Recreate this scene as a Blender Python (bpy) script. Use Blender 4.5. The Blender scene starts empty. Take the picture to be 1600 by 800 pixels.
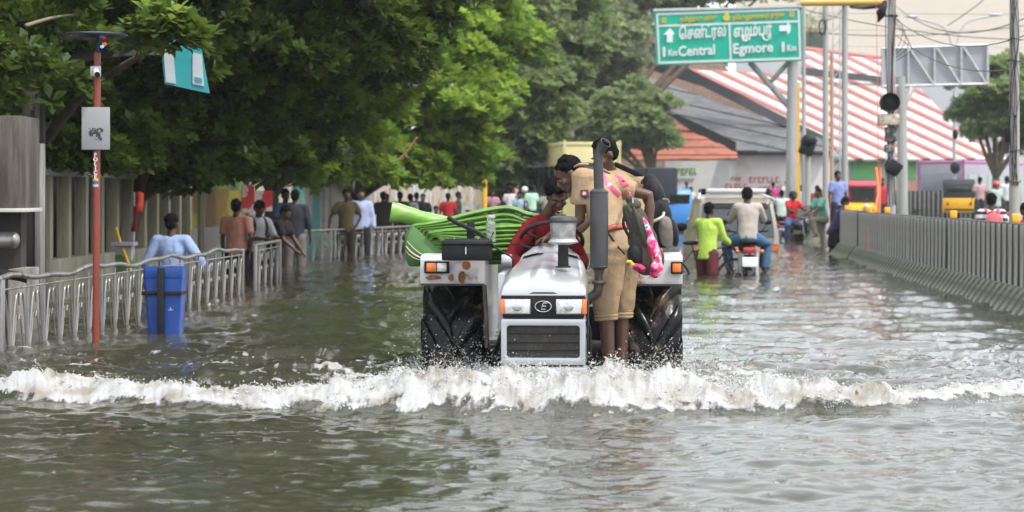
import bpy, bmesh, math, random
import numpy as np
from mathutils import Vector, Matrix, Quaternion
R = math.radians
random.seed(7)
rng = np.random.default_rng(7)
scene = bpy.context.scene
# ------------------------------------------------------------------ camera
F, HY, CH = 3000.0, 305.0, 1.25          # focal length in photo pixels, horizon row, eye height above the water
cam = bpy.data.cameras.new('camera')
cam.sensor_width = 36
cam.lens = 36 * F / 1600
cam.shift_y = -(400 - HY) / 1600
cam.clip_end = 2000
cam.dof.use_dof = True
cam.dof.focus_distance = 12.3
cam.dof.aperture_fstop = 3.6
camo = bpy.data.objects.new('camera', cam)
scene.collection.objects.link(camo)
camo.location = (0, 0, CH)
camo.rotation_euler = (R(90), 0, 0)
scene.camera = camo
# ------------------------------------------------------------------ light
SUN_EL, SUN_AZ = 58, 128                  # azimuth clockwise from +Y: behind the camera, to the right
world = bpy.data.worlds.new('World')
scene.world = world
world.use_nodes = True
wn = world.node_tree
wn.nodes.clear()
sky = wn.nodes.new('ShaderNodeTexSky')
sky.sky_type = 'NISHITA'
sky.sun_disc = False
sky.sun_elevation = R(SUN_EL)
sky.sun_rotation = R(SUN_AZ)
sky.air_density = 1.0
sky.dust_density = 4.0
hs = wn.nodes.new('ShaderNodeHueSaturation')
hs.inputs['Saturation'].default_value = 0.22
wmix = wn.nodes.new('ShaderNodeMixRGB')
wmix.inputs['Fac'].default_value = 0.7
wmix.inputs['Color2'].default_value = (23.0, 24.2, 25.8, 1)      # thin even cloud
wbg = wn.nodes.new('ShaderNodeBackground')
wbg.inputs['Strength'].default_value = 0.12
wo = wn.nodes.new('ShaderNodeOutputWorld')
wn.links.new(sky.outputs[0], hs.inputs['Color'])
wn.links.new(hs.outputs[0], wmix.inputs['Color1'])
wn.links.new(wmix.outputs[0], wbg.inputs['Color'])
wn.links.new(wbg.outputs[0], wo.inputs[0])
sl = bpy.data.lights.new('sun', 'SUN')
sl.energy = 4.0
sl.angle = R(5)
sl.color = (1.0, 0.95, 0.88)
suno = bpy.data.objects.new('sun', sl)
scene.collection.objects.link(suno)
sd = Vector((math.sin(R(SUN_AZ)) * math.cos(R(SUN_EL)), math.cos(R(SUN_AZ)) * math.cos(R(SUN_EL)), math.sin(R(SUN_EL))))
suno.rotation_euler = sd.to_track_quat('Z', 'Y').to_euler()
scene.view_settings.view_transform = 'Standard'
scene.view_settings.look = 'None'
scene.view_settings.exposure = -0.15
scene.view_settings.gamma = 1

# ------------------------------------------------------------------ helpers
COL = scene.collection
def V(*a): return Vector(a)
def W(px, py, D):                         # photo pixel + depth -> place in the world
    return Vector(((px - 800) / F * D, D, CH - (py - HY) / F * D))
def tag(o, label=None, cat=None, group=None, kind=None):
    if label: o['label'] = label
    if cat: o['category'] = cat
    if group: o['group'] = group
    if kind: o['kind'] = kind
    return o
def thing(name, label, cat, loc=(0, 0, 0), rz=0, group=None):
    o = bpy.data.objects.new(name, None)
    COL.objects.link(o)
    o.location = loc
    o.rotation_euler = (0, 0, rz)
    o.empty_display_size = 0.2
    return tag(o, label, cat, group)
def copy_tree(o, parent=None):
    c = o.copy()
    COL.objects.link(c)
    if parent: c.parent = parent
    for ch in [x for x in KIDS.get(o.name, [])]:
        copy_tree(ch, c)
    return c
KIDS = {}
def link(name, me, parent=None, mat=None):
    o = bpy.data.objects.new(name, me)
    COL.objects.link(o)
    if parent:
        o.parent = parent
        KIDS.setdefault(parent.name, []).append(o)
    if mat: 
        me.materials.clear(); me.materials.append(mat)
    return o

def frame_of(d):
    d = Vector(d).normalized()
    a = Vector((0, 0, 1)) if abs(d.z) < 0.9 else Vector((0, 1, 0))
    x = a.cross(d).normalized()
    return x, d.cross(x)
class MB:
    def __init__(s):
        s.v = []; s.f = []
    def add(s, vs, fs):
        o = len(s.v)
        s.v += [tuple(v) for v in vs]
        s.f += [[i + o for i in f] for f in fs]
        return s
    def box(s, c, d, rot=None, taper=1.0):
        c = Vector(c)
        vs = []
        for z in (-1, 1):
            k = taper if z > 0 else 1
            for x, y in ((-1, -1), (1, -1), (1, 1), (-1, 1)):
                p = Vector((x * d[0] / 2 * k, y * d[1] / 2 * k, z * d[2] / 2))
                if rot is not None: p = rot @ p
                vs.append(c + p)
        return s.add(vs, [[3, 2, 1, 0], [4, 5, 6, 7], [0, 1, 5, 4], [1, 2, 6, 5], [2, 3, 7, 6], [3, 0, 4, 7]])
    def tube(s, pts, r, n=10, caps=True, flat=None, up=None, closed=False):
        pts = [Vector(p) for p in pts]
        m = len(pts)
        rs = list(r) if isinstance(r, (list, tuple)) else [r] * m
        if len(rs) != m: rs = [rs[min(len(rs) - 1, int(i * len(rs) / m))] for i in range(m)]
        vs = []
        px = None
        for i, p in enumerate(pts):
            if closed: d = pts[(i + 1) % m] - pts[i - 1]
            else: d = (pts[min(i + 1, m - 1)] - pts[max(i - 1, 0)])
            if d.length < 1e-9: d = Vector((0, 0, 1))
            d.normalize()
            if up is not None:
                x = Vector(up).cross(d)
                x = x.normalized() if x.length > 1e-6 else frame_of(d)[0]
            elif px is None: x = frame_of(d)[0]
            else:
                x = px - d * px.dot(d)
                x = x.normalized() if x.length > 1e-6 else frame_of(d)[0]
            px = x
            y = d.cross(x)
            rr = rs[i]
            ra, rb = rr if isinstance(rr, (list, tuple)) else (rr, rr * (flat or 1))
            for k in range(n):
                a = 2 * math.pi * k / n
                vs.append(p + x * (math.cos(a) * ra) + y * (math.sin(a) * rb))
        fs = []
        for i in range(m if closed else m - 1):
            a, b = i * n, ((i + 1) % m) * n
            for k in range(n):
                k2 = (k + 1) % n
                fs.append([a + k, a + k2, b + k2, b + k])
        if caps and not closed:
            fs.append(list(range(n))[::-1])
            fs.append([(m - 1) * n + k for k in range(n)])
        return s.add(vs, fs)
    def cyl(s, a, b, r, r2=None, n=12): return s.tube([a, b], [r, r if r2 is None else r2], n)
    def cone(s, a, b, ra, rb, n=12): return s.tube([a, b], [ra, rb], n)
    def ball(s, c, r, n=10, m=7, rot=None):
        c = Vector(c)
        r = (r, r, r) if not isinstance(r, (list, tuple)) else r
        vs = []
        for j in range(1, m):
            t = math.pi * j / m
            for k in range(n):
                a = 2 * math.pi * k / n
                p = Vector((math.sin(t) * math.cos(a) * r[0], math.sin(t) * math.sin(a) * r[1], math.cos(t) * r[2]))
                vs.append(c + (rot @ p if rot is not None else p))
        for q in (r[2], -r[2]):
            p = Vector((0, 0, q))
            vs.append(c + (rot @ p if rot is not None else p))
        fs = []
        for j in range(m - 2):
            for k in range(n):
                k2 = (k + 1) % n
                fs.append([j * n + k, (j + 1) * n + k, (j + 1) * n + k2, j * n + k2])
        T = (m - 1) * n
        for k in range(n):
            k2 = (k + 1) % n
            fs.append([T, k, k2]); fs.append([T + 1, (m - 2) * n + k2, (m - 2) * n + k])
        return s.add(vs, fs)
    def lathe(s, c, prof, n=20, axis='z', rot=None):
        c = Vector(c)
        vs = []
        for r, h in prof:
            for k in range(n):
                a = 2 * math.pi * k / n
                p = (r * math.cos(a), r * math.sin(a), h)
                if axis == 'x': p = (h, p[0], p[1])
                elif axis == 'y': p = (p[0], h, p[1])
                p = Vector(p)
                vs.append(c + (rot @ p if rot is not None else p))
        fs = []
        for i in range(len(prof) - 1):
            for k in range(n):
                k2 = (k + 1) % n
                fs.append([i * n + k, i * n + k2, (i + 1) * n + k2, (i + 1) * n + k])
        fs.append(list(range(n))[::-1]); fs.append([(len(prof) - 1) * n + k for k in range(n)])
        return s.add(vs, fs)
    def prism(s, poly, a, b, axis='y'):       # 2-D outline swept along an axis from a to b
        n = len(poly)
        def P(u, v, w): return {'y': (u, w, v), 'x': (w, u, v), 'z': (u, v, w)}[axis]
        vs = [P(u, v, a) for u, v in poly] + [P(u, v, b) for u, v in poly]
        fs = [list(range(n)), [n + k for k in range(n)][::-1]]
        for k in range(n):
            k2 = (k + 1) % n
            fs.append([k, n + k, n + k2, k2])
        return s.add(vs, fs)
    def sheet(s, grid):                        # rows of points
        m, n = len(grid), len(grid[0])
        vs = [p for row in grid for p in row]
        return s.add(vs, [[i * n + j, i * n + j + 1, (i + 1) * n + j + 1, (i + 1) * n + j] for i in range(m - 1) for j in range(n - 1)])
    def build(s, name, mat, parent=None, bevel=0, smooth=False, seg=2, solid=0, sub=0, fix=True, auto=None):
        me = bpy.data.meshes.new(name)
        me.from_pydata(s.v, [], s.f)
        bm = bmesh.new(); bm.from_mesh(me)
        if fix: bmesh.ops.recalc_face_normals(bm, faces=bm.faces)
        if solid:
            bmesh.ops.solidify(bm, geom=bm.faces[:], thickness=solid)
        if bevel:
            ed = [e for e in bm.edges if len(e.link_faces) == 2 and e.calc_face_angle(0) > 0.5]
            bmesh.ops.bevel(bm, geom=ed, offset=bevel, segments=seg, profile=0.5, affect='EDGES', clamp_overlap=True)
        bm.to_mesh(me); bm.free()
        if smooth or bevel or auto:
            ang = auto or (0.6 if not smooth else None)
            for p in me.polygons: p.use_smooth = True
            if ang:
                me.set_sharp_from_angle(angle=ang)
        me.materials.append(mat)
        o = bpy.data.objects.new(name, me)
        COL.objects.link(o)
        if sub:
            m = o.modifiers.new('s', 'SUBSURF'); m.levels = sub; m.render_levels = sub
            me2 = evaled(o)
            o.modifiers.clear(); o.data = me2
            for p in me2.polygons: p.use_smooth = True
        if parent:
            o.parent = parent
            KIDS.setdefault(parent.name, []).append(o)
        return o
def evaled(o):
    dg = bpy.context.evaluated_depsgraph_get()
    dg.update()
    me = bpy.data.meshes.new_from_object(o.evaluated_get(dg))
    return me
def arrmesh(name, verts, quads, mat, parent=None, smooth=False, attrs=None):
    me = bpy.data.meshes.new(name)
    verts = np.asarray(verts, dtype=np.float32); quads = np.asarray(quads, dtype=np.int32)
    k = quads.shape[1]
    me.vertices.add(len(verts)); me.vertices.foreach_set('co', verts.ravel())
    me.loops.add(quads.size); me.loops.foreach_set('vertex_index', quads.ravel())
    me.polygons.add(len(quads)); me.polygons.foreach_set('loop_start', np.arange(0, quads.size, k, dtype=np.int32))
    me.update(calc_edges=True)
    if smooth: me.polygons.foreach_set('use_smooth', np.ones(len(quads), dtype=bool))
    for an, av in (attrs or {}).items():
        a = me.attributes.new(an, 'FLOAT', 'POINT'); a.data.foreach_set('value', np.asarray(av, dtype=np.float32).ravel())
    me.materials.append(mat)
    return link(name, me, parent)
# vectorised gradient noise
_perm = np.concatenate([rng.permutation(256)] * 3)
_g3 = rng.normal(size=(256, 3)); _g3 /= np.linalg.norm(_g3, axis=1)[:, None]
def noise3(p):
    p = np.asarray(p, float)
    i = np.floor(p).astype(int); f = p - i
    u = f * f * f * (f * (f * 6 - 15) + 10)
    out = 0
    for dx in (0, 1):
        for dy in (0, 1):
            for dz in (0, 1):
                h = _perm[(_perm[(_perm[(i[..., 0] + dx) & 255] + i[..., 1] + dy) & 255] + i[..., 2] + dz) & 255]
                g = _g3[h]
                d = (f[..., 0] - dx) * g[..., 0] + (f[..., 1] - dy) * g[..., 1] + (f[..., 2] - dz) * g[..., 2]
                w = (u[..., 0] if dx else 1 - u[..., 0]) * (u[..., 1] if dy else 1 - u[..., 1]) * (u[..., 2] if dz else 1 - u[..., 2])
                out = out + w * d
    return out * 1.6
def fbm(p, o=4, g=0.5):
    s = 0; a = 1; p = np.asarray(p, float)
    for _ in range(o):
        s = s + a * noise3(p); p = p * 2.03 + 17.1; a *= g
    return s

# ------------------------------------------------------------------ materials
MATS = {}
def mat(name, col, rough=0.6, metal=0, var=0.12, vscale=6, bump=0.0, bscale=40, dirt=None, dscale=3, dthr=(0.5, 0.62), spec=0.5, coat=0, trans=0, emit=None, estr=1, streak=False, alpha=1):
    if name in MATS: return MATS[name]
    m = bpy.data.materials.new(name); MATS[name] = m
    m.use_nodes = True
    nt = m.node_tree; N = nt.nodes; L = nt.links
    b = N['Principled BSDF']
    b.inputs['Roughness'].default_value = rough
    b.inputs['Metallic'].default_value = metal
    b.inputs['Specular IOR Level'].default_value = spec
    if coat: b.inputs['Coat Weight'].default_value = coat; b.inputs['Coat Roughness'].default_value = 0.15
    if trans: b.inputs['Transmission Weight'].default_value = trans
    if alpha < 1: b.inputs['Alpha'].default_value = alpha
    if emit: b.inputs['Emission Color'].default_value = (*emit, 1); b.inputs['Emission Strength'].default_value = estr
    tc = N.new('ShaderNodeTexCoord')
    mp = N.new('ShaderNodeMapping')
    L.new(tc.outputs['Object'], mp.inputs[0])
    if streak: mp.inputs['Scale'].default_value = (1, 1, 0.12)
    n1 = N.new('ShaderNodeTexNoise'); n1.inputs['Scale'].default_value = vscale; n1.inputs['Detail'].default_value = 6; n1.inputs['Roughness'].default_value = 0.65
    L.new(mp.outputs[0], n1.inputs[0])
    r = N.new('ShaderNodeMapRange'); r.inputs[1].default_value = 0.3; r.inputs[2].default_value = 0.7; r.inputs[3].default_value = 1 - var; r.inputs[4].default_value = 1 + var
    L.new(n1.outputs[0], r.inputs[0])
    mx = N.new('ShaderNodeVectorMath'); mx.operation = 'SCALE'; mx.inputs[0].default_value = col
    L.new(r.outputs[0], mx.inputs['Scale'])
    out = mx.outputs[0]
    if dirt:
        n2 = N.new('ShaderNodeTexNoise'); n2.inputs['Scale'].default_value = dscale; n2.inputs['Detail'].default_value = 8; n2.inputs['Roughness'].default_value = 0.7
        L.new(mp.outputs[0], n2.inputs[0])
        r2 = N.new('ShaderNodeMapRange'); r2.inputs[1].default_value = dthr[0]; r2.inputs[2].default_value = dthr[1]
        L.new(n2.outputs[0], r2.inputs[0])
        m2 = N.new('ShaderNodeMixRGB'); m2.inputs[2].default_value = (*dirt, 1)
        L.new(r2.outputs[0], m2.inputs[0]); L.new(out, m2.inputs[1]); out = m2.outputs[0]
    L.new(out, b.inputs['Base Color'])
    if bump:
        n3 = N.new('ShaderNodeTexNoise'); n3.inputs['Scale'].default_value = bscale; n3.inputs['Detail'].default_value = 5
        L.new(mp.outputs[0], n3.inputs[0])
        bp = N.new('ShaderNodeBump'); bp.inputs['Strength'].default_value = bump; bp.inputs['Distance'].default_value = 0.02
        L.new(n3.outputs[0], bp.inputs['Height']); L.new(bp.outputs[0], b.inputs['Normal'])
    return m
def leafmat(name, c1, c2, c3=None, trans=0.35, sc=0.9):
    m = bpy.data.materials.new(name); m.use_nodes = True
    nt = m.node_tree; N = nt.nodes; L = nt.links
    b = N['Principled BSDF']; b.inputs['Roughness'].default_value = 0.36; b.inputs['Specular IOR Level'].default_value = 0.45
    g = N.new('ShaderNodeAttribute'); g.attribute_name = 'tint'
    cr = N.new('ShaderNodeValToRGB')
    cr.color_ramp.elements[0].color = (*c1, 1); cr.color_ramp.elements[1].color = (*c2, 1)
    if c3:
        e = cr.color_ramp.elements.new(0.74); e.color = (*c2, 1); cr.color_ramp.elements[2].color = (*c3, 1)  # brightest stop paints scattered leaves as if sunlit
    L.new(g.outputs['Fac'], cr.inputs[0])
    L.new(cr.outputs[0], b.inputs['Base Color'])
    t = N.new('ShaderNodeBsdfTranslucent'); hs_ = N.new('ShaderNodeHueSaturation'); hs_.inputs['Value'].default_value = 1.5; hs_.inputs['Hue'].default_value = 0.485
    L.new(cr.outputs[0], hs_.inputs['Color']); L.new(hs_.outputs[0], t.inputs[0])
    mx = N.new('ShaderNodeMixShader'); mx.inputs[0].default_value = trans
    L.new(b.outputs[0], mx.inputs[1]); L.new(t.outputs[0], mx.inputs[2])
    L.new(mx.outputs[0], N['Material Output'].inputs[0])
    return m
M_GALV = mat('galvanised_steel', (0.42, 0.43, 0.44), 0.45, 0.35, var=0.15, bump=0.1, dirt=(0.25, 0.2, 0.15), dscale=5, dthr=(0.55, 0.75))
M_SS = mat('stainless_steel', (0.30, 0.295, 0.28), 0.38, 0.6, var=0.15, dirt=(0.14, 0.11, 0.08), dscale=7, dthr=(0.46, 0.66), streak=True)
M_CONC = mat('grey_concrete', (0.30, 0.285, 0.26), 0.85, var=0.3, vscale=3, bump=0.3, bscale=25, dirt=(0.12, 0.11, 0.09), dscale=2.5, dthr=(0.5, 0.68), streak=True)
M_BLACK = mat('black_paint', (0.010, 0.010, 0.011), 0.5, var=0.3, bump=0.08, spec=0.25)
M_RUBBER = mat('black_rubber', (0.012, 0.012, 0.012), 0.55, var=0.3)
M_ORANGE = mat('orange_lens', (0.75, 0.16, 0.02), 0.15, var=0.1, coat=0.5)
M_GLASSD = mat('dark_glass', (0.02, 0.024, 0.028), 0.06, var=0.1, spec=0.8)
M_WHITE = mat('white_paint', (0.72, 0.71, 0.69), 0.4, var=0.06, dirt=(0.35, 0.3, 0.25), dscale=4, dthr=(0.6, 0.8))
M_YEL = mat('yellow_paint', (0.75, 0.42, 0.03), 0.5, var=0.12, dirt=(0.3, 0.2, 0.08), dscale=4, dthr=(0.6, 0.8))
# ------------------------------------------------------------------ ground under the flood, water, bow wave
M_ASPH = mat('wet_asphalt', (0.05, 0.05, 0.05), 0.7, bump=0.3)
for nm, y0, y1, x0, x1, z, m in (('ground', -60, 900, -500, 500, -0.72, mat('soil', (0.12, 0.10, 0.07), 0.9)), ('road', -50, 400, -6.5, 30, -0.65, M_ASPH)):
    s = MB(); s.add([(x0, y0, z), (x1, y0, z), (x1, y1, z), (x0, y1, z)], [[0, 1, 2, 3]])
    tag(s.build(nm, m), kind='structure')
s = MB(); s.box((-9.6, 60, -0.58), (7, 260, 0.2)); tag(s.build('pavement', M_CONC, bevel=0.01), kind='structure')

def crest(x):                               # where the bow wave runs
    x = np.asarray(x, float)
    return 11.16 + 0.17 * np.abs(x - 0.2) ** 1.25 * np.where(x < 0.2, 0.9, 1.1) + 0.10 * np.sin(x * 1.9 + 1) + 0.05 * np.sin(x * 4.7)
def amp(x):
    x = np.asarray(x, float)
    return 0.052 + 0.138 * np.exp(-((x - 0.25) / 1.5) ** 2) + 0.05 * np.exp(-((x + 2.9) / 0.8) ** 2)
def water_h(x, y):
    P = np.stack([x, y, x * 0], -1)
    far = np.clip((y - 12) / 40, 0, 1)
    h = 0.034 * noise3(P * [0.9, 1.4, 1] + 3) + 0.022 * noise3(P * [2.1, 3.2, 1] + 9) + 0.011 * (1 - 2 * np.abs(noise3(P * [4.6, 6.5, 1] + 31)))
    h = h + 0.008 * noise3(P * [8, 13, 1] + 50) + 0.05 * far * noise3(P * [0.55, 0.5, 1] + 5)
    calm = np.clip((10.7 - y) / 1.0, 0, 1)
    h = h * (1 - 0.22 * calm)
    # churned water behind the tractor and behind the wave
    rough = np.exp(-((y - 13.6) / 2.2) ** 2) * np.clip((y - 11.6) * 2, 0, 1)
    h = h + rough * 0.035 * fbm(P * [2.2, 3.4, 1] + 7, 4, 0.6)
    t = y - crest(x) - 0.10 * fbm(P * [1.5, 0.3, 1] + 77, 3)
    a = amp(x)
    w = np.where(t < 0, np.exp(-(t / 0.20) ** 2), np.exp(-(t / (0.34 + 1.6 * a)) ** 2))
    h = h + a * w
    h = h + 0.05 * np.exp(-((y - 15.3 - 0.25 * np.sin(x * 1.3)) / 0.35) ** 2) * np.clip(1.0 - np.abs(x + 2.6) / 3, 0, 1)
    # foam cover
    n = fbm(P * [3.0, 4.5, 1] + 20, 5, 0.62)
    n2 = fbm(P * [11, 15, 1] + 60, 4, 0.7)
    core = np.where(t < 0, np.exp(-(t / (0.16 + 1.5 * a)) ** 2), np.exp(-(t / (0.25 + 4.2 * a * np.clip(1.3 - np.abs(x - .3) / 4, .55, 1))) ** 2))
    fo = core * 1.75 - 0.70 + 0.50 * n + 0.42 * n2
    # thin torn foam round the wheels and trailing behind
    near = np.exp(-(((x - 0.25) / 2.4) ** 2 + ((y - 13.3) / 1.3) ** 2))
    fo = np.maximum(fo, near * 1.15 - 0.62 + 0.6 * n + 0.55 * n2)
    trail = np.exp(-((y - 14.0) / 1.6) ** 2) * 0.5
    fo = np.maximum(fo, trail - 0.62 + 0.50 * n + 0.5 * n2)
    fo = np.clip(fo, 0, 1)
    # foam heaps up in torn lumps
    lump = fbm(P * [4.2, 3.2, 1] + 90, 6, 0.62)
    h = h + fo ** 0.7 * (0.016 + np.clip(a, 0, 1) * 0.36 * core) * (0.15 + lump)
    h = h + fo * 0.016 * fbm(P * [17, 15, 1] + 11, 3, 0.7)
    return h, fo
ys = [800 + 110 - k * 1.6 for k in range(int((910 - 345) / 1.6))]
ys = [CH * F / (y - HY) for y in ys] + [130, 200, 300]
ys = np.array(ys)
nc = 640
u = np.linspace(-1.28, 1.22, nc)
XX = u[None, :] * 800 / F * ys[:, None] * 1.0 + 0
YY = np.repeat(ys[:, None], nc, 1)
hh, ff = water_h(XX, YY)
vv = np.stack([XX, YY, hh], -1).reshape(-1, 3)
ii = np.arange(len(ys) * nc).reshape(len(ys), nc)
qq = np.stack([ii[:-1, :-1], ii[:-1, 1:], ii[1:, 1:], ii[1:, :-1]], -1).reshape(-1, 4)
mw = bpy.data.materials.new('flood_water'); mw.use_nodes = True
N = mw.node_tree.nodes; L = mw.node_tree.links
b = N['Principled BSDF']
b.inputs['IOR'].default_value = 1.333
g = N.new('ShaderNodeAttribute'); g.attribute_name = 'foam'
tc = N.new('ShaderNodeTexCoord')
mp = N.new('ShaderNodeMapping'); mp.inputs['Scale'].default_value = (1, 1.35, 1)
L.new(tc.outputs['Object'], mp.inputs[0])
nf = N.new('ShaderNodeTexNoise'); nf.inputs['Scale'].default_value = 38; nf.inputs['Detail'].default_value = 6; nf.inputs['Roughness'].default_value = 0.75
L.new(mp.outputs[0], nf.inputs[0])
ad = N.new('ShaderNodeMath'); ad.operation = 'MULTIPLY_ADD'; ad.inputs[1].default_value = 0.8; ad.inputs[2].default_value = -0.40
L.new(nf.outputs[0], ad.inputs[0])
ad2 = N.new('ShaderNodeMath'); ad2.operation = 'ADD'; L.new(ad.outputs[0], ad2.inputs[0]); L.new(g.outputs['Fac'], ad2.inputs[1])
mr = N.new('ShaderNodeMapRange'); mr.inputs[1].default_value = 0.16; mr.inputs[2].default_value = 0.42; L.new(ad2.outputs[0], mr.inputs[0])
mulf = N.new('ShaderNodeMath'); mulf.operation = 'MULTIPLY'
gt = N.new('ShaderNodeMapRange'); gt.inputs[1].default_value = 0.0; gt.inputs[2].default_value = 0.08; L.new(g.outputs['Fac'], gt.inputs[0])
L.new(mr.outputs[0], mulf.inputs[0]); L.new(gt.outputs[0], mulf.inputs[1])
nb = N.new('ShaderNodeTexNoise'); nb.inputs['Scale'].default_value = 0.7; L.new(tc.outputs['Object'], nb.inputs[0])
cr = N.new('ShaderNodeMixRGB'); cr.inputs[1].default_value = (0.026, 0.027, 0.013, 1); cr.inputs[2].default_value = (0.068, 0.066, 0.050, 1); L.new(nb.outputs[0], cr.inputs[0])
nfc = N.new('ShaderNodeTexNoise'); nfc.inputs['Scale'].default_value = 5; nfc.inputs['Detail'].default_value = 8; L.new(tc.outputs['Object'], nfc.inputs[0])
fc = N.new('ShaderNodeMixRGB'); fc.inputs[1].default_value = (0.33, 0.30, 0.25, 1); fc.inputs[2].default_value = (0.54, 0.54, 0.53, 1)
fcr = N.new('ShaderNodeMapRange'); fcr.inputs[1].default_value = 0.34; fcr.inputs[2].default_value = 0.54; L.new(nfc.outputs[0], fcr.inputs[0]); L.new(fcr.outputs[0], fc.inputs[0])
mx = N.new('ShaderNodeMixRGB'); L.new(mulf.outputs[0], mx.inputs[0]); L.new(cr.outputs[0], mx.inputs[1]); L.new(fc.outputs[0], mx.inputs[2])
L.new(mx.outputs[0], b.inputs['Base Color'])
rr = N.new('ShaderNodeMapRange'); rr.inputs[3].default_value = 0.045; rr.inputs[4].default_value = 0.55; L.new(mulf.outputs[0], rr.inputs[0]); L.new(rr.outputs[0], b.inputs['Roughness'])
w1 = N.new('ShaderNodeTexNoise'); w1.inputs['Scale'].default_value = 14; w1.inputs['Detail'].default_value = 4; w1.inputs['Roughness'].default_value = 0.6; L.new(mp.outputs[0], w1.inputs[0])
bp1 = N.new('ShaderNodeBump'); bp1.inputs['Strength'].default_value = 0.2; bp1.inputs['Distance'].default_value = 0.02; L.new(w1.outputs[0], bp1.inputs['Height'])
mh = N.new('ShaderNodeMath'); mh.operation = 'MULTIPLY'; L.new(nf.outputs[0], mh.inputs[0]); L.new(mulf.outputs[0], mh.inputs[1])
bp2 = N.new('ShaderNodeBump'); bp2.inputs['Strength'].default_value = 0.9; bp2.inputs['Distance'].default_value = 0.03; L.new(mh.outputs[0], bp2.inputs['Height']); L.new(bp1.outputs[0], bp2.inputs['Normal'])
L.new(bp2.outputs[0], b.inputs['Normal'])
wa = arrmesh('flood_water', vv, qq, mw, smooth=True, attrs={'foam': ff.ravel()})
tag(wa, kind='structure')
s = MB(); s.add([(-300, -40, -0.10), (300, -40, -0.10), (300, 500, -0.10), (-300, 500, -0.10)], [[0, 1, 2, 3]])
s2 = s.build('outer_water', mw); a = s2.data.attributes.new('foam', 'FLOAT', 'POINT'); tag(s2, kind='structure')

# spray: droplets and torn sheets of water thrown up by the bow and the wheels
M_DROP = mat('white_water', (0.56, 0.56, 0.54), 0.25, var=0.12, vscale=9, spec=0.6)
def octas(P, r, st=None):
    n = len(P)
    base = np.array([(1, 0, -.5), (-.6, .95, -.5), (-.6, -.95, -.5), (0, 0, 1.1)], float)
    fc = np.array([(0, 2, 1), (0, 1, 3), (1, 2, 3), (2, 0, 3)])
    q = rng.normal(size=(n, 3, 3)); q, _ = np.linalg.qr(q)
    sc = r[:, None] * (np.array([1, 1, 1]) if st is None else st)
    vs = P[:, None, :] + np.einsum('nij,kj->nki', q, base) * r[:, None, None] if st is None else P[:, None, :] + np.einsum('nij,nkj->nki', q, base[None] * sc[:, None, :])
    return vs.reshape(-1, 3), (fc[None] + 4 * np.arange(n)[:, None, None]).reshape(-1, 3)
def spray(n, fx, label):
    P, r = fx(n)
    st = np.stack([1 + 0 * r, 0.6 + 0.3 * rng.random(n), 1.2 + rng.random(n) * 1.6], 1)
    return octas(P, r, st)
def crest_spray(n):
    x = rng.uniform(-4.2, 4.4, n * 3); keep = rng.random(n * 3) < (0.25 + 0.75 * np.exp(-((x - 0.25) / 1.5) ** 2)); x = x[keep][:n]
    n_ = len(x)
    d = rng.normal(0.18, 0.22, n_) + rng.random(n_) * amp(x) * 3
    y = crest(x) + d
    h, f = water_h(x, y)
    cl = np.clip(0.5 + fbm(np.stack([x * 4, y * 3, x * 0], -1) + 5, 3), 0, 2)
    z = h - 0.01 + np.abs(rng.exponential(0.017, n_)) * (0.35 + amp(x) * 7) * cl
    return np.stack([x, y, z], 1), 0.0012 + rng.exponential(0.0017, n_)
def wheel_spray(n):
    c = rng.random(n)
    x = np.where(c < 0.42, rng.normal(-0.35, 0.22, n), np.where(c < 0.84, rng.normal(1.12, 0.2, n), rng.normal(0.35, 0.5, n)))
    y = np.where(c < 0.84, rng.normal(13.45, 0.18, n), rng.normal(12.0, 0.15, n))
    z = np.abs(rng.exponential(0.06, n)) + rng.random(n) * 0.05
    edge = rng.random(n) < 0.16
    x = np.where(edge, np.where(x < 0.3, rng.normal(-0.68, 0.06, n), rng.normal(1.42, 0.07, n)), x)
    y = np.where(edge, rng.normal(14.0, 0.25, n), y)
    z = np.where(edge, rng.random(n) ** 1.6 * 0.42, z)
    return np.stack([x, y, z], 1), 0.0012 + rng.exponential(0.0016, n)
def tufts(n, per):
    x0 = rng.uniform(-4.0, 4.0, n * 3); x0 = x0[rng.random(n * 3) < (0.18 + 0.82 * np.exp(-((x0 - 0.3) / 1.4) ** 2))][:n]; n = len(x0)
    y0 = crest(x0) + rng.normal(0.12, 0.22, n) + rng.random(n) * 0.5 * np.exp(-((x0 - .3) / 1.5) ** 2); h, f = water_h(x0, y0)
    vx = rng.normal(0, .35, (n, 1)) + rng.normal(0, .28, (n, per)); vz = rng.uniform(.5, 1.35, (n, 1)) * (0.75 + 2.4 * amp(x0))[:, None] * rng.uniform(.4, 1, (n, per)); vy = rng.normal(-.15, .3, (n, per))
    tt = rng.random((n, per)) * .16 * (0.5 + vz / 1.4)
    z = h[:, None] - .015 + vz * tt - 4.9 * tt ** 2
    P = np.stack([x0[:, None] + vx * tt, y0[:, None] + vy * tt, z], -1).reshape(-1, 3)
    return P, 0.0013 + rng.exponential(0.0022, len(P)) * np.clip(1.3 - (tt.ravel() / .16), .25, 1)
P3, r3 = tufts(520, 46)
P1, r1 = crest_spray(22000); P2, r2 = wheel_spray(5200)
PP = np.concatenate([P1, P2, P3]); rr_ = np.clip(np.concatenate([r1, r2, r3]), 0, 0.013)
stt = np.stack([np.ones(len(rr_)), 0.55 + 0.3 * rng.random(len(rr_)), 1.1 + rng.random(len(rr_)) * 1.5], 1)
vs_, fs_ = octas(PP, rr_, stt)
sp = arrmesh('water_spray', vs_, fs_, M_DROP, smooth=True)
tag(sp, 'white spray and droplets thrown up along the bow wave in front of the tractor', 'spray', kind='stuff')
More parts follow.
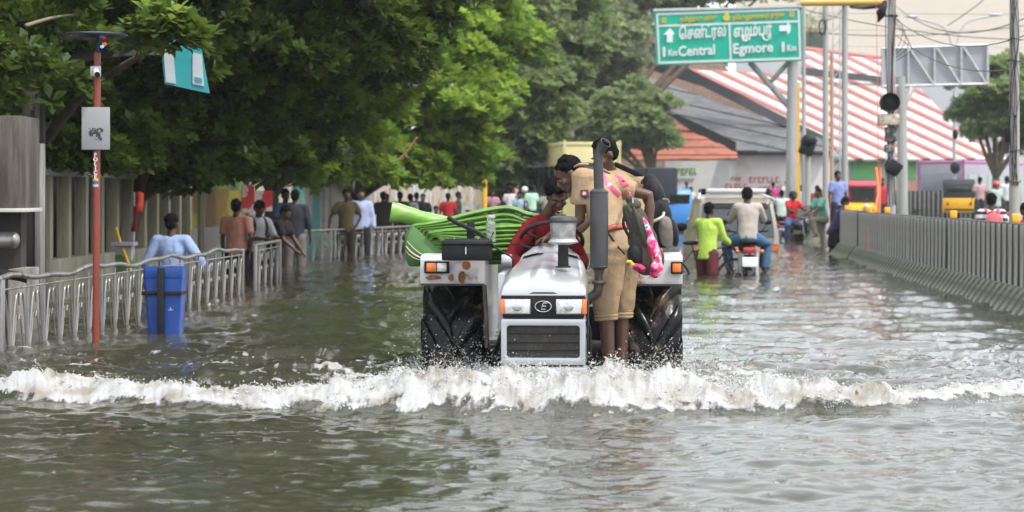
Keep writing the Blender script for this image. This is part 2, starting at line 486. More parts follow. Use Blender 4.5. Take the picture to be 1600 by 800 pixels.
# ------------------------------------------------------------------ the tractor
TL = Vector((0.315, 14.35, -0.65)); TR = R(-3.2)
trac = thing('tractor', 'silver grey tractor with white rusty mudguards driving through the flood behind its bow wave', 'tractor', TL, TR)
TM = Matrix.Translation(TL) @ Matrix.Rotation(TR, 4, 'Z'); TI = TM.inverted()
def T(px, py, D): return TI @ W(px, py, D)
M_SILV = mat('silver_body_paint', (0.38, 0.39, 0.41), 0.28, 0.25, var=0.05, coat=0.5, dirt=(0.30, 0.28, 0.25), dscale=5, dthr=(0.58, 0.85))
M_RUSTW = mat('rusty_white_paint', (0.52, 0.52, 0.52), 0.35, var=0.05, coat=0.3, dirt=(0.28, 0.10, 0.03), dscale=7, dthr=(0.56, 0.64))
M_GRIME = mat('oily_dark_metal', (0.035, 0.032, 0.03), 0.5, 0.3, var=0.4, vscale=12, bump=0.3, dirt=(0.12, 0.07, 0.04), dscale=9, dthr=(0.5, 0.7))
M_TYRE = mat('wet_black_tyre', (0.006, 0.006, 0.006), 0.24, spec=0.16, var=0.3, vscale=9, bump=0.25, bscale=18, dirt=(0.12, 0.085, 0.055), dscale=5, dthr=(0.56, 0.7), coat=0.04)
M_MUFF = mat('charcoal_heat_paint', (0.055, 0.056, 0.058), 0.5, 0.3, var=0.15, bump=0.15, bscale=60)
M_LENS = mat('headlamp_glass', (0.55, 0.56, 0.54), 0.14, 0.25, var=0.35, vscale=22, coat=1.0, bump=0.3, bscale=30)
M_CHROME = mat('dull_chrome', (0.5, 0.5, 0.5), 0.25, 0.8, var=0.15, dirt=(0.2, 0.16, 0.12), dscale=9, dthr=(0.55, 0.75))
M_MESH = mat('radiator_mesh', (0.018, 0.018, 0.017), 0.6, var=0.5, vscale=20, dirt=(0.05, 0.045, 0.035), dscale=12, dthr=(0.45, 0.7))
# bonnet: cross-sections from nose to scuttle
def ring(y, hw, zt, zb, r, crown, n=9):
    pts = [(-hw, y, zb)]
    for k in range(n):
        a = math.pi - math.pi / 2 * k / (n - 1)
        pts.append((-hw + r + math.cos(a) * r, y, zt - crown - r + math.sin(a) * r))
    for t in np.linspace(-0.75, 0.75, 13)[0:]:
        q = 1 - t * t
        ridge = 0.010 * (1 / (1 + math.exp(-(0.32 - abs(t)) * 60)))       # raised middle panel
        pts.append((t * (hw - r) , y, zt - crown + crown * q + ridge))
    for k in range(n):
        a = math.pi / 2 - math.pi / 2 * k / (n - 1)
        pts.append((hw - r + math.cos(a) * r, y, zt - crown - r + math.sin(a) * r))
    pts.append((hw, y, zb))
    return pts
secs = [(-2.055, .262, 1.268, 1.255, .006, .004), (-2.052, .266, 1.285, 1.25, .015, .008), (-2.03, .268, 1.315, 1.235, .03, .010), (-1.97, .270, 1.345, 1.22, .045, .014), (-1.86, .271, 1.372, 1.2, .055, .018), (-1.6, .27, 1.402, 1.15, .06, .022), (-1.3, .262, 1.43, 1.12, .065, .024), (-1.0, .25, 1.458, 1.1, .07, .026), (-.72, .235, 1.482, 1.1, .07, .028)]
s = MB(); s.sheet([ring(*q) for q in secs]); hood = s.build('bonnet', M_SILV, trac, smooth=True, solid=-0.006, auto=0.9)
s = MB()
for sx in (-1, 1): s.prism([(-2.0, 1.235), (-.72, 1.12), (-.72, .75), (-2.0, .78)], sx * .262, sx * .252, 'x')
s.build('side_panel', M_SILV, trac, bevel=.002)
# nose: black lamp panel, two headlamps, badge, orange side lamps
s = MB(); s.prism([(-.268, 1.262), (.268, 1.262), (.262, 1.112), (-.262, 1.112)], -2.062, -1.98); nose = s.build('lamp_panel', M_BLACK, trac, bevel=.008)
s = MB(); s.box((0, -2.055, 1.262), (.542, .03, .014)); s.build('trim', M_SILV, nose, bevel=.004)
for sx in (-1, 1):
    s = MB(); s.box((sx * .165, -2.066, 1.187), (.168, .02, .098)); hl = s.build('headlight', M_CHROME, trac, bevel=.006)
    s = MB(); s.box((sx * .165, -2.077, 1.187), (.154, .012, .086)); s.build('lens', M_LENS, hl, bevel=.005)
    s = MB(); s.lathe((sx * .165, -2.083, 1.187), [(.030, 0), (.026, -.004), (.013, -.006)], 20, 'y'); s.build('bulb', M_CHROME, hl, smooth=True, auto=.7)
    s = MB(); s.box((sx * .262, -2.05, 1.187), (.032, .045, .098)); s.build('side_lamp', M_ORANGE, trac, bevel=.008)
s = MB(); s.tube([(math.cos(a) * .052, -2.068, 1.188 + math.sin(a) * .034) for a in np.linspace(0, 2 * math.pi, 29)[:-1]], .0035, 6, closed=True)
bd = s.build('badge', M_CHROME, nose, smooth=True)
s = MB()
for p0, p1 in (((-.012, -.018), (.0, .022)), ((.0, .022), (.026, .022)), ((-.006, .002), (.018, .002)), ((-.012, -.018), (.014, -.018))):
    s.tube([(p0[0], -2.070, 1.188 + p0[1]), (p1[0], -2.070, 1.188 + p1[1])], .0035, 6)
s.build('letter', M_CHROME, bd)
# grille
fr = [(-.272, 1.108), (.272, 1.108), (.272, .812), (-.272, .812)]
inn = [(-.232, 1.062), (.232, 1.062), (.232, .862), (-.232, .862)]
def rr_poly(x0, x1, z0, z1, r, n=5):
    out = []
    for cx, cz, a0 in ((x1 - r, z1 - r, 0), (x0 + r, z1 - r, 90), (x0 + r, z0 + r, 180), (x1 - r, z0 + r, 270)):
        for k in range(n + 1): a = R(a0 + 90 * k / n); out.append((cx + r * math.cos(a), cz + r * math.sin(a)))
    return out
o_ = rr_poly(-.270, .270, .815, 1.107, .012); i_ = rr_poly(-.234, .234, .858, 1.066, .022)
s = MB(); n = len(o_)
rows = [[(x, -2.02, z) for x, z in o_], [(x, -2.072, z) for x, z in o_], [(x, -2.072, z) for x, z in i_], [(x, -2.035, z) for x, z in i_]]
vs = [p for r_ in rows for p in r_]; s.add(vs, [[k * n + j, k * n + (j + 1) % n, (k + 1) * n + (j + 1) % n, (k + 1) * n + j] for k in range(3) for j in range(n)])
gf = s.build('grille_frame', M_SILV, trac, bevel=.003)
s = MB(); s.box((0, -2.035, .962), (.475, .01, .215)); gm = s.build('grille', M_MESH, trac)
for z in (.905, .955, 1.012): s = MB(); s.box((0, -2.043, z), (.462, .006, .006)); s.build('grille_bar', M_BLACK, trac)
s = MB()
for k in range(46): s.box((-.228 + k * .01013, -2.041, .962), (.0022, .003, .205))
tag(s.build('wire_mesh', M_GRIME, gm), kind='stuff')
s = MB(); s.box((0, -2.0, .775), (.57, .22, .05)); s.box((0, -2.06, .73), (.5, .10, .05)); s.build('bumper', M_SILV, trac, bevel=.008)
s = MB(); s.box((0, -1.4, .66), (.34, 1.35, .3)); s.box((0, -1.35, .95), (.30, 1.0, .36)); s.box((0, -.4, .68), (.42, 1.1, .42)); s.cyl((0, -1.62, .5), (0, -1.52, .5), .1); s.cyl((-.72, 0, .7), (.72, 0, .7), .12)
s.build('engine', M_GRIME, trac, bevel=.02)
s = MB()
for k, (z, y) in enumerate(((.9, -1.9), (.82, -1.7), (.72, -1.5))): s.tube([(.27, y, z + .25), (.30, y + .05, z + .1), (.29, y + .02, z - .05), (.27, y + .1, z - .2)], .008, 6)
s.tube([(.285, -1.95, 1.22), (.283, -1.95, .95), (.29, -1.94, .80)], .006, 6)
s.tube([(-.285, -1.7, 1.0), (-.34, -1.6, .86), (-.35, -1.3, .82), (-.4, -1.0, .7)], .016, 8)
s.build('hose_line', M_BLACK, trac, smooth=True)
# front axle and front wheels, almost drowned
s = MB(); s.box((0, -1.72, .42), (1.16, .12, .12)); s.build('front_axle', M_GRIME, trac, bevel=.01)
def wheel(x, y, z, rad, wid, lugs, name_t, lug_h, parent, rimr):
    s = MB()
    hw = wid / 2; r0 = rad - lug_h
    prof = [(rimr, -hw * .72), (rimr + (r0 - rimr) * .35, -hw * .98), (r0 - .09 * rad, -hw * 1.0), (r0 - .035 * rad, -hw * .90), (r0 - .006, -hw * .6), (r0, 0), (r0 - .006, hw * .6), (r0 - .035 * rad, hw * .90), (r0 - .09 * rad, hw), (rimr + (r0 - rimr) * .35, hw * .98), (rimr, hw * .72)]
    s.lathe((x, y, z), prof, 56, 'x'); w_ = s.build('wheel', M_TYRE, parent, smooth=True, auto=.8)
    s = MB()
    for k in range(lugs):
        for sd_ in (-1, 1):
            a0 = 2 * math.pi * (k + (.5 if sd_ > 0 else 0)) / lugs
            vs = []; m = 8
            for j in range(m + 1):
                t = j / m
                xx = sd_ * (-.03 * wid + t * wid * .535)
                da = t ** .85 * .62                          # sweeps back towards the shoulder
                a = a0 - da
                # the crown falls away to the shoulder
                fall = .035 * rad * max(0, (abs(xx) / hw - .6) / .4) ** 1.6 + (.05 * rad * max(0, abs(xx) / hw - .96) / .1)
                half = (.046 + .034 * t) / rad * 1.0
                for q, hgt in ((-1.5, -.012), (-1, lug_h * .85), (-.6, lug_h), (.6, lug_h), (1, lug_h * .85), (1.5, -.012)):
                    rr2 = r0 - fall + hgt
                    vs.append((x + xx, y + math.cos(a + half * q) * rr2, z + math.sin(a + half * q) * rr2))
            fs = []
            for j in range(m):
                for q in range(5): fs.append([j * 6 + q, j * 6 + q + 1, (j + 1) * 6 + q + 1, (j + 1) * 6 + q])
            fs.append([0, 1, 2, 3, 4, 5]); fs.append([m * 6 + q for q in range(6)][::-1])
            s.add(vs, fs)
    s.build('tyre_tread', M_TYRE, w_, smooth=True, auto=1.0)
    s = MB(); s.lathe((x, y, z), [(rimr, -hw * .7), (rimr * .93, -hw * .5), (rimr * .85, -hw * .1), (.1, -hw * .05), (.1, hw * .05), (rimr * .85, hw * .1), (rimr * .93, hw * .5), (rimr, hw * .7)], 32, 'x'); s.build('rim', M_GRIME, w_, smooth=True, auto=.5)
    return w_
for sx in (-1, 1):
    wheel(sx * .715, 0, .70, .705, .44, 13, 'wheel', .056, trac, .36)
    wheel(sx * .56, -1.72, .37, .37, .19, 14, 'wheel', .018, trac, .2)
# mudguards: white front face with rust, top sheet that arches over the tyre, dark inner wall
ZF = .0
for sx in (-1, 1):
    x0, x1 = (.455, .935) if sx > 0 else (-.935, -.475)
    s = MB()
    prof = [(-.66, 1.268), (-.665, 1.30), (-.655, 1.44), (-.62, 1.466), (-.25, 1.482), (.2, 1.47), (.55, 1.35), (.78, 1.12), (.86, .9)]
    s.sheet([[(x, y, z) for y, z in prof] for x in (x0, x0 + .06, x0 + .2, x1 - .2, x1 - .04, x1)])
    fd = s.build('mudguard', M_RUSTW, trac, smooth=True, solid=.012, auto=.7)
    s = MB(); s.box(((x0 + x1) / 2, -.672, 1.262), (x1 - x0 - .01, .02, .014)); s.build('lower_lip', M_GRIME, fd)
    xi = x0 if sx > 0 else x1
    s = MB(); s.prism([(-.655, 1.44), (.75, 1.4), (.75, .9), (0, .72), (-.5, .8), (-.64, .95)], xi - .006, xi + .006, 'x'); s.build('inner_wall', M_SILV, fd)
    s = MB(); s.tube([(xi, -.675, 1.262), (xi - sx * .012, -.69, 1.05), (xi - sx * .02, -.70, .82)], .016, 6); s.build('stay', mat('rusty_bar', (.20, .11, .055), .7, var=.4, dirt=(.05, .04, .035), dthr=(.4, .6)), fd)
    lx = -.815 if sx < 0 else .905
    lw = .158 if sx < 0 else .062
    s = MB(); s.box((lx + (0.0 if sx < 0 else -.012), -.685, 1.385), (lw + .022, .035, .088)); li = s.build('indicator', M_BLACK, fd, bevel=.008)
    if sx < 0:
        s = MB(); s.box((lx - .036, -.706, 1.385), (.072, .018, .062)); s.build('orange_lens', M_ORANGE, li, bevel=.006)
        s = MB(); s.box((lx + .038, -.706, 1.385), (.070, .018, .062)); s.build('clear_lens', M_LENS, li, bevel=.006)
        s = MB(); s.lathe((lx + .21, -.682, 1.40), [(.032, 0), (.03, -.008), (.018, -.012)], 16, 'y'); s.build('round_reflector', mat('faded_orange', (.60, .22, .08), .5, dirt=(.3, .1, .03), dthr=(.45, .6)), fd, smooth=True, auto=.6)
        M_RST = mat('rust', (.22, .085, .03), .85, var=.5, vscale=20, bump=.4)
        for rx, rw, rh in ((lx - .03, .13, .020), (lx + .10, .045, .03), (lx + .18, .05, .05)):
            pl = [(rx + rw / 2 * math.cos(a) * random.uniform(.7, 1.2), 1.312 + rh * math.sin(a) * random.uniform(.6, 1.2)) for a in np.linspace(0, 2 * math.pi, 13)[:-1]]
            s = MB(); s.prism(pl, -.6795, -.676); s.build('rust_patch', M_RST, fd)
    else:
        s = MB(); s.box((lx - .012, -.706, 1.385), (lw, .018, .062)); s.build('orange_lens', M_ORANGE, li, bevel=.006)
# black battery box on the left-hand guard
p = T(730, 391, 13.55)
s = MB(); s.prism([(-.172, -.07), (.172, -.07), (.172, .045), (-.172, .045)], -.11, .10); s.v = [(x + p.x, y + p.y, z + p.z) for x, y, z in s.v]; bb = s.build('battery_box', M_BLACK, trac, bevel=.012)
s = MB(); s.box((p.x, p.y - .01, p.z + .058), (.36, .235, .03), taper=.94); s.box((p.x, p.y, p.z + .075), (.30, .18, .014)); s.build('lid', M_BLACK, bb, bevel=.007)
s = MB()
for dx in (-.085, .08): s.cyl((p.x + dx, p.y - .05, p.z + .073), (p.x + dx, p.y - .05, p.z + .088), .008)
s.box((p.x, p.y - .118, p.z + .0), (.008, .01, .05)); s.build('latch', M_CHROME, bb)
s = MB(); s.box((p.x + .015, p.y + .13, p.z + .13), (.055, .03, .14)); s.build('bracket', M_BLACK, trac, bevel=.006)
s = MB(); a0, a1, a2, a3 = T(701, 340, 13.75), T(715, 349, 13.7), T(745, 362, 13.6), T(764, 376, 13.5)
s.tube([a0, a1, a2, a3, T(769, 384, 13.45)], [.017, .016, .016, .014, .013], 10); s.build('lever', M_BLACK, trac, smooth=True, auto=.8)
s = MB(); s.tube([T(768, 383, 13.45), T(782, 392, 13.4), T(797, 400, 13.3), T(803, 406, 13.2)], .007, 8); s.build('cable', M_BLACK, trac, smooth=True)
s = MB(); s.tube([T(768, 381, 13.4), T(767, 372, 13.4), T(771, 363, 13.4)], .004, 6); s.build('wire', M_BLACK, trac); s = MB(); s.tube([T(799, 382, 13.5), T(814, 382, 13.45), T(829, 387, 13.4)], .006, 6); s.build('wire', M_BLACK, trac)
s = MB(); s.tube([T(783, 408, 13.6), T(800, 408, 13.6)], .05, 12); s.box(T(787, 470, 13.2), (.05, .5, .40)); s.build('side_tank', M_SILV, trac, bevel=.01)
# scuttle, dash, steering wheel
s = MB(); s.sheet([[(-.24, -.78, 1.39), (-.20, -.78, 1.475), (-.10, -.78, 1.50), (.10, -.78, 1.50), (.20, -.78, 1.475), (.24, -.78, 1.39)], [(-.22, -.70, 1.39), (-.16, -.68, 1.50), (-.085, -.66, 1.56), (.085, -.66, 1.56), (.16, -.68, 1.50), (.22, -.70, 1.39)], [(-.2, -.52, 1.2), (-.14, -.50, 1.50), (-.07, -.48, 1.555), (.07, -.48, 1.555), (.14, -.50, 1.50), (.2, -.52, 1.2)]])
s.build('dashboard', M_SILV, trac, smooth=True, solid=.01, auto=.8)
s = MB(); cw = T(862, 377, 13.95); 
tilt = Matrix.Rotation(R(-38), 3, 'X')
s.tube([cw + tilt @ Vector((math.cos(a) * .225, math.sin(a) * .225, 0)) for a in np.linspace(0, 2 * math.pi, 41)[:-1]], .0155, 10, closed=True)
sw = s.build('steering_wheel', M_RUBBER, trac, smooth=True)
s = MB()
for a in (90, 210, 330): s.tube([cw + tilt @ Vector((0, 0, -.03)), cw + tilt @ Vector((math.cos(R(a)) * .22, math.sin(R(a)) * .22, 0))], .009, 8)
s.ball(cw + tilt @ Vector((0, 0, -.02)), .035); s.build('spoke', M_RUBBER, sw, smooth=True)
s = MB(); s.cyl(cw + tilt @ Vector((0, 0, -.03)), (0, -.58, 1.45), .02); s.build('steering_column', M_BLACK, trac)
# air pre-cleaner
c = T(880, 418, 12.72)
s = MB(); s.lathe((c.x, c.y, c.z), [(.052, 0), (.05, .008), (.036, .012), (.034, .15), (.034, .152)], 20); ac = s.build('air_cleaner', M_BLACK, trac, smooth=True, auto=.6)
s = MB(); s.lathe((c.x, c.y, c.z + .150), [(.036, 0), (.098, .014), (.102, .020), (.082, .042), (.084, .050)], 28); s.build('flange', M_GALV, ac, smooth=True, auto=.5)
s = MB(); s.lathe((c.x, c.y, c.z + .196), [(.082, 0), (.088, .10), (.092, .104)], 28); s.build('bowl', mat('cloudy_plastic', (.27, .27, .26), .3, var=.4, vscale=14, coat=.4, dirt=(.12, .12, .12), dscale=9, dthr=(.45, .65)), ac, smooth=True, auto=.5)
s = MB(); s.lathe((c.x, c.y, c.z + .298), [(.094, 0), (.096, .014), (.088, .034), (.07, .043), (.02, .045), (.018, .054), (.004, .056)], 28); s.build('cap', M_MUFF, ac, smooth=True, auto=.5)
# exhaust
D_ = 12.9
e0 = T(936, 418, D_); e1 = T(936, 300, D_)
s = MB(); s.lathe((e0.x, e0.y, e0.z), [(.030, -.04), (.034, -.018), (.048, -.006), (.060, 0), (.0615, .01), (.0615, .500), (.058, .515), (.045, .526), (.035, .53)], 26); ex = s.build('exhaust', M_MUFF, trac, smooth=True, auto=.5)
s = MB()
for z in (.006, .505): s.tube([(e0.x + math.cos(a) * .0615, e0.y + math.sin(a) * .0615, e0.z + z) for a in np.linspace(0, 2 * math.pi, 25)[:-1]], .004, 6, closed=True)
s.build('seam', M_MUFF, ex, smooth=True)
s = MB(); s.tube([(e0.x, e0.y, e0.z + .52), (e0.x - .006, e0.y, e0.z + .70), (e0.x + .0, e0.y, e0.z + .765), (e0.x + .022, e0.y + .0, e0.z + .815), (e0.x + .045, e0.y - .02, e0.z + .84)], [.034, .033, .033, .036, .040], 18); s.build('stack_pipe', M_MUFF, ex, smooth=True, auto=.9)
s = MB(); s.ball((e0.x + .047, e0.y - .023, e0.z + .842), (.034, .034, .02), rot=Matrix.Rotation(R(40), 3, 'Y')); s.build('pipe_mouth', M_BLACK, ex)
s = MB(); s.tube([(e0.x, e0.y, e0.z - .02), (e0.x, e0.y, e0.z - .10)], .026, 16); s.lathe((e0.x, e0.y, e0.z - .10), [(.045, .012), (.05, 0), (.045, -.012)], 12); s.tube([(e0.x, e0.y, e0.z - .11), (e0.x - .01, e0.y, e0.z - .17), (e0.x - .10, e0.y, e0.z - .24), (e0.x - .2, e0.y, e0.z - .27)], .034, 14); s.build('manifold', M_GRIME, ex, smooth=True, auto=.6)
# grab rail by the right-hand seat side, foot plates, seat, rear frame
s = MB(); s.tube([T(1012, 350, 13.95), T(1018, 347, 13.95), T(1030, 342, 13.95), T(1036, 338, 13.97), T(1037, 333, 14.0), T(1037, 330, 14.1)], .012, 10); s.tube([T(1012, 350, 13.95), T(1008, 362, 13.95), T(1006, 405, 13.95)], .012, 10); s.build('grab_rail', M_GALV, trac, smooth=True)
s = MB(); s.box((.40, -.95, .47), (.30, .5, .02)); s.box((-.40, -.95, .47), (.30, .5, .02)); s.build('foot_plate', M_GRIME, trac)
s = MB(); s.box((0, .02, 1.13), (.46, .44, .09)); s.box((0, .26, 1.32), (.46, .08, .34)); s.build('seat', M_BLACK, trac, bevel=.03)
s = MB(); s.box((0, .45, .8), (.8, .2, .5)); s.build('rear_frame', M_GRIME, trac, bevel=.01)

# ------------------------------------------------------------------ lay-flat hose coil on the guard
M_HOSE = mat('green_lay_flat_hose', (0.12, 0.25, 0.045), 0.5, var=0.22, vscale=5, bump=0.2, bscale=16, dirt=(.07, .14, .03), dscale=7, dthr=(.5, .7))
M_HOSEL = mat('light_green_hose', (0.17, 0.36, 0.06), 0.45, var=0.15, vscale=8, bump=0.2, bscale=14, coat=0.2)
hp = W(735, 372, 14.15)
coil = thing('hose_coil', 'coil of flat green hose folded on the mudguard beside the driver', 'hose', hp)
def hs_(px, py, dy=0): 
    q = W(px, py, 14.15 + dy); return q - hp
def strip(pts, wid, th, name, m, nrm=None, wv=None, par=coil):
    """flattened hose: wide along wv, thin along the path normal"""
    s = MB(); vs = []; n = len(pts); K = 10
    for i, p in enumerate(pts):
        p = Vector(p); d = (Vector(pts[min(i + 1, n - 1)]) - Vector(pts[max(0, i - 1)])).normalized()
        w_ = Vector(wv[i] if wv else (0, 1, 0)); w_ = (w_ - d * w_.dot(d)).normalized(); q = d.cross(w_)
        for k in range(K):
            a = 2 * math.pi * k / K
            c_, s_ = math.cos(a), math.sin(a)
            vs.append(p + w_ * (math.copysign(abs(c_) ** .8, c_) * wid / 2) + q * (s_ * th / 2 * (1 + .25 * abs(c_) ** 3)))
    fs = [[i * K + k, i * K + (k + 1) % K, (i + 1) * K + (k + 1) % K, (i + 1) * K + k] for i in range(n - 1) for k in range(K)]
    fs += [list(range(K))[::-1], [(n - 1) * K + k for k in range(K)]]
    s.add(vs, fs); return s.build(name, m, par, smooth=True, auto=1.2)
def bez(P, n=24):
    P = [Vector(p) for p in P]; out = []
    m = len(P)
    for i in range(m - 1):
        p0, p1, p2, p3 = P[max(i - 1, 0)], P[i], P[i + 1], P[min(i + 2, m - 1)]
        for j in range(n // (m - 1) + 1):
            t = j / (n // (m - 1) + 1)
            out.append(.5 * ((2 * p1) + (-p0 + p2) * t + (2 * p0 - 5 * p1 + 4 * p2 - p3) * t * t + (-p0 + 3 * p1 - 3 * p2 + p3) * t ** 3))
    out.append(P[-1]); return out
# nested loops: (top right end y, crease x on the left, upper y, lower y, bottom right end y)
loops = [(331, 352, 645, 350, 352, 409), (339, 0, 651, 352, 0, 400), (346, 0, 658, 355, 0, 392), (353, 0, 664, 358, 0, 385), (359, 0, 670, 361, 0, 379), (365, 0, 676, 365, 0, 374)]
for i, (yr, _, xl, yl, __, yb) in enumerate(loops):
    t = i / (len(loops) - 1)
    dy = -.10 + .02 * i
    top = [hs_(868, yr + 12, .06), hs_(826, yr + 4 + (4 if i % 2 else 0), .03), hs_(792, yr - 3 - (3 if i == 0 else 0), 0), hs_(740, yr + 2 + i * .8, -.02), hs_(xl + 42, yl - 3 + i, -.03), hs_(xl + 3, yl + 2, -.02)]
    bot = [hs_(xl - 8 + 5 * t, yl + 22 - 12 * t, -.0), hs_(xl + 6, yl + 40 - 28 * t, 0), hs_(xl + 34, yb - 6, 0), hs_(740, yb, .02), hs_(800, yb - 1, .03), hs_(868, yb - 3, .06)]
    P_ = bez(top, 26)[:-1] + bez([top[-1]] + bot, 30)
    strip(P_, .22, .040 + .006 * (i % 2), 'hose_loop', M_HOSE)
for i, (yr, yb) in enumerate(((356, 357), (362, 366), (369, 369), (374, 375), (381, 383), (389, 391))):
    strip(bez([hs_(672 + i * 3, 364 + i * .8, -.06), hs_(700, (yr + 364) / 2 + i, -.07), hs_(740, yr + 2, -.08), hs_(790, yr - 2 + i * .4, -.07), hs_(860, yb - 4, -.02)], 16), .2, .040, 'hose_loop', M_HOSE)
# the outermost turn shows its flat face with two pale lines
bx = [(645, 351, -.14), (636, 372, -.16), (630, 384, -.17), (634, 402, -.15), (640, 415, -.12)]
s = MB()
face = []
rowsA = [hs_(646, 352, -.13), hs_(661, 366, -.12), hs_(676, 381, -.11), hs_(690, 390, -.10), hs_(706, 392, -.08)]
rowsB = [hs_(632, 380, -.17), hs_(642, 392, -.17), hs_(655, 401, -.16), hs_(672, 403, -.14), hs_(690, 398, -.10)]
rowsC = [hs_(637, 413, -.10), hs_(641, 416, -.12), hs_(655, 416, -.12), hs_(672, 410, -.10), hs_(689, 401, -.07)]
A_, B_, C_ = bez(rowsA, 16), bez(rowsB, 16), bez(rowsC, 16)
g_ = []
for a, b_, c_ in zip(A_, B_, C_):
    g_.append([a * (1 - t) ** 2 + b_ * 2 * t * (1 - t) + c_ * t * t + (b_ - (a + c_) / 2) * t * (1 - t) * 1.2 for t in np.linspace(0, 1, 9)])
s.sheet(g_); fo_ = s.build('hose_face', mat('dark_green_hose_face', (0.055, 0.15, 0.03), 0.38, var=.12, bump=.1, coat=.2), coil, smooth=True, solid=.02, auto=.9)
for j, w_ in ((3.15, .0045), (4.25, .007), (5.1, .0035)):
    pts = [g[int(j)].lerp(g[int(j) + 1], j - int(j)) + Vector((-.003, -.012, -.002)) for g in g_[1:-3]]
    s = MB(); s.tube(pts, [w_ * (.6 + .4 * math.sin(math.pi * k / (len(pts) - 1))) for k in range(len(pts))], 6); s.build('pale_line', mat('cream_print', (.52, .50, .38), .6), fo_)
# loose end: opens to a flattened mouth at the left
pts = bez([hs_(611, 331, -.1), hs_(630, 334, -.08), hs_(655, 340, -.05), hs_(680, 344, 0), hs_(702, 347, .02), hs_(740, 350, .05), hs_(790, 345, .08)], 36)
s = MB(); vs = []; K = 20; n = len(pts)
for i, p in enumerate(pts):
    t = i / (n - 1)
    h_ = .052 * (1 - t) ** 1.1 + .018; w_ = .05 + .04 * t
    d = (pts[min(i + 1, n - 1)] - pts[max(0, i - 1)]).normalized(); y_ = Vector((0, 1, 0)); z_ = d.cross(y_)
    for k in range(K):
        a = 2 * math.pi * k / K; rip = 1 + .04 * math.sin(k * 2.1 + i * .9) + .03 * math.sin(k * 1.0 + i * .5)
        vs.append(p + y_ * (math.cos(a) * w_ * rip) + z_ * (math.sin(a) * h_ * rip))
s.add(vs, [[i * K + k, i * K + (k + 1) % K, (i + 1) * K + (k + 1) % K, (i + 1) * K + k] for i in range(n - 1) for k in range(K)])
s.build('hose_end', M_HOSEL, coil, smooth=True, solid=.006)
# glass jar
jp = W(767, 378, 13.75)
jar = thing('glass_bottle', 'clear ribbed glass bottle standing on the mudguard beside the black box', 'bottle', jp)
s = MB(); prof = [(.001, 0), (.034, 0), (.037, .01)]
for k in range(6): prof += [(.037, .015 + k * .018), (.034, .023 + k * .018)]
prof += [(.036, .13), (.028, .15), (.029, .155), (.031, .175)]
s.lathe((0, 0, 0), prof, 20)
M_GL = mat('clear_glass', (0.85, 0.9, 0.86), 0.05, var=.02, trans=.86); s.build('glass', M_GL, jar, smooth=True, auto=.9)
s = MB(); s.lathe((0, 0, .172), [(.032, 0), (.033, .012), (.030, .022)], 20); s.build('rim', mat('pale_glass', (.55, .58, .54), .1, trans=.3), jar, smooth=True, auto=.7)
# ------------------------------------------------------------------ people
M_SKIN = mat('dark_brown_skin', (0.085, 0.042, 0.025), 0.42, var=0.12, vscale=14, spec=0.4)
M_SKIN2 = mat('brown_skin', (0.13, 0.068, 0.042), 0.45, var=0.12, vscale=14, spec=0.4)
M_HAIR = mat('black_hair', (0.006, 0.005, 0.005), 0.85, var=0.4, vscale=30, bump=0.8, bscale=90, spec=0.12)
M_EYE = mat('eye_white', (0.20, 0.17, 0.15), 0.3)
def cloth(name, col, **k):
    return mat('cloth_' + name, col, k.pop('rough', 0.85), var=k.pop('var', 0.14), vscale=k.pop('vscale', 9), bump=0.25, bscale=55, spec=0.2, **k)
def rtube(s, pts, r, n=10):
    """tube with rounded ends"""
    pts = [Vector(p) for p in pts]; r = list(r) if isinstance(r, (list, tuple)) else [r] * len(pts)
    def sc(q, k): return (q[0] * k, q[1] * k) if isinstance(q, (list, tuple)) else q * k
    def mean(q): return sum(q) / 2 if isinstance(q, (list, tuple)) else q
    d0 = (pts[0] - pts[1]).normalized(); d1 = (pts[-1] - pts[-2]).normalized()
    P_, R_ = [], []
    for a in (80, 50, 25): P_.append(pts[0] + d0 * mean(r[0]) * math.sin(R(a))); R_.append(sc(r[0], math.cos(R(a))))
    P_ += pts; R_ += r
    for a in (25, 50, 80): P_.append(pts[-1] + d1 * mean(r[-1]) * math.sin(R(a))); R_.append(sc(r[-1], math.cos(R(a))))
    s.tube(P_, R_, n)
def blob(name, mb, vox, m, parent, smooth=3, wrinkle=0, wf=9, cut=None):
    me = bpy.data.meshes.new(name); me.from_pydata(mb.v, [], mb.f)
    bm = bmesh.new(); bm.from_mesh(me); bmesh.ops.recalc_face_normals(bm, faces=bm.faces); bm.to_mesh(me); bm.free()
    o = bpy.data.objects.new(name, me); COL.objects.link(o)
    r_ = o.modifiers.new('r', 'REMESH'); r_.mode = 'VOXEL'; r_.voxel_size = vox
    if smooth: q = o.modifiers.new('s', 'SMOOTH'); q.iterations = smooth; q.factor = 0.5
    me2 = evaled(o); o.modifiers.clear(); o.data = me2; bpy.data.meshes.remove(me)
    n = len(me2.vertices)
    if wrinkle and n:
        co = np.empty(n * 3); me2.vertices.foreach_get('co', co); co = co.reshape(-1, 3)
        no = np.empty(n * 3); me2.vertices.foreach_get('normal', no); no = no.reshape(-1, 3)
        w = 1 - np.abs(noise3(co * [wf, wf, wf * .55] + 4)) * 2 + 0.5 * noise3(co * wf * 2.3 + 8)
        co = co + no * (w * wrinkle)[:, None]
        me2.vertices.foreach_set('co', co.ravel()); me2.update()
    if cut:
        bm = bmesh.new(); bm.from_mesh(me2)
        for pc, pn in cut:
            bmesh.ops.bisect_plane(bm, geom=bm.verts[:] + bm.edges[:] + bm.faces[:], plane_co=pc, plane_no=pn, clear_outer=True)
        bm.to_mesh(me2); bm.free()
    me2.polygons.foreach_set('use_smooth', [True] * len(me2.polygons))
    me2.materials.clear(); me2.materials.append(m)
    o.parent = parent; KIDS.setdefault(parent.name, []).append(o)
    return o
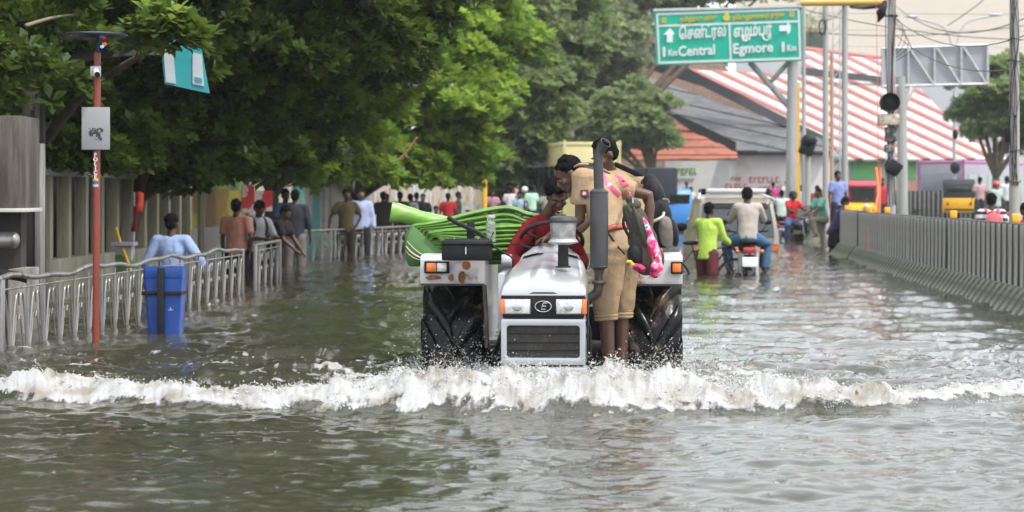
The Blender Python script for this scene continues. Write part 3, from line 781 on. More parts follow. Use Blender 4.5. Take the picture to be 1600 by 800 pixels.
def basis(f, u=(0, 0, 1)):
    """rotation whose -Y column looks along f and whose Z is near u"""
    f = Vector(f).normalized(); u = Vector(u)
    x = f.cross(u).normalized() * -1
    # person's frame: x = their left, -y = forward, z = up
    z = x.cross(-f).normalized()
    z = (u - f * u.dot(f)).normalized()
    x = (-f).cross(z).normalized()
    return Matrix((x, -f, z)).transposed()
def head_prims(s, c, B, k=1.0):
    def P(x, y, z): return c + B @ (Vector((x, y, z)) * k)
    def ball(p, r): s.ball(P(*p), tuple(q * k for q in r), 14, 10, rot=B)
    ball((0, .012, .030), (.074, .092, .086))
    ball((0, -.022, -.02), (.060, .068, .080))
    ball((0, -.040, -.070), (.040, .045, .036))
    ball((0, -.066, -.094), (.019, .018, .016))
    ball((0, -.074, .022), (.048, .018, .012))
    rtube(s, [P(0, -.088, .008), P(0, -.106, -.028)], [.009 * k, .0135 * k], 8)
    for sx in (-1, 1):
        ball((sx * .011, -.096, -.034), (.009, .010, .008))
        ball((sx * .076, .012, -.008), (.009, .019, .032))
        ball((sx * .044, -.058, -.024), (.022, .022, .02))
    ball((0, -.088, -.058), (.022, .012, .0055)); ball((0, -.086, -.069), (.019, .011, .006))
def hand_prims(s, w, d, up, k=1.0, curl=0.5, side=1):
    """palm and five fingers; d = along the forearm, up = back of the hand"""
    d = Vector(d).normalized(); up = Vector(up); up = (up - d * up.dot(d)).normalized(); r = d.cross(up) * side
    rtube(s, [w, w + d * .045 * k, w + d * .085 * k], [(.024 * k, .016 * k), (.036 * k, .015 * k), (.038 * k, .013 * k)] if abs(r.x) < 2 else .02, 10)
    for i, (o_, ln) in enumerate(((-.030, .066), (-.010, .076), (.011, .072), (.030, .056))):
        b_ = w + d * .088 * k + r * o_ * k
        a1 = curl * 55 * (1 + .12 * i); a2 = a1 + curl * 60
        d1 = d * math.cos(R(a1)) - up * math.sin(R(a1)); d2 = d * math.cos(R(a2)) - up * math.sin(R(a2))
        m_ = b_ + d1 * ln * .52 * k
        rtube(s, [b_, m_, m_ + d2 * ln * .5 * k], [.0092 * k, .0085 * k, .007 * k], 7)
    tb = w + d * .022 * k - r * .026 * k; t1 = tb + (d * .6 - r * .8 - up * .3).normalized() * .034 * k
    rtube(s, [tb, t1, t1 + (d * .85 - r * .25 - up * .55).normalized() * .034 * k], [.014 * k, .0105 * k, .0085 * k], 7)
def face_bits(par, c, B, k=1.0, brow=True):
    def P(x, y, z): return c + B @ (Vector((x, y, z)) * k)
    for sx in (-1, 1):
        s = MB(); s.ball(P(sx * .030, -.078, -.001), (.0125 * k, .008 * k, .007 * k), 10, 7, rot=B); e = s.build('eye', M_EYE, par, smooth=True)
        s = MB(); s.ball(P(sx * .030, -.0848, -.002), (.0055 * k, .003 * k, .0055 * k), 8, 6, rot=B); s.build('iris', M_HAIR, e)
        s = MB(); rtube(s, [P(sx * .014, -.094, .020), P(sx * .032, -.092, .026), P(sx * .050, -.076, .020)], [.0035 * k, .0045 * k, .003 * k], 6); s.build('eyebrow', M_HAIR, par)
def hair_prims(s, c, B, k=1.0, style='short', seed=0):
    rg = random.Random(seed)
    def P(x, y, z): return c + B @ (Vector((x, y, z)) * k)
    s.ball(P(0, .024, .046), (.080 * k, .092 * k, .080 * k), 14, 10, rot=B)
    s.ball(P(0, .045, .0), (.070 * k, .066 * k, .066 * k), 12, 8, rot=B)
    n = {'short': 30, 'curly': 110, 'cropped': 0}[style]; big = {'short': .016, 'curly': .024, 'cropped': 0}[style]
    for _ in range(n):
        a = rg.uniform(0, 2 * math.pi); e = rg.uniform(0.05, 1.45)
        x = math.cos(a) * math.cos(e); y = math.sin(a) * math.cos(e); z = math.sin(e)
        if y < -.5 and z < .42: continue
        q_ = 1.14 if style == 'curly' else 1.0; s.ball(P(x * .078 * q_, .022 + y * .090 * q_, .046 + z * .078 * q_), big * k * rg.uniform(.6, 1.2), 7, 5)
def person(label, loc, rz=0, H=1.7, lean=(0, 0), head=(0, -1, -.05), hup=(0, 0, 1), la=((.25, 0, -1), (.1, -.3, -1)), ra=((-.25, 0, -1), (-.1, -.3, -1)), ll=((.05, 0, -1), (0, .05, -1)), rl=((-.05, 0, -1), (0, .05, -1)),
           shirt=(.3, .3, .3), pants=(.03, .03, .04), sleeve=.75, leg=1.0, hair='short', skin=None, vox=.02, group=None, hip=None, name='person', tuck=False, wr=0, dhoti=False, twist=0, hands=None, shoulder=None, helmet=None, hlen=1.0, smat=None, pmat=None, faces=False, base=None, seed=0, wd=False, hoff=None, width=1.0):
    k = H / 1.7
    if wd:                                                          # directions given in world axes
        iv = Matrix.Rotation(-rz, 3, 'Z'); cv = lambda q: iv @ Vector(q)
        head = cv(head); hup = cv(hup); la = [cv(q) for q in la]; ra = [cv(q) for q in ra]; ll = [cv(q) for q in ll]; rl = [cv(q) for q in rl]
        l3 = cv((lean[0], lean[1], 1)); lean = (l3.x, -l3.y)
        if hoff: hoff = cv(hoff)
        if hands: hands = {a: (b[0], cv(b[1])) for a, b in hands.items()}
    t = thing(name, label, 'person', loc, rz, group)
    skin = skin or M_SKIN
    hc = Vector(hip) if hip else Vector((0, 0, .92 * k))
    u = Vector((lean[0], -lean[1], 1)).normalized()
    r = Matrix.Rotation(twist, 3, u) @ Vector((1, 0, 0)); r = (r - u * r.dot(u)).normalized()
    f = u.cross(r) * -1                                             # forward
    if f.dot(Vector((0, -1, 0))) < -.2: f = -f
    B = Matrix((r, -f, u)).transposed()
    Q = lambda x, y, z: hc + B @ (Vector((x, y, z)) * k)
    sh = {+1: Q(.165, 0, .475), -1: Q(-.165, 0, .475)}
    if shoulder:
        for sd in (1, -1): sh[sd] = sh[sd] + Vector(shoulder[0 if sd > 0 else 1])
    neck = Q(0, .01, .52); hb = Vector(head).normalized(); HB = basis(hb, hup)
    hd = neck + (u * .6 + Vector(hup).normalized() * .5 + hb * .18).normalized() * .145 * k
    if hoff: hd = neck + Vector(hoff)
    J = {}
    for sd, (a, b_) in ((1, la), (-1, ra)):
        a = Vector(a).normalized(); b_ = Vector(b_).normalized()
        el = sh[sd] + a * .285 * k; wr_ = el + b_ * .245 * k
        J[sd] = (sh[sd], el, wr_, a, b_)
    K_ = {}
    for sd, (a, b_) in ((1, ll), (-1, rl)):
        a = Vector(a).normalized(); b_ = Vector(b_).normalized()
        h0 = hc + (Matrix.Rotation(twist * .5, 3, 'Z') @ Vector((sd * .088 * k, 0, -.02 * k)))
        kn = h0 + a * .42 * k; an = kn + b_ * .40 * k
        K_[sd] = (h0, kn, an, a, b_)
    s = MB()
    s.ball(Q(0, 0, .02), (.140 * k, .098 * k, .10 * k), 14, 10, rot=B); s.ball(Q(0, -.004, .18), (.125 * k, .088 * k, .15 * k), 14, 10, rot=B)
    s.ball(Q(0, .0, .355), (.155 * k, .102 * k, .17 * k), 14, 10, rot=B)
    rtube(s, [sh[-1], Q(0, .008, .47), sh[1]], [.05 * k, .05 * k, .05 * k])
    rtube(s, [Q(0, .012, .46), neck, neck.lerp(hd, .6)], [.062 * k, .052 * k, .047 * k])
    head_prims(s, hd, HB, k)
    for sd in (1, -1):
        a, el, w_, da, db = J[sd]
        rtube(s, [a, a.lerp(el, .4), el, el.lerp(w_, .3), w_], [.050 * k, .046 * k, .037 * k, .038 * k, .026 * k])
        cu = .45
        upv = Vector((sd, -.2, .3))
        if hands and sd in hands: cu, upv = hands[sd]
        hand_prims(s, w_, db, upv, k, cu, sd)
        h0, kn, an, da, db = K_[sd]
        rtube(s, [h0, h0.lerp(kn, .4), kn, kn.lerp(an, .3), an], [.082 * k, .074 * k, .054 * k, .053 * k, .036 * k])
        ft = an + Vector((sd * .02, -.10, -.045)) * k
        rtube(s, [an + Vector((0, .03, -.03)) * k, an.lerp(ft, .5) + Vector((0, 0, .012)) * k, ft + Vector((0, -.04, -.005))], [.034 * k, .038 * k, .026 * k])
    body = blob('body', s, vox, skin, t, 2 if vox > .01 else 3)
    # shirt
    g = .019 * k
    s = MB(); lo = .06 if tuck else -.06 * hlen
    s.ball(Q(0, -.002, .355), (.155 * k + g, .100 * k + g, .17 * k + g), 16, 10, rot=B)
    rtube(s, [Q(0, 0, lo), Q(0, 0, .10), Q(0, -.003, .2), Q(0, -.003, .36)], [(.145 * k + g, .100 * k + g), (.138 * k + g, .096 * k + g), (.133 * k + g, .095 * k + g), (.148 * k + g, .098 * k + g)], 18) if False else None
    s.tube([Q(0, 0, lo), Q(0, 0, .10), Q(0, -.003, .2), Q(0, -.003, .36), Q(0, 0, .44)], [(.146 * k + g, .104 * k + g), (.140 * k + g, .098 * k + g), (.134 * k + g, .094 * k + g), (.150 * k + g, .098 * k + g), (.12 * k + g, .075 * k + g)], 20, up=-f)
    rtube(s, [sh[-1], Q(0, .008, .468), sh[1]], [.050 * k + g, .052 * k + g, .050 * k + g])
    rtube(s, [Q(0, .012, .455), Q(0, .006, .485)], [.060 * k, .058 * k])
    for sd in (1, -1):
        a, el, w_, da, db = J[sd]
        if sleeve <= 1: 
            e_ = a.lerp(el, sleeve); s.tube([a - da * .02, a.lerp(e_, .5), e_], [.052 * k + g, .050 * k + g, .048 * k + g], 12)
        else:
            e_ = el.lerp(w_, (sleeve - 1)); s.tube([a - da * .02, a.lerp(el, .5), el, e_], [.052 * k + g, .048 * k + g, .042 * k + g, .034 * k + g], 12)
    sm = smat or cloth('%d_%d_%d' % tuple(int(c * 99) for c in shirt), shirt)
    sh_ = blob('shirt', s, vox * 1.1, sm, t, 2, wr or vox * .3, 8)
    s = MB()
    pm = pmat or cloth('p%d_%d_%d' % tuple(int(c * 99) for c in pants), pants)
    s.tube([Q(0, 0, .10), Q(0, 0, .03), Q(0, 0, -.05), hc + Vector((0, 0, -.10)) * k], [(.137 * k + .01, .095 * k + .01), (.150 * k + .01, .108 * k + .01), (.155 * k + .01, .112 * k + .01), (.12 * k, .09 * k)], 18, up=-f)
    for sd in (1, -1):
        h0, kn, an, da, db = K_[sd]
        g2 = .022 * k
        if leg <= .5:
            e_ = h0.lerp(kn, leg * 2); s.tube([h0, h0.lerp(e_, .5), e_], [.084 * k + g2, .082 * k + g2, (.070 if leg > .3 else .085) * k + g2], 12)
        else:
            e_ = kn.lerp(an, (leg - .5) * 2); s.tube([h0, h0.lerp(kn, .5), kn, e_], [.084 * k + g2, .076 * k + g2, .062 * k + g2, .048 * k + g2], 12)
    if dhoti:
        a_ = (K_[1][1] + K_[-1][1]) / 2
        e_ = (K_[1][0] + K_[-1][0]) / 2; e2 = e_.lerp(a_, dhoti)
        s.tube([Q(0, 0, .0), e_.lerp(e2, .5), e2], [(.15 * k, .12 * k), (.17 * k, .14 * k), (.19 * k, .15 * k)], 16, up=-f)
    blob('lungi' if dhoti else ('trousers' if leg > .5 else 'shorts'), s, vox * 1.25, pm, t, 2, wr or vox * .3, 7)
    # hair
    if helmet:
        s = MB(); s.ball(hd + HB @ Vector((0, .005, .03)) * k, (.118 * k, .135 * k, .12 * k), 16, 12, rot=HB); s.build('helmet', helmet, t, smooth=True)
        s = MB(); s.ball(hd + HB @ Vector((0, -.03, .0)) * k, (.102 * k, .112 * k, .06 * k), 16, 12, rot=HB); s.build('visor', M_GLASSD, t, smooth=True)
    elif hair != 'bald':
        s = MB(); hair_prims(s, hd, HB, k, hair, seed)
        blob('hair', s, max(.009, vox * .6), M_HAIR, t, 1, .003 if vox < .012 else .004, 40)
    if faces: face_bits(t, hd, HB, k)
    t['j'] = 0; del t['j']
    return t, dict(hd=hd, HB=HB, sh=sh, J=J, K=K_, Q=Q, B=B, hc=hc, shirt=sm)
# ------------------------------------------------------------------ the three men on the tractor
M_KHAKI = cloth('khaki', (0.33, 0.235, 0.14), dirt=(0.30, 0.19, 0.10), dscale=4, dthr=(.55, .8))
M_RED = cloth('dark_red_checks', (0.17, 0.008, 0.012))
def rel(p, o): return Vector(p) - Vector(o)
def BV(*obs):
    from mathutils.bvhtree import BVHTree
    vs, fs = [], []
    bpy.context.view_layer.update()
    for o in obs:
        b0 = len(vs); mw_ = o.matrix_world
        vs += [mw_ @ v.co for v in o.data.vertices]; fs += [[i + b0 for i in p.vertices] for p in o.data.polygons]
    return BVHTree.FromPolygons(vs, fs)
def on(bv, px, py, off=.006, D=13.4):
    d = (W(px, py, 10) - Vector((0, 0, CH))).normalized()
    h = bv.ray_cast(Vector((0, 0, CH)), d)
    return (h[0] - d * off) if h[0] is not None else None
def kid(t, n): return [c for c in KIDS[t.name] if c.name.split('.')[0] == n][0]
def strap(par, pts, w_, th, m, name='strap'):
    """flat band along world points"""
    pts = [p for p in pts if p is not None]
    if len(pts) < 2: return
    pts = bez(pts, 20); iv = par.matrix_world.inverted()
    s = MB(); s.tube([iv @ p for p in pts], [(w_ / 2, th / 2)] * len(pts), 10, up=iv.to_3x3() @ Vector((0.15, 1, 0.1)))
    s.v = s.v; return s.build(name, m, par, smooth=True, auto=.9)
def bag_blob(par, name, m, els, vox=.009, wr=.004, wf=10):
    s = MB()
    for px, py, D, rx, ry, rz_, ang in els:
        s.ball(W(px, py, D) - par.location, (rx, ry, rz_), 14, 10, rot=Matrix.Rotation(R(ang), 3, 'Y'))
    return blob(name, s, vox, m, par, 2, wr, wf)
# driver: seated, bending over the wheel, curly hair, smiling down
dl = W(851, 405, 14.22); dl.z = 0.535
drv, dj = person('young driver with curly hair in a dark red shirt, bent over the steering wheel', dl, R(2), 1.62, wd=True, lean=(.03, -.40), head=(.16, -1, -.60), hup=(.03, -.5, 1), hip=(0, 0, .10), hoff=(.075, -.10, .14), shoulder=((-.025, -.02, -.055), (.025, -.02, -.055)),
    la=((.45, -.35, -.9), (-.10, -.9, -.25)), ra=((-.50, -.35, -.80), (.62, -.72, -.30)), ll=((.35, -1, -.05), (0, -.2, -1)), rl=((-.35, -1, -.05), (0, -.2, -1)),
    sleeve=1.62, smat=M_RED, pants=(.03, .03, .05), hair='curly', vox=.0095, wr=.006, faces=True, skin=M_SKIN, hands={1: (.85, (0, -.2, 1)), -1: (.85, (0, -.2, 1))}, seed=3)
s = MB()
c, HB = dj['hd'], dj['HB']
rtube(s, [c + HB @ Vector((-.022, -.098, -.060)), c + HB @ Vector((0, -.1025, -.063)), c + HB @ Vector((.022, -.098, -.060))], [.0015, .0035, .0015], 6); s.build('teeth', mat('teeth', (.6, .58, .52), .3), drv)
s = MB()
Q = dj['Q']
for sx in (-1, 1): s.add([Q(sx * .01, -.085, .485), Q(sx * .075, -.03, .545), Q(sx * .085, -.09, .47), Q(sx * .03, -.118, .43)], [[0, 1, 2, 3]])
tag(s.build('collar', M_RED, drv, solid=.006, bevel=.002))
# nearer policeman: stands on the foot plate, seen from behind his left shoulder, bending towards the driver
cl = W(966, 560, 13.50); cl.z = -0.12
c1, cj = person('nearer policeman in khaki uniform with rolled trousers, bending over the tractor driver', cl, R(-122), 1.78, wd=True, lean=(-.34, .44), head=(-.95, -.04, -.60), hup=(-.45, 0, .8), hip=(0, 0, 1.03), hoff=(-.185, -.05, .005),
    la=((-.06, .05, -1), (-.80, .30, -.42)), ra=((.88, -.05, -.22), (-.02, -.15, -1)), ll=((-.10, -.0, -1), (.06, -.06, -1)), rl=((-.04, .16, -1), (-.0, -.02, -1)),
    sleeve=.62, leg=.55, smat=M_KHAKI, pmat=M_KHAKI, vox=.0095, wr=.008, faces=True, tuck=True, hands={1: (.7, (0, -.2, 1)), -1: (.8, (1, 0, 0))}, skin=M_SKIN, seed=5)
Q = cj['Q']; B_ = cj['B']
s = MB(); s.tube([Q(math.cos(a) * .172, math.sin(a) * .130, .065) for a in np.linspace(0, 2 * math.pi, 41)[:-1]], [(.006, .021)] * 40, 8, closed=True, up=B_ @ Vector((0, 0, 1)))
M_BELT = mat('tan_leather_belt', (.34, .05, .02), .4, coat=.3)
belt = s.build('belt', M_BELT, c1, smooth=True)
def shoulder_patch(par, px, py, obs):
    bv = BV(*obs); iv = par.matrix_world.inverted()
    def pt(x, y, o): return iv @ on(bv, px + x, py + y, o)
    o_ = ((-6.5, -6), (6, -7), (7.5, 4), (1.5, 8), (-5.5, 4))
    s = MB(); s.add([pt(x, y, .004) for x, y in o_] + [pt(x, y, .009) for x, y in o_], [[5, 6, 7, 8, 9]] + [[i, (i + 1) % 5, 5 + (i + 1) % 5, 5 + i] for i in range(5)])
    p = s.build('shoulder_patch', mat('navy_patch', (.05, .02, .09), .7), par)
    for rad, o2, m in ((4.2, .011, mat('patch_red', (.5, .06, .06), .7)), (2.6, .013, mat('patch_gold', (.6, .5, .35), .7))):
        n = 14; s = MB(); ring_ = [pt(math.cos(a) * rad, math.sin(a) * rad - .6, o2) for a in np.linspace(0, 2 * math.pi, n + 1)[:-1]]
        s.add(ring_ + [pt(0, -.6, o2 + .001)], [[i, (i + 1) % n, n] for i in range(n)]); s.build('emblem', m, p)
bpy.context.view_layer.update()
shoulder_patch(c1, 913, 303, [kid(c1, 'shirt')])
s = MB()
for sx in (1, -1):
    s.add([Q(sx * .07, -.015, .575), Q(sx * .195, -.02, .56), Q(sx * .195, .03, .56), Q(sx * .07, .035, .58)], [[0, 1, 2, 3]])
    s.build('epaulette', M_KHAKI, c1, solid=.012, bevel=.003); s = MB()
s = MB(); K0 = cj['K']
for sd in (1, -1):
    h0, kn, an, da, db = K0[sd]; e_ = kn.lerp(an, .10)
    for q, r_ in ((-.018, .078), (.004, .080), (.024, .077)):
        x_, y_ = frame_of(db); s = MB(); s.tube([e_ + db * q + x_ * math.cos(a) * (r_ - .006) + y_ * math.sin(a) * (r_ - .006) for a in np.linspace(0, 2 * math.pi, 25)[:-1]], .014, 7, closed=True); s.build('trouser_cuff', M_KHAKI, c1, smooth=True)
# farther policeman
c2l = W(1003, 560, 14.42); c2l.z = -0.06
c2, c2j = person('farther policeman in khaki whose face is behind the exhaust pipe, wearing a black backpack', c2l, R(-122), 1.76, wd=True, lean=(-.50, .12), head=(-.85, -.32, -.50), hup=(-.35, -.1, 1), hip=(0, 0, 1.0), hoff=(-.045, -.05, .125),
    la=((-.30, -.1, -.9), (-.6, -.2, -.6)), ra=((.80, -.10, -.42), (.10, -.05, -1)), ll=((-.05, -.0, -1), (0, .0, -1)), rl=((.05, .05, -1), (0, .0, -1)),
    sleeve=.60, smat=M_KHAKI, pmat=M_KHAKI, vox=.011, wr=.006, faces=True, skin=M_SKIN, seed=8)
bpy.context.view_layer.update()
# nearer policeman's bag: olive with pink camouflage panels
M_OLIVE = cloth('olive_bag', (.060, .056, .042), rough=.7)
M_BLK = cloth('black_bag', (.012, .012, .014), rough=.6)
M_GRYB = cloth('grey_bag', (.17, .15, .13), rough=.7, var=.4)
def camo(name, pink, sc=14):
    m = mat(name, pink, .6, var=.1); nt = m.node_tree; N = nt.nodes; L = nt.links; b = N['Principled BSDF']
    v = N.new('ShaderNodeTexNoise'); v.inputs['Scale'].default_value = sc; v.inputs['Detail'].default_value = 3
    tc = N.new('ShaderNodeTexCoord'); L.new(tc.outputs['Object'], v.inputs[0])
    cr = N.new('ShaderNodeValToRGB'); cr.color_ramp.interpolation = 'CONSTANT'
    e = cr.color_ramp.elements; e[0].color = (.10, .012, .04, 1); e[1].position = .40; e[1].color = (*pink, 1)
    q = e.new(.53); q.color = (.75, .22, .33, 1); q = e.new(.59); q.color = (.62, .60, .62, 1); q = e.new(.68); q.color = (.12, .16, .35, 1)
    L.new(v.outputs[0], cr.inputs[0]); L.new(cr.outputs[0], b.inputs['Base Color']); return m
M_PINK = camo('pink_camouflage', (.62, .02, .12))
M_PINKL = camo('pale_pink_camouflage', (.72, .14, .25), 11)
bg = thing('backpack', 'olive and pink camouflage school backpack hanging from the nearer policeman', 'backpack', W(1005, 380, 13.08))
bpy.context.view_layer.update()
bag_blob(bg, 'bag_body', M_OLIVE, [(995, 345, 13.10, .075, .075, .11, -16), (1004, 375, 13.08, .10, .09, .13, -14), (1012, 405, 13.05, .115, .095, .11, -10), (986, 345, 13.05, .04, .05, .12, -20)])
bag_blob(bg, 'olive_fold', M_OLIVE, [(991, 350, 13.02, .022, .03, .14, -20), (1000, 355, 12.99, .022, .03, .15, -18), (1009, 362, 12.985, .018, .03, .13, -20)], .007, .002)
bag_blob(bg, 'pink_panel', M_PINK, [(1012, 360, 13.0, .026, .05, .10, -22), (1022, 392, 12.975, .040, .06, .12, -16), (1025, 420, 12.97, .045, .06, .065, 10)], .007, .002)
bag_blob(bg, 'front_pocket', M_BLK, [(993, 400, 12.99, .055, .05, .085, -10)], .008, .002)
bag_blob(bg, 'pink_pocket', M_PINK, [(997, 418, 12.965, .06, .04, .028, 16)], .006, .002)
bag_blob(bg, 'top_flap', M_OLIVE, [(990, 322, 13.10, .055, .06, .04, -25), (984, 312, 13.12, .03, .04, .03, -30)], .007, .003)
s = MB(); s.box(W(1025, 400, 12.93) - bg.location, (.035, .015, .04)); s.build('buckle', M_BLACK, bg, bevel=.004)
s = MB()
s.ball(W(983, 409, 12.93) - bg.location, (.024, .014, .012)); s.ball(W(988, 413, 12.92) - bg.location, (.014, .012, .014)); s.build('yellow_charm', M_YEL, bg, smooth=True)
bv1 = BV(kid(c1, 'shirt'), kid(c1, 'body'))
strap(bg, [on(bv1, 938, 272), on(bv1, 944, 283), on(bv1, 955, 297), on(bv1, 966, 308), on(bv1, 976, 320)], .062, .010, M_PINKL)
strap(bg, [on(bv1, 953, 268), on(bv1, 961, 275), on(bv1, 969, 282), on(bv1, 976, 290), on(bv1, 981, 299), W(989, 314, 13.05)], .055, .010, M_PINKL)
strap(bg, [W(978, 330, 13.05), W(974, 350, 13.05), W(984, 372, 13.02)], .02, .006, M_BLK)
bvt = BV(kid(c1, 'shirt'), kid(c1, 'trousers'))
strap(bg, [on(bvt, 949, 362), on(bvt, 957, 374), on(bvt, 966, 386), W(976, 397, 13.02)], .014, .006, M_BLK)
# farther policeman's bag: black with a grey pocket
bh = thing('backpack', 'black backpack with a rounded grey pocket hanging beside the grab rail', 'backpack', W(1030, 345, 14.05))
bpy.context.view_layer.update()
bag_blob(bh, 'bag_body', M_BLK, [(1022, 305, 14.12, .08, .09, .13, -14), (1028, 335, 14.10, .10, .10, .14, -12), (1034, 362, 14.05, .11, .10, .12, 0), (1018, 290, 14.15, .06, .07, .09, -20)], .010)
bag_blob(bh, 'grey_pocket', M_GRYB, [(1041, 362, 13.985, .062, .07, .115, -8)], .008, .003)
bag_blob(bh, 'side_panel', M_BLK, [(1053, 364, 14.0, .035, .07, .105, -8)], .008, .002)
s = MB(); s.tube([W(1036, 312, 14.0) - bh.location, W(1044, 313, 13.98) - bh.location, W(1045, 317, 13.98) - bh.location], [.014, .012, .012], 8); s.build('zip_pull', M_GRYB, bh)
bv2 = BV(kid(c2, 'shirt'), kid(c2, 'body'))
strap(bh, [on(bv2, 960, 256), on(bv2, 969, 256), on(bv2, 979, 259), on(bv2, 989, 265), on(bv2, 998, 274), on(bv2, 1003, 283), W(1012, 292, 14.05)], .038, .010, M_BLK)
strap(bh, [on(bv2, 980, 251), on(bv2, 990, 254), on(bv2, 999, 259), on(bv2, 1006, 267), on(bv2, 1012, 278), W(1020, 296, 14.0)], .034, .010, M_BLK)
# ------------------------------------------------------------------ text
def text(body, size, mat_, parent, M, name='lettering', depth=.004, bold=0, align='CENTER', sx=1.0):
    cu = bpy.data.curves.new(name, 'FONT'); cu.body = body; cu.size = size; cu.extrude = depth; cu.align_x = align; cu.align_y = 'CENTER'
    cu.resolution_u = 2
    o = bpy.data.objects.new(name, cu); COL.objects.link(o)
    me = evaled(o); bpy.data.objects.remove(o); bpy.data.curves.remove(cu)
    if bold:                                                    # heavier strokes: the same glyphs laid over each other with small shifts
        bm = bmesh.new()
        for q_, (dx, dy) in enumerate(((0, 0), (1, .3), (-1, -.3), (-.3, 1), (.3, -1))):
            m2 = me.copy(); m2.transform(Matrix.Translation((dx * bold, dy * bold, q_ * .0012))); bm.from_mesh(m2); bpy.data.meshes.remove(m2)
        bm.to_mesh(me); bm.free()
    me.transform(M @ Matrix.Scale(sx, 4, (1, 0, 0))); me.materials.clear(); me.materials.append(mat_)
    return link(name, me, parent)
FRONT = Matrix.Rotation(R(90), 4, 'X')                     # text facing the camera
# ------------------------------------------------------------------ railings on the left
def fence(label, A, Bp, bays, top=.59, post_every=8, ends=True, group='steel railings along the left pavement', wav=0):
    A = Vector(A); Bp = Vector(Bp); d = Bp - A; Ln = d.length; rz = math.atan2(d.y, d.x)
    t = thing('fence', label, 'railing', (A.x, A.y, 0), rz, group)
    s = MB(); m = bays * 2
    s.tube([(Ln * i / m, 0, top + wav * (.02 * math.sin(i * .55 + 1) + .012 * math.sin(i * 1.3))) for i in range(m + 1)], .023, 10); s.build('top_rail', M_SS, t, smooth=True, auto=.9)
    s = MB(); s.tube([(0, 0, top - .08), (Ln, 0, top - .08)], .008, 6); s.build('lower_rail', M_SS, t)
    pb = Ln / bays
    def piece(nm, mb, xs):
        o0 = mb.build(nm, M_SS, t, smooth=True, auto=.9)
        for i, x in enumerate(xs):
            if i == 0: o0.location.x = x; continue
            o = o0.copy(); COL.objects.link(o); o.parent = t; o.location = (x, 0, 0)
    xs = [pb * (i + .5) for i in range(bays)]
    s = MB(); s.tube([(0, 0, -.66), (0, 0, top - .02)], .011, 8); piece('bar', s, xs)
    k = pb / .56
    for sg in (-1, 1):
        s = MB(); s.tube(bez([(sg * .02, .0, -.6), (sg * .03 * k, 0, -.1), (sg * .09 * k, 0, .22), (sg * .17 * k, 0, top - .15), (sg * .24 * k, 0, top - .13), (sg * .27 * k, 0, top - .22)], 14), .0085, 6); piece('arch', s, xs)
        s = MB(); s.tube(bez([(sg * .035, .01, -.6), (sg * .06 * k, .01, -.1), (sg * .15 * k, .01, .10), (sg * .22 * k, .01, top - .30), (sg * .26 * k, .01, top - .34)], 10), .0075, 6); piece('arch', s, xs)
    for i in range(0, bays + 1):
        if i % post_every == 0 or i == bays:
            s = MB(); s.box((pb * i, 0, (top - .66) / 2), (.045, .045, top + .66)); s.build('post', M_SS, t, bevel=.006)
    return t
fence('curved steel railing in front of the blue bin and the red police pole', (-4.22, 12.6), (-4.0, 15.0), 5, wav=1, post_every=5)
fence('long steel railing with looped bars behind the blue bin', (-4.0, 15.05), (-3.37, 24.0), 21, wav=1, post_every=21, top=.585)
fence('short separate railing panel standing at the gap in the railings', W(399, 455, 25.0).xy, W(437, 441, 27.5).xy, 4, post_every=4, top=.60)
fence('far steel railing beyond the gap, running behind the hose coil', W(437, 409, 35.7).xy, W(662, 391, 43.6).xy, 18, post_every=6, top=.56)
fence('farthest steel railing on the left beside the parked motorbikes', W(664, 391, 43.7).xy, (1.4, 66), 20, post_every=10, top=.56)

# ------------------------------------------------------------------ red police pole
pp = W(149, 540, 15.96); pp.z = -.65
pole = thing('police_pole', 'red police camera pole with a white board, standing in front of the railing', 'pole', pp)
M_REDP = mat('red_oxide_paint', (.21, .035, .018), .5, var=.2, dirt=(.16, .05, .03), dscale=9, dthr=(.5, .7))
def PP(px, py, dy=0): return W(px, py, 15.96 + dy) - pp
s = MB(); s.cyl((0, 0, 0), PP(152, 82), .029, n=16); s.build('pole', M_REDP, pole, smooth=True, auto=.6)
b0 = PP(151.5, 201)
s = MB(); s.box((b0.x, -.045, b0.z), (.232, .02, .352)); bo = s.build('board', mat('grey_white_board', (.27, .27, .28), .7, var=.06), pole, bevel=.004)
s = MB(); rg = random.Random(4)
pl = [(b0.x - .072, b0.z - .005), (b0.x - .03, b0.z + .006), (b0.x + .01, b0.z + .0), (b0.x + .07, b0.z + .008), (b0.x + .062, b0.z - .028), (b0.x + .03, b0.z - .04), (b0.x + .055, b0.z - .06), (b0.x + .055, b0.z - .1), (b0.x + .0, b0.z - .095), (b0.x - .005, b0.z - .06), (b0.x - .045, b0.z - .065), (b0.x - .06, b0.z - .03)]
s.prism(pl, -.058, -.0555); s.build('torn_notice', mat('torn_black_notice', (.03, .03, .03), .8, var=.3, dirt=(.3, .3, .3), dscale=28, dthr=(.5, .56)), bo)
for i, ch in enumerate('POLICE'):
    text(ch, .046, M_WHITE, pole, Matrix.Translation(PP(150.5, 242.5 + i * 6.9, 0) + Vector((0, -.031, 0))) @ FRONT, 'letter', .002, .0012)
for z_, c_ in ((281, (.55, .42, .03)), (285.5, (.02, .12, .30)), (290, (.35, .42, .5))):
    s = MB(); q = PP(150.5, z_); s.cyl((q.x, 0, q.z - .010), (q.x, 0, q.z + .010), .0305, n=16); s.build('band', mat('band%d' % z_, c_, .5), pole)
q = PP(150, 57)
s = MB(); s.lathe((q.x, 0, q.z), [(.02, -.035), (.20, -.02), (.262, 0), (.266, .012), (.25, .022), (.02, .045)], 32); s.build('solar_disc', mat('dark_panel', (.02, .025, .035), .25), pole, smooth=True, auto=.5)
s = MB(); s.tube([PP(141, 68), PP(148, 80), PP(152, 86)], .006, 6); s.tube([PP(152, 95), PP(152, 62)], .012, 8); s.build('stay', M_BLACK, pole)
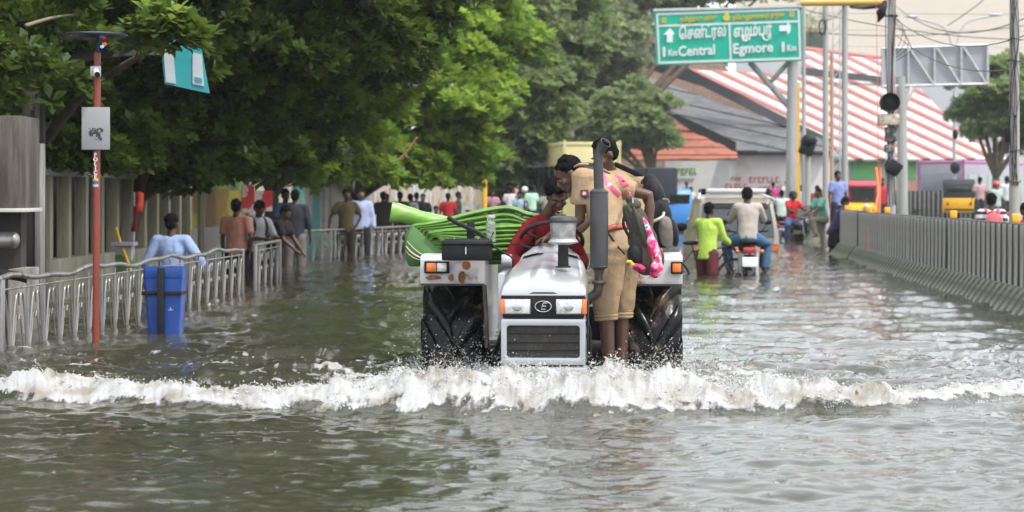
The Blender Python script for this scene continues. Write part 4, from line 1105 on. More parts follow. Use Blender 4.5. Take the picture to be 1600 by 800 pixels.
q = PP(152, 112)
s = MB(); s.box((q.x - .005, -.04, q.z), (.085, .03, .085)); s.build('junction_box', M_GALV, pole, bevel=.005)
s = MB(); s.tube([(q.x, -.07, q.z + .005), (q.x + .04, -.19, q.z - .035)], .026, 16); cm = s.build('camera_body', M_WHITE, pole, smooth=True, auto=.6)
s = MB(); s.tube([(q.x + .041, -.19, q.z - .036), (q.x + .0425, -.195, q.z - .0375)], .023, 16); s.build('lens', M_BLACK, cm)
for px_, py_, c_ in ((163, 69, (1, .03, .02)), (159.5, 73, (.03, .25, 1))):
    s = MB(); s.ball(PP(px_, py_, -.05), (.017, .014, .012)); s.build('signal_lamp', mat('lamp_%d' % py_, c_, .3, emit=c_, estr=4), pole, smooth=True)
s = MB(); s.tube([PP(151, 88), PP(157, 78, -.04), PP(161, 72, -.045)], .006, 6); s.build('lamp_arm', M_BLACK, pole)
# ------------------------------------------------------------------ blue bin on its stand
bp_ = W(259, 519, 17.4); bp_.z = 0
bin_ = thing('wheelie_bin', 'blue plastic litter bin strapped to a black post in front of the railing', 'bin', bp_)
M_BLUE = mat('blue_plastic', (.009, .055, .27), .35, var=.12, dirt=(.05, .08, .16), dscale=6, dthr=(.55, .75), coat=.2)
s = MB()
def frus(z, w, d_, x=0, r=.03):
    return [(px_ + x, py_, z) for px_, py_ in rr_poly(-w / 2, w / 2, -d_ / 2, d_ / 2, r, 4)]
secs_ = [frus(-.6, .22, .20), frus(-.02, .26, .24), frus(.42, .315, .30), frus(.50, .325, .31)]
n = len(secs_[0]); s.add([p for q in secs_ for p in q], [[i * n + k, i * n + (k + 1) % n, (i + 1) * n + (k + 1) % n, (i + 1) * n + k] for i in range(3) for k in range(n)] + [list(range(n))])
s.build('bin_body', M_BLUE, bin_, smooth=True, solid=-.012, auto=.6)
s = MB(); a_ = [frus(.50, .345, .33), frus(.515, .355, .34), frus(.60, .350, .335), frus(.602, .31, .29), frus(.50, .30, .28)]
s.add([p for q in a_ for p in q], [[i * n + k, i * n + (k + 1) % n, (i + 1) * n + (k + 1) % n, (i + 1) * n + k] for i in range(4) for k in range(n)]); s.build('rim', M_BLUE, bin_, smooth=True, auto=.5)
s = MB(); s.box((-.01, -.19, .10), (.058, .04, 1.0)); s.build('stand_post', M_BLACK, bin_, bevel=.006)
s = MB(); s.box((-.01, -.172, .37), (.355, .012, .035)); s.box((-.182, 0, .37), (.012, .35, .03)); s.box((.165, 0, .37), (.012, .35, .03)); s.build('strap', M_BLACK, bin_, bevel=.003)
s = MB(); s.box((.07, -.148, .22), (.045, .004, .008)); s.box((.07, -.148, .24), (.008, .004, .04)); s.build('white_mark', mat('pale_print', (.35, .42, .55), .6), bin_)

# ------------------------------------------------------------------ walls and structures on the left
M_CREAMC = mat('stained_cream_concrete', (.36, .33, .24), .85, var=.25, vscale=3, bump=.3, bscale=20, dirt=(.10, .09, .06), dscale=2.2, dthr=(.48, .66), streak=True)
M_DARKC = mat('dark_concrete_and_shade', (.045, .04, .035), .85, var=.3, bump=.3, streak=True)
ks = thing('utility_kiosk', 'weathered concrete kiosk with a ledge and a steel drum at the far left edge', 'kiosk', (-5.1, 17.8, -.65))
def KS(px, py, D=17.4): return W(px, py, D) - ks.location
a = KS(30, 180); b_ = KS(30, 326)
s = MB(); s.box((a.x - .45, .0, (a.z + b_.z) / 2), (.9, .7, a.z - b_.z)); s.build('upper_block', mat('mossy_concrete', (.17, .155, .13), .9, var=.3, vscale=4, bump=.3, dirt=(.06, .05, .04), dscale=3, dthr=(.4, .6), streak=True), ks, bevel=.015)
s = MB(); s.box((a.x - .44, -.06, b_.z - .015), (.95, .75, .035)); s.build('ledge', mat('pale_ledge', (.5, .5, .47), .7), ks, bevel=.005)
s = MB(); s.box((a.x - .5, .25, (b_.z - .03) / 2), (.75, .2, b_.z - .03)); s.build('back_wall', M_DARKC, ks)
s = MB(); s.box((a.x - .06, .0, .55), (.14, .6, 1.1 + .25)); s.build('side_pier', M_CONC, ks, bevel=.01)
q = KS(0, 376); s = MB(); s.tube([(q.x - .3, -.25, q.z), (q.x + .09, -.25, q.z)], .075, 18); s.ball((q.x + .09, -.25, q.z), (.05, .075, .075), 14, 8); s.build('steel_drum', M_SS, ks, smooth=True, auto=.8)
q = KS(10, 430, 16.6); s = MB(); s.tube(bez([KS(-20, 425, 16.4), KS(5, 428, 16.4), KS(30, 432, 16.4), KS(45, 436, 16.4)], 12), [.05, .055, .05, .045] + [.04] * 30 if False else .04, 8); s.build('black_tarpaulin', M_BLACK, ks, smooth=True)
cp = thing('concrete_post', 'tall dark weathered concrete post between the kiosk and the pillared wall', 'post', W(48, 430, 18.6).xy.to_3d() + V(0, 0, -.65))
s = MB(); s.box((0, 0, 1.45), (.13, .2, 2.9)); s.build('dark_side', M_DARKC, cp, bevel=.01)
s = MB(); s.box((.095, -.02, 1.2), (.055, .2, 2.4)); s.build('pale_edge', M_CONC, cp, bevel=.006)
# pillared wall: low wall, upright fins, top beam
pw = thing('pillared_wall', 'cream concrete boundary wall of upright pillars under the trees behind the railing', 'wall', (-5.45, 20.4, -.6), math.atan2(8.6, .25))
s = MB(); s.box((5.0, 0, .55), (10.4, .22, 1.12)); s.build('low_wall', M_CREAMC, pw, bevel=.01)
s = MB(); s.box((5.0, 0, 2.12), (10.5, .24, .09)); s.build('top_beam', mat('pale_beam', (.42, .42, .38), .8), pw, bevel=.01)
s0 = None
for i in range(13):
    s = MB(); s.box((0, -.02, 1.59), (.13, .15, .97)); 
    if s0 is None: s0 = s.build('pillar', M_CREAMC, pw, bevel=.012); s0.location.x = .1
    else: o = s0.copy(); COL.objects.link(o); o.parent = pw; o.location.x = .1 + i * .82
s = MB(); s.box((14, 2.2, 1.5), (38, .1, 4.2)); s.build('gap_shade_backing', M_DARKC, pw)  # added dark sheet, stands for the darkness seen between the pillars
# painted wall that follows the bend of the road
pts_w = [(-6.05, 29.5), (-5.95, 36), (-4.6, 46), (-3.1, 58), (-1.2, 72), (1.0, 92)]
def paintmat(name, cols, sc=(.55, 1), seed=0):
    m = mat(name, cols[0], .8); nt = m.node_tree; N = nt.nodes; L = nt.links; b = N['Principled BSDF']
    tc = N.new('ShaderNodeTexCoord'); mp = N.new('ShaderNodeMapping'); mp.inputs['Scale'].default_value = (sc[0], 1, sc[1]); mp.inputs['Location'].default_value = (seed * 3.1, 0, seed * 1.7)
    L.new(tc.outputs['Object'], mp.inputs[0])
    v = N.new('ShaderNodeTexVoronoi'); v.inputs['Scale'].default_value = 2.2; v.inputs['Randomness'].default_value = 1
    nn = N.new('ShaderNodeTexNoise'); nn.inputs['Scale'].default_value = 3; L.new(mp.outputs[0], nn.inputs[0])
    va = N.new('ShaderNodeMixRGB'); va.inputs[0].default_value = .35; L.new(mp.outputs[0], va.inputs[1]); L.new(nn.outputs['Color'], va.inputs[2]); L.new(va.outputs[0], v.inputs[0])
    cr = N.new('ShaderNodeValToRGB'); cr.color_ramp.interpolation = 'CONSTANT'; e = cr.color_ramp.elements
    e[0].color = (*cols[0], 1); e[1].position = 1 / len(cols); e[1].color = (*cols[1], 1)
    for i, c in enumerate(cols[2:]): q = e.new((i + 2) / len(cols)); q.color = (*c, 1)
    L.new(v.outputs['Color'], cr.inputs[0]); L.new(cr.outputs[0], b.inputs['Base Color']); return m
GRN, YLW, BRN, WHT, RD, TEAL = (.10, .22, .05), (.45, .36, .04), (.24, .13, .05), (.42, .42, .38), (.42, .06, .05), (.03, .25, .22)
M_MURU = paintmat('mural_green', [GRN, (.18, .28, .06), GRN, (.30, .34, .10)], (1, 1), 1)
M_MURM = paintmat('mural_band', [YLW, BRN, (.35, .20, .04), RD], (1.5, .6), 2)
M_MURL = paintmat('mural_pale', [WHT, (.34, .35, .32), (.40, .30, .30), (.12, .25, .14)], (1, 1), 3)
mw_ = thing('painted_wall', 'long boundary wall painted with green, yellow and brown murals behind the pedestrians', 'wall', (pts_w[0][0], pts_w[0][1], -.6))
base = Vector((pts_w[0][0], pts_w[0][1], 0)); kk = 0
for (x0, y0), (x1, y1) in zip(pts_w[:-1], pts_w[1:]):
    a = Vector((x0, y0, 0)) - base; b_ = Vector((x1, y1, 0)) - base; d = b_ - a; Ln = d.length; ang = math.atan2(d.y, d.x); nseg = max(2, int(Ln / 2.6)); rot = Matrix.Rotation(ang, 3, 'Z')
    for i in range(nseg):
        c = a + d * ((i + .5) / nseg); w_ = Ln / nseg
        trio = [(0, 1.25, M_MURL), (1.25, 1.95, M_MURM), (1.95, 2.7, M_MURU)]
        if kk >= 3: trio = [(0, 1.5, M_MURL), (1.5, 2.7, mat('cream_wall', (.42, .38, .30), .8, var=.2, dirt=(.25, .10, .08), dscale=2))]
        if kk % 5 == 4: trio = [(0, 2.7, paintmat('mural_teal', [TEAL, WHT, (.1, .3, .28)], (1, .5), 5))]
        for z0, z1, m in trio:
            s = MB(); s.box(c + Vector((0, 0, (z0 + z1) / 2)), (w_ - .3, .18, z1 - z0 - .006), rot); s.build('painted_panel', m, mw_)
        s = MB(); s.box(a + d * (i / nseg) + Vector((0, 0, 1.42)), (.30, .32, 2.84), rot); s.build('column', M_CREAMC if kk < 4 else mat('white_column', (.48, .46, .42), .8, var=.15, dirt=(.35, .15, .12), dscale=3, dthr=(.55, .7)), mw_, bevel=.01)
        kk += 1
# things put up along the wall
def poster(label, px0, py0, px1, py1, D, m, name='poster', cat='poster', yaw=35):
    c = W((px0 + px1) / 2, (py0 + py1) / 2, D); w_ = (px1 - px0) / F * D / math.cos(R(yaw)); h_ = (py1 - py0) / F * D
    s = MB(); s.box((0, 0, 0), (w_, .03, h_)); o = s.build(name, m); o.location = c; o.rotation_euler.z = R(yaw); return tag(o, label, cat)
M_REDW = paintmat('red_white_print', [(.50, .03, .03), (.50, .05, .05), (.55, .45, .42), (.50, .03, .03)], (3, 3), 7)
poster('narrow red and white poster above the man in the salmon shirt', 379, 288, 396, 332, 33.5, M_REDW)
poster('wide red and white poster left of the dark-shirted men', 398, 298, 424, 330, 34.2, M_REDW)
tr = thing('red_banner', 'bright red plastic banner tied to a thin post behind the railing', 'banner', W(212, 330, 24.5))
s = MB(); s.sheet([[W(211 + 2 * math.sin(j), y, 24.5 + .04 * math.sin(j * 2)) - tr.location, W(219, y - 2, 24.5) - tr.location, W(225 - max(0, y - 325) * .35, y + 1, 24.55) - tr.location] for j, y in enumerate((301, 310, 320, 332))]); s.build('cloth', mat('red_banner', (.75, .07, .05), .6), tr, smooth=True, solid=.006)
s = MB(); s.sheet([[W(208 - j, y, 24.6) - tr.location, W(215 - j * .6, y, 24.55) - tr.location] for j, y in enumerate((322, 335, 350, 362))]); s.build('tail', mat('dark_red_cloth', (.35, .03, .03), .7), tr, smooth=True, solid=.006)
s = MB(); s.cyl(W(209, 300, 24.6) - tr.location, W(208, 430, 24.6) - tr.location, .02); s.build('post', M_GALV, tr)
tb = thing('street_stall', 'small stall with yellow legs and a pale top beside the red banner', 'stall', W(195, 425, 23.5))
s = MB(); s.box(W(194, 381, 23.5) - tb.location, (.28, .3, .045)); s.build('stall_top', mat('lilac_board', (.42, .36, .44), .7), tb, bevel=.005)
for x0, x1 in ((181, 186), (192, 202)):
    s = MB(); s.cyl(W(x0, 355 if x0 < 190 else 388, 23.4) - tb.location, W(x1 + 2, 380 if x0 < 190 else 422, 23.4) - tb.location, .02); s.build('leg', M_YEL, tb)
s = MB(); s.box(W(195, 405, 23.6) - tb.location, (.20, .2, .32)); s.build('painted_box', paintmat('stall_paint', [TEAL, WHT, GRN], (3, 3), 8), tb)
# bus-shelter roof and its teal board, half hidden in the leaves
sh = thing('bus_shelter', 'dark arched bus shelter roof half hidden in the leaves at upper left', 'bus shelter', W(160, 430, 19.5).xy.to_3d() + V(0, 0, -.6))
s = MB(); g_ = []
for j in range(15):
    t = j / 14; px_ = 60 + 235 * t; yb = 112 - 14 * math.sin(t * math.pi * .85) - 18 * t; yt = yb - (38 + 6 * math.sin(t * 3))
    g_.append([W(px_, yt, 21.4) - sh.location, W(px_, yt + 2, 19.5) - sh.location, W(px_, yb, 19.3) - sh.location, W(px_, yb + 3, 19.35) - sh.location])
s.sheet(g_); s.build('roof', mat('shelter_roof', (.05, .046, .04), .8, var=.2, spec=.2), sh, smooth=True, solid=.03, auto=.6)
s = MB(); s.cyl(W(63, 105, 20.5) - sh.location, W(66, 430, 20.5) - sh.location + Vector((0, 0, -.6)), .05); s.build('post', M_DARKC, sh)
bd_ = thing('hanging_board', 'tilted teal and white advertising board showing through the leaves', 'sign', W(290, 100, 18.9))
def BD(px, py, dy=0): return W(px, py, 18.9 + dy) - bd_.location
def quad(name, m, pts, par, th=.02, bev=0):
    s = MB(); n = len(pts); bk = [Vector(p) + Vector((0, th, 0)) for p in pts]
    s.add(list(pts) + bk, [list(range(n))[::-1], [n + k for k in range(n)]] + [[k, (k + 1) % n, n + (k + 1) % n, n + k] for k in range(n)]); return s.build(name, m, par, bevel=bev)
quad('panel', mat('teal_panel', (.03, .32, .36), .5, var=.1), [BD(250, 52), BD(312, 64), BD(327, 146), BD(257, 131)], bd_)
quad('white_block', mat('pale_print_block', (.50, .56, .60), .5, var=.1), [BD(254, 56, -.012), BD(268, 58, -.012), BD(275, 131, -.012), BD(259, 128, -.012)], bd_, .006)
quad('white_block', mat('pale_print_block', (.50, .56, .60), .5), [BD(301, 82, -.012), BD(315, 85, -.012), BD(319, 135, -.012), BD(301, 131, -.012)], bd_, .006)
quad('blue_block', mat('mid_teal', (.04, .30, .36), .5), [BD(304, 120, -.02), BD(315, 122, -.02), BD(316, 129, -.02), BD(305, 127, -.02)], bd_, .006)
# ------------------------------------------------------------------ concrete divider on the right
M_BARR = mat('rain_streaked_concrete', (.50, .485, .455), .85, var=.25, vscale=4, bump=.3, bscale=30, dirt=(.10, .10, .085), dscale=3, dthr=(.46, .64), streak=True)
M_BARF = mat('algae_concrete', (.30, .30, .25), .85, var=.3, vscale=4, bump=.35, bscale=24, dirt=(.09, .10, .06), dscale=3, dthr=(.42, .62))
def barrier_line(A, Bp, npan, ribs, labels, group, h=.935, slant=0):
    A = Vector((*A, 0)); Bp = Vector((*Bp, 0)); d = (Bp - A) / npan; Ln = d.length; rz = math.atan2(d.y, d.x)
    m_body, m_foot, m_rib = MB(), MB(), MB()
    zf = .25
    m_body.prism([(-.106, zf), (.106, zf), (.100, h), (-.100, h)], .05, Ln - .05, 'x')
    m_foot.prism([(-.36, -.66), (.36, -.66), (.34, -.08), (.12, zf - .003), (-.12, zf - .003), (-.34, -.08)], .015, Ln - .015, 'x')
    pb = Ln / ribs
    m_rib.prism([(-.15 * pb, -.09), (-.13 * pb, -.126), (.13 * pb, -.126), (.15 * pb, -.09), (.15 * pb, .09), (.13 * pb, .126), (-.13 * pb, .126), (-.15 * pb, .09)], zf + .002, h - .012, 'z')
    m_fr = MB()
    m_fr.prism([(-.16, zf + .004), (-.42, -.10), (-.42, -.3), (.42, -.3), (.42, -.10), (.16, zf + .004)], -.24 * pb, .24 * pb, 'x')
    b0 = f0 = r0 = fr0 = None
    for i in range(npan):
        p = A + d * i
        t = thing('concrete_barrier', labels(i), 'barrier', p + Vector((random.uniform(-.035, .035), 0, random.uniform(-.012, .012))), rz + R(random.uniform(-.6, .6)), group)
        if b0 is None:
            b0 = m_body.build('barrier_body', mat('recess_shade_concrete', (.055, .053, .048), .9, var=.3, bump=.3, streak=True), t, bevel=.01); f0 = m_foot.build('foot', M_BARF, t, bevel=.01)  # body coloured darker than the ribs to stand for shade in the gaps
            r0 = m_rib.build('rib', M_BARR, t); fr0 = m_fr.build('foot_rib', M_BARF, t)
            r0.location.x = fr0.location.x = pb * .5; k0 = 1
        else:
            for o_ in (b0, f0): o = o_.copy(); COL.objects.link(o); o.parent = t
            k0 = 0
        for k in range(k0, ribs):
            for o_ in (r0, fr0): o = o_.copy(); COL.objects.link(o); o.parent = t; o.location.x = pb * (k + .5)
        s = MB(); s.box((Ln - .01, 0, (zf + h) / 2 - .06), (.09, .20, h - zf)); s.build('joint', M_DARKC, t)
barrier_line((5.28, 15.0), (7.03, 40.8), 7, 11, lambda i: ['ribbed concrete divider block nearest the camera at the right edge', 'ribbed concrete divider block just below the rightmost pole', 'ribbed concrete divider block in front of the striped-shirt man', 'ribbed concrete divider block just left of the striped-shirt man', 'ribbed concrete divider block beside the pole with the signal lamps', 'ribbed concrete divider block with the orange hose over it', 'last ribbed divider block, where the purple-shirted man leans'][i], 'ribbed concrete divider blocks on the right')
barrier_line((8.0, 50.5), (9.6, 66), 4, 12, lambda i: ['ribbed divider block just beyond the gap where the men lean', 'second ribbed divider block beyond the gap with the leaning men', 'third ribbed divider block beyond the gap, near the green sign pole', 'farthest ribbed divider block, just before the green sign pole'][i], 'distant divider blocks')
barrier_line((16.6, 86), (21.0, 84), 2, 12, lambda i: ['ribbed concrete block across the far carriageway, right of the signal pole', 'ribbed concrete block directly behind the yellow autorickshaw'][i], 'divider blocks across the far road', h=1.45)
def on_barrier(D): return Vector((5.28 + (D - 15) / 25.8 * 1.75, D, .935))
for (px_, D), lb in zip(((1328, 40.0), (1366, 36.2), (1378, 35.2), (1400, 33.4), (1507, 26.3), (1592, 21.9)), ('beside the purple-shirted man', 'against the orange hose', 'left of the signal pole', 'just right of the signal pole', 'below the yellow autorickshaw', 'at the foot of the rightmost pole')):
    b_ = on_barrier(D); X = (px_ - 800) / F * D
    s = MB(); s.box((0, 0, .055), (.095, .05, .10)); r_ = s.build('road_reflector', mat('yellow_reflector', (.85, .42, .02), .4, var=.1), bevel=.01)
    r_.location = (b_.x, D, .935); tag(r_, 'yellow square reflector on the divider ' + lb, 'reflector', 'yellow reflectors along the divider')
# ------------------------------------------------------------------ direction sign on its gantry
M_POLE = mat('grey_galvanised_pole', (.36, .36, .35), .55, .2, var=.15, vscale=2, dirt=(.20, .19, .17), dscale=3, dthr=(.5, .7), streak=True)
sg = thing('direction_sign', 'large green road sign to Central and Egmore on a grey steel gantry', 'road sign', W(1238, 335, 60).xy.to_3d() + V(0, 0, -.6))
def SG(px, py, dy=0):
    D = 61.2 - (px - 1022) / 231 * 1.2 + dy; return W(px, py, D) - sg.location
gp = SG(1238, 97, 0.5)
s = MB(); s.cyl((0, .5, 0), (gp.x, .5, gp.z + .1), .175, .16, 20); s.build('gantry_pole', M_POLE, sg, smooth=True, auto=.5)
s = MB(); s.tube([SG(1172, 97, .45), SG(1236, 170, .5)], .10, 12); s.build('brace', M_POLE, sg, smooth=True, auto=.5)
s = MB(); s.tube([SG(1232, 97, .45), SG(1205, 127, .45)], .08, 12); s.build('brace', M_POLE, sg, smooth=True, auto=.5)
s = MB(); s.tube([SG(1030, 97, .35), SG(1262, 90, .35)], .05, 8); s.build('beam', M_POLE, sg)
s = MB(); s.tube([SG(1030, 30, .35), SG(1262, 22, .35)], .05, 8); s.build('beam', M_POLE, sg)
M_SGRN = mat('sign_green', (.0, .40, .27), .45, var=.04, vscale=1)
M_SWHT = mat('sign_white', (.62, .68, .68), .5, var=.03)
M_SYEL = mat('sign_yellow', (.55, .42, .03), .5, var=.03)
cs = [SG(1022, 17), SG(1252, 9), SG(1255, 95), SG(1026, 102)]
quad('sign_board', M_SGRN, cs, sg, .10)
quad('top_edge', mat('pale_edge_metal', (.55, .56, .54), .5), [SG(1021, 13.5, -.05), SG(1253, 8, -.05), SG(1253, 11, -.05), SG(1021, 17.5, -.05)], sg, .18)
def SP(u, v, o=0): # u,v in 0..1 on the board
    p = (cs[0].lerp(cs[1], u)).lerp(cs[3].lerp(cs[2], u), v); return p + Vector((0, -o, 0))
def bar(u0, v0, u1, v1, m=M_SWHT, nm='border', o=.02):
    quad(nm, m, [SP(u0, v0, o), SP(u1, v0, o), SP(u1, v1, o), SP(u0, v1, o)], sg, .012)
bar(.013, .045, .987, .085); bar(.013, .935, .987, .975); bar(.013, .086, .026, .934); bar(.974, .086, .987, .934)
bar(.027, .262, .973, .30, nm='divider'); bar(.505, .301, .518, .934, nm='divider')
ex = (cs[1] - cs[0]); ang_ = math.atan2(ex.y, ex.x)
def ST(body, u, v, hpx, m, sx=1, bold=.0, wpx=None):
    p = SP(u, v, .035); sz = hpx / F * 60.6
    M_ = Matrix.Translation(p) @ Matrix.Rotation(ang_, 4, 'Z') @ Matrix.Rotation(R(-1.9), 4, 'Y') @ FRONT
    o = text(body, sz, m, sg, M_, 'lettering', .006, bold, sx=1)
    if wpx:
        xs_ = [v_.co.x for v_ in o.data.vertices]
        cur = (max(xs_) - min(xs_)); k_ = (wpx / F * 60.6) / cur
        c_ = (max(xs_) + min(xs_)) / 2
        for v_ in o.data.vertices:
            nx = p.x + (v_.co.x - c_) * k_; v_.co.y += (nx - v_.co.x) * math.tan(ang_) ; v_.co.x = nx
    return o
# vowel signs typed in their visual order
ST('\u0bc6\u0b9a\u0ba9\u0bcd\u0b9f\u0bcd\u0bb0\u0bb2\u0bcd', .325, .435, 24, M_SWHT, bold=.016, wpx=72)
ST('\u0b8e\u0bb4\u0bae\u0bcd\u0baa\u0bb0\u0bcd', .668, .43, 24, M_SWHT, bold=.018, wpx=58)
for u0_ in (.590, .728):
    s = MB(); s.tube([SP(u0_, .50, .04), SP(u0_ + .012, .585, .04), SP(u0_ + .032, .615, .04), SP(u0_ + .052, .585, .04), SP(u0_ + .058, .48, .04)], .026, 6); s.build('lettering', M_SWHT, sg)
ST('1', .055, .77, 21, M_SWHT, bold=.02, wpx=5); ST('Km', .115, .785, 14, M_SWHT, bold=.012, wpx=14); ST('Central', .28, .76, 22, M_SWHT, bold=.015, wpx=57)
ST('Egmore', .665, .745, 22, M_SWHT, bold=.015, wpx=61); ST('1', .868, .75, 21, M_SWHT, bold=.02, wpx=5); ST('Km', .925, .765, 14, M_SWHT, bold=.012, wpx=14)
ST('\u0ba4\u0bae\u0bbf\u0bb4\u0bcd\u0ba8\u0bbe\u0b9f\u0bc1 \u0b85\u0bb0\u0b9a\u0bc1', .30, .17, 9, M_SYEL, bold=.008, wpx=56)
ST('\u0ba8\u0bc6\u0b9f\u0bc1\u0b9e\u0bcd\u0b9a\u0bbe\u0bb2\u0bc8\u0ba4\u0bcd \u0ba4\u0bc1\u0bb1\u0bc8', .71, .165, 9, M_SYEL, bold=.008, wpx=78)
for u_, v_, r_ in ((.495, .17, .11), (.065, .18, .085), (.935, .15, .085)):
    p = SP(u_, v_, .03); s = MB()
    if r_ > .1: s.lathe(p, [(.0, -.012), (r_, -.012), (r_, 0), (.0, 0)], 14, 'y'); s.box(p + Vector((0, -.01, r_)), (.12, .012, .09))
    else:
        for dx in (-.055, .0, .055): s.box(p + Vector((dx, 0, 0)), (.032, .012, .15))
        s.box(p + Vector((0, 0, .075)), (.15, .013, .02)); s.box(p + Vector((0, 0, -.075)), (.15, .013, .02))
    s.build('emblem', M_SYEL, sg)
def arrow(u, v, up):
    k = 1 / F * 60.6; c = SP(u, v, .034); pl = [(-4.5, -11), (4.5, -11), (4.5, 1), (10, 1), (0, 11.5), (-10, 1), (-4.5, 1)]
    if not up: pl = [(y, -x) for x, y in pl]
    pts = [c + Vector((x * k, 0, y * k)) for x, y in pl]; quad('arrow', M_SWHT, [p - Vector((0, .0, 0)) for p in pts][::-1], sg, .012)
arrow(.10, .46, True); arrow(.895, .40, False)

# ------------------------------------------------------------------ poles, signal lamps, wires
def tall_pole(label, px, pybase, D, r, group=None, top=-40, r2=None, lean=0, name='utility_pole', m=None):
    b_ = W(px, 0, D); zt = CH - (top - HY) / F * D
    t = thing(name, label, 'pole', (b_.x, D, -.6), 0, group)
    s = MB(); s.tube([(0, 0, 0), (lean, 0, zt + .6)], [r, r2 or r * .85], 16); s.build('shaft', m or M_POLE, t, smooth=True, auto=.5); return t
tall_pole('thin grey pole touching the right end of the green sign', 1256, 260, 59, .065)
p2 = tall_pole('grey pole in the middle with a coil of wire, second right of the green sign', 1290, 300, 52, .085)
s = MB(); s.tube([Vector((-.10 + math.cos(a) * .09, -.1, 7.0 - .6 + math.sin(a) * .2)) for a in np.linspace(0, 2 * math.pi, 17)[:-1]], .018, 6, closed=True); s.build('wire_coil', M_BLACK, p2)
tall_pole('grey pole third right of the green sign, beside the purple-shirted man', 1320, 300, 48, .085)
lt = thing('lattice_pole', 'thin lattice steel mast between the two grey poles right of the green sign', 'pole', W(1307, 330, 50).xy.to_3d() + V(0, 0, -.6))
for sx in (-.09, .09): s = MB(); s.box((sx, 0, 3.9), (.03, .05, 7.8)); s.build('rail', M_GALV, lt)
for k in range(18): s = MB(); s.tube([(-.09, 0, .5 + k * .4), (.09, 0, .7 + k * .4)], .012, 5); s.build('lattice_bar', M_GALV, lt)
yl = thing('yellow_mast', 'slim rusty orange and yellow mast behind the grey poles', 'pole', W(1299, 330, 53).xy.to_3d() + V(0, 0, -.6))
s = MB(); s.box((0, 0, 2.9), (.07, .07, 5.8)); s.build('shaft', mat('rusty_orange', (.42, .20, .06), .6, var=.3), yl)
y2 = thing('yellow_mast', 'yellow mast immediately behind the green sign pole', 'pole', W(1247, 330, 61).xy.to_3d() + V(0, 0, -.6))
s = MB(); s.box((0, 0, 2.6), (.10, .08, 5.6)); s.build('shaft', M_YEL, y2)
# yellow overhead beam at the top of the frame
gb = thing('yellow_gantry_beam', 'yellow overhead beam at the top edge running between the poles', 'beam', W(1300, 5, 49))
s = MB(); s.tube([W(1254, 5, 51) - gb.location, W(1384, 4, 45) - gb.location], .075, 12); s.build('tube', M_YEL, gb, smooth=True, auto=.5)
s = MB(); s.tube([W(1330, 10, 47.5) - gb.location, W(1350, 12, 46) - gb.location, W(1388, 8, 44) - gb.location], .05, 8); s.build('cable_bundle', M_BLACK, gb, smooth=True)
s = MB(); s.tube([W(1384, 2, 35) - gb.location, W(1376, 22, 35) - gb.location, W(1372, 30, 35) - gb.location, W(1378, 22, 35) - gb.location], [.05, .09, .07, .03], 8); s.build('cable_knot', M_BLACK, gb, smooth=True)
# signal pole
D = 34.2
tp = tall_pole('signal pole wrapped in cables, carrying a round black lamp and a cream box', 1393, 330, D, .078, m=M_POLE)
def TP(px, py, dy=0): return W(px, py, D + dy) - tp.location
def signal(par, px, py, r, tilt=0, nm='signal_lamp'):
    c = TP(px, py, -.2); rot = Matrix.Rotation(R(tilt), 3, 'Y')
    s = MB(); s.lathe(c, [(r * .9, .16), (r, .08), (r, -.10), (r * .96, -.10), (r * .9, .03), (.01, .05)], 22, 'y', None); s.build(nm, M_BLACK, par, smooth=True, auto=.5)
    s = MB(); s.box(c + Vector((0, .12, 0)), (r * 1.5, .2, r * 1.5), rot); s.build('lamp_case', M_BLACK, par, bevel=.03)
signal(tp, 1390, 160, .17)
s = MB(); s.box(TP(1388, 187, -.16), (.36, .22, .20)); s.build('cream_box', mat('dirty_cream', (.48, .43, .33), .6, var=.15, dirt=(.2, .17, .12), dscale=8), tp, bevel=.02)
s = MB(); s.box(TP(1392, 210, -.12), (.20, .14, .26)); s.box(TP(1389, 232, -.12), (.16, .12, .14)); s.build('clamp', mat('patchy_grey', (.22, .21, .18), .7, var=.5, vscale=10, dirt=(.04, .04, .04), dscale=12, dthr=(.45, .55)), tp, bevel=.02)
s = MB(); s.box(TP(1397, 262, -.2), (.24, .22, .24), Matrix.Rotation(R(35), 3, 'Y')); s.build('lower_lamp', M_BLACK, tp, bevel=.04)
s = MB(); s.tube([TP(1390, 245, -.12), TP(1384, 258, -.16), TP(1386, 270, -.16)], .02, 6); s.build('lamp_wire', M_BLACK, tp)
rgn = random.Random(11)
for k in range(7):
    x0 = 1388 + rgn.uniform(-3, 9); pts_ = [TP(x0 + rgn.uniform(-3, 3), yy, -.09 + rgn.uniform(-.01, .02)) for yy in (-20, 40, 90, 130, 200, 260, 320)]
    s = MB(); s.tube(bez(pts_, 30), rgn.uniform(.006, .011), 5); s.build('cable', [M_GALV, M_BLACK, mat('rust_red_cable', (.22, .06, .03), .6)][k % 3], tp)
for k in range(4):
    s = MB(); s.tube(bez([TP(1396, 24 + k * 3, -.1), TP(1410 + k * 3, 40 + k * 8, -.2), TP(1408 + k * 5, 62 + k * 6, -.2), TP(1400, 80 + k * 5, -.1)], 14), .005, 5); s.build('loose_wire', M_BLACK, tp)
s = MB(); s.tube([(math.cos(a) * .1 + TP(1393, 25).x, math.sin(a) * .1, TP(1393, 25).z) for a in np.linspace(0, 2 * math.pi, 13)[:-1]], .02, 6, closed=True); s.build('strap', M_BLACK, tp)
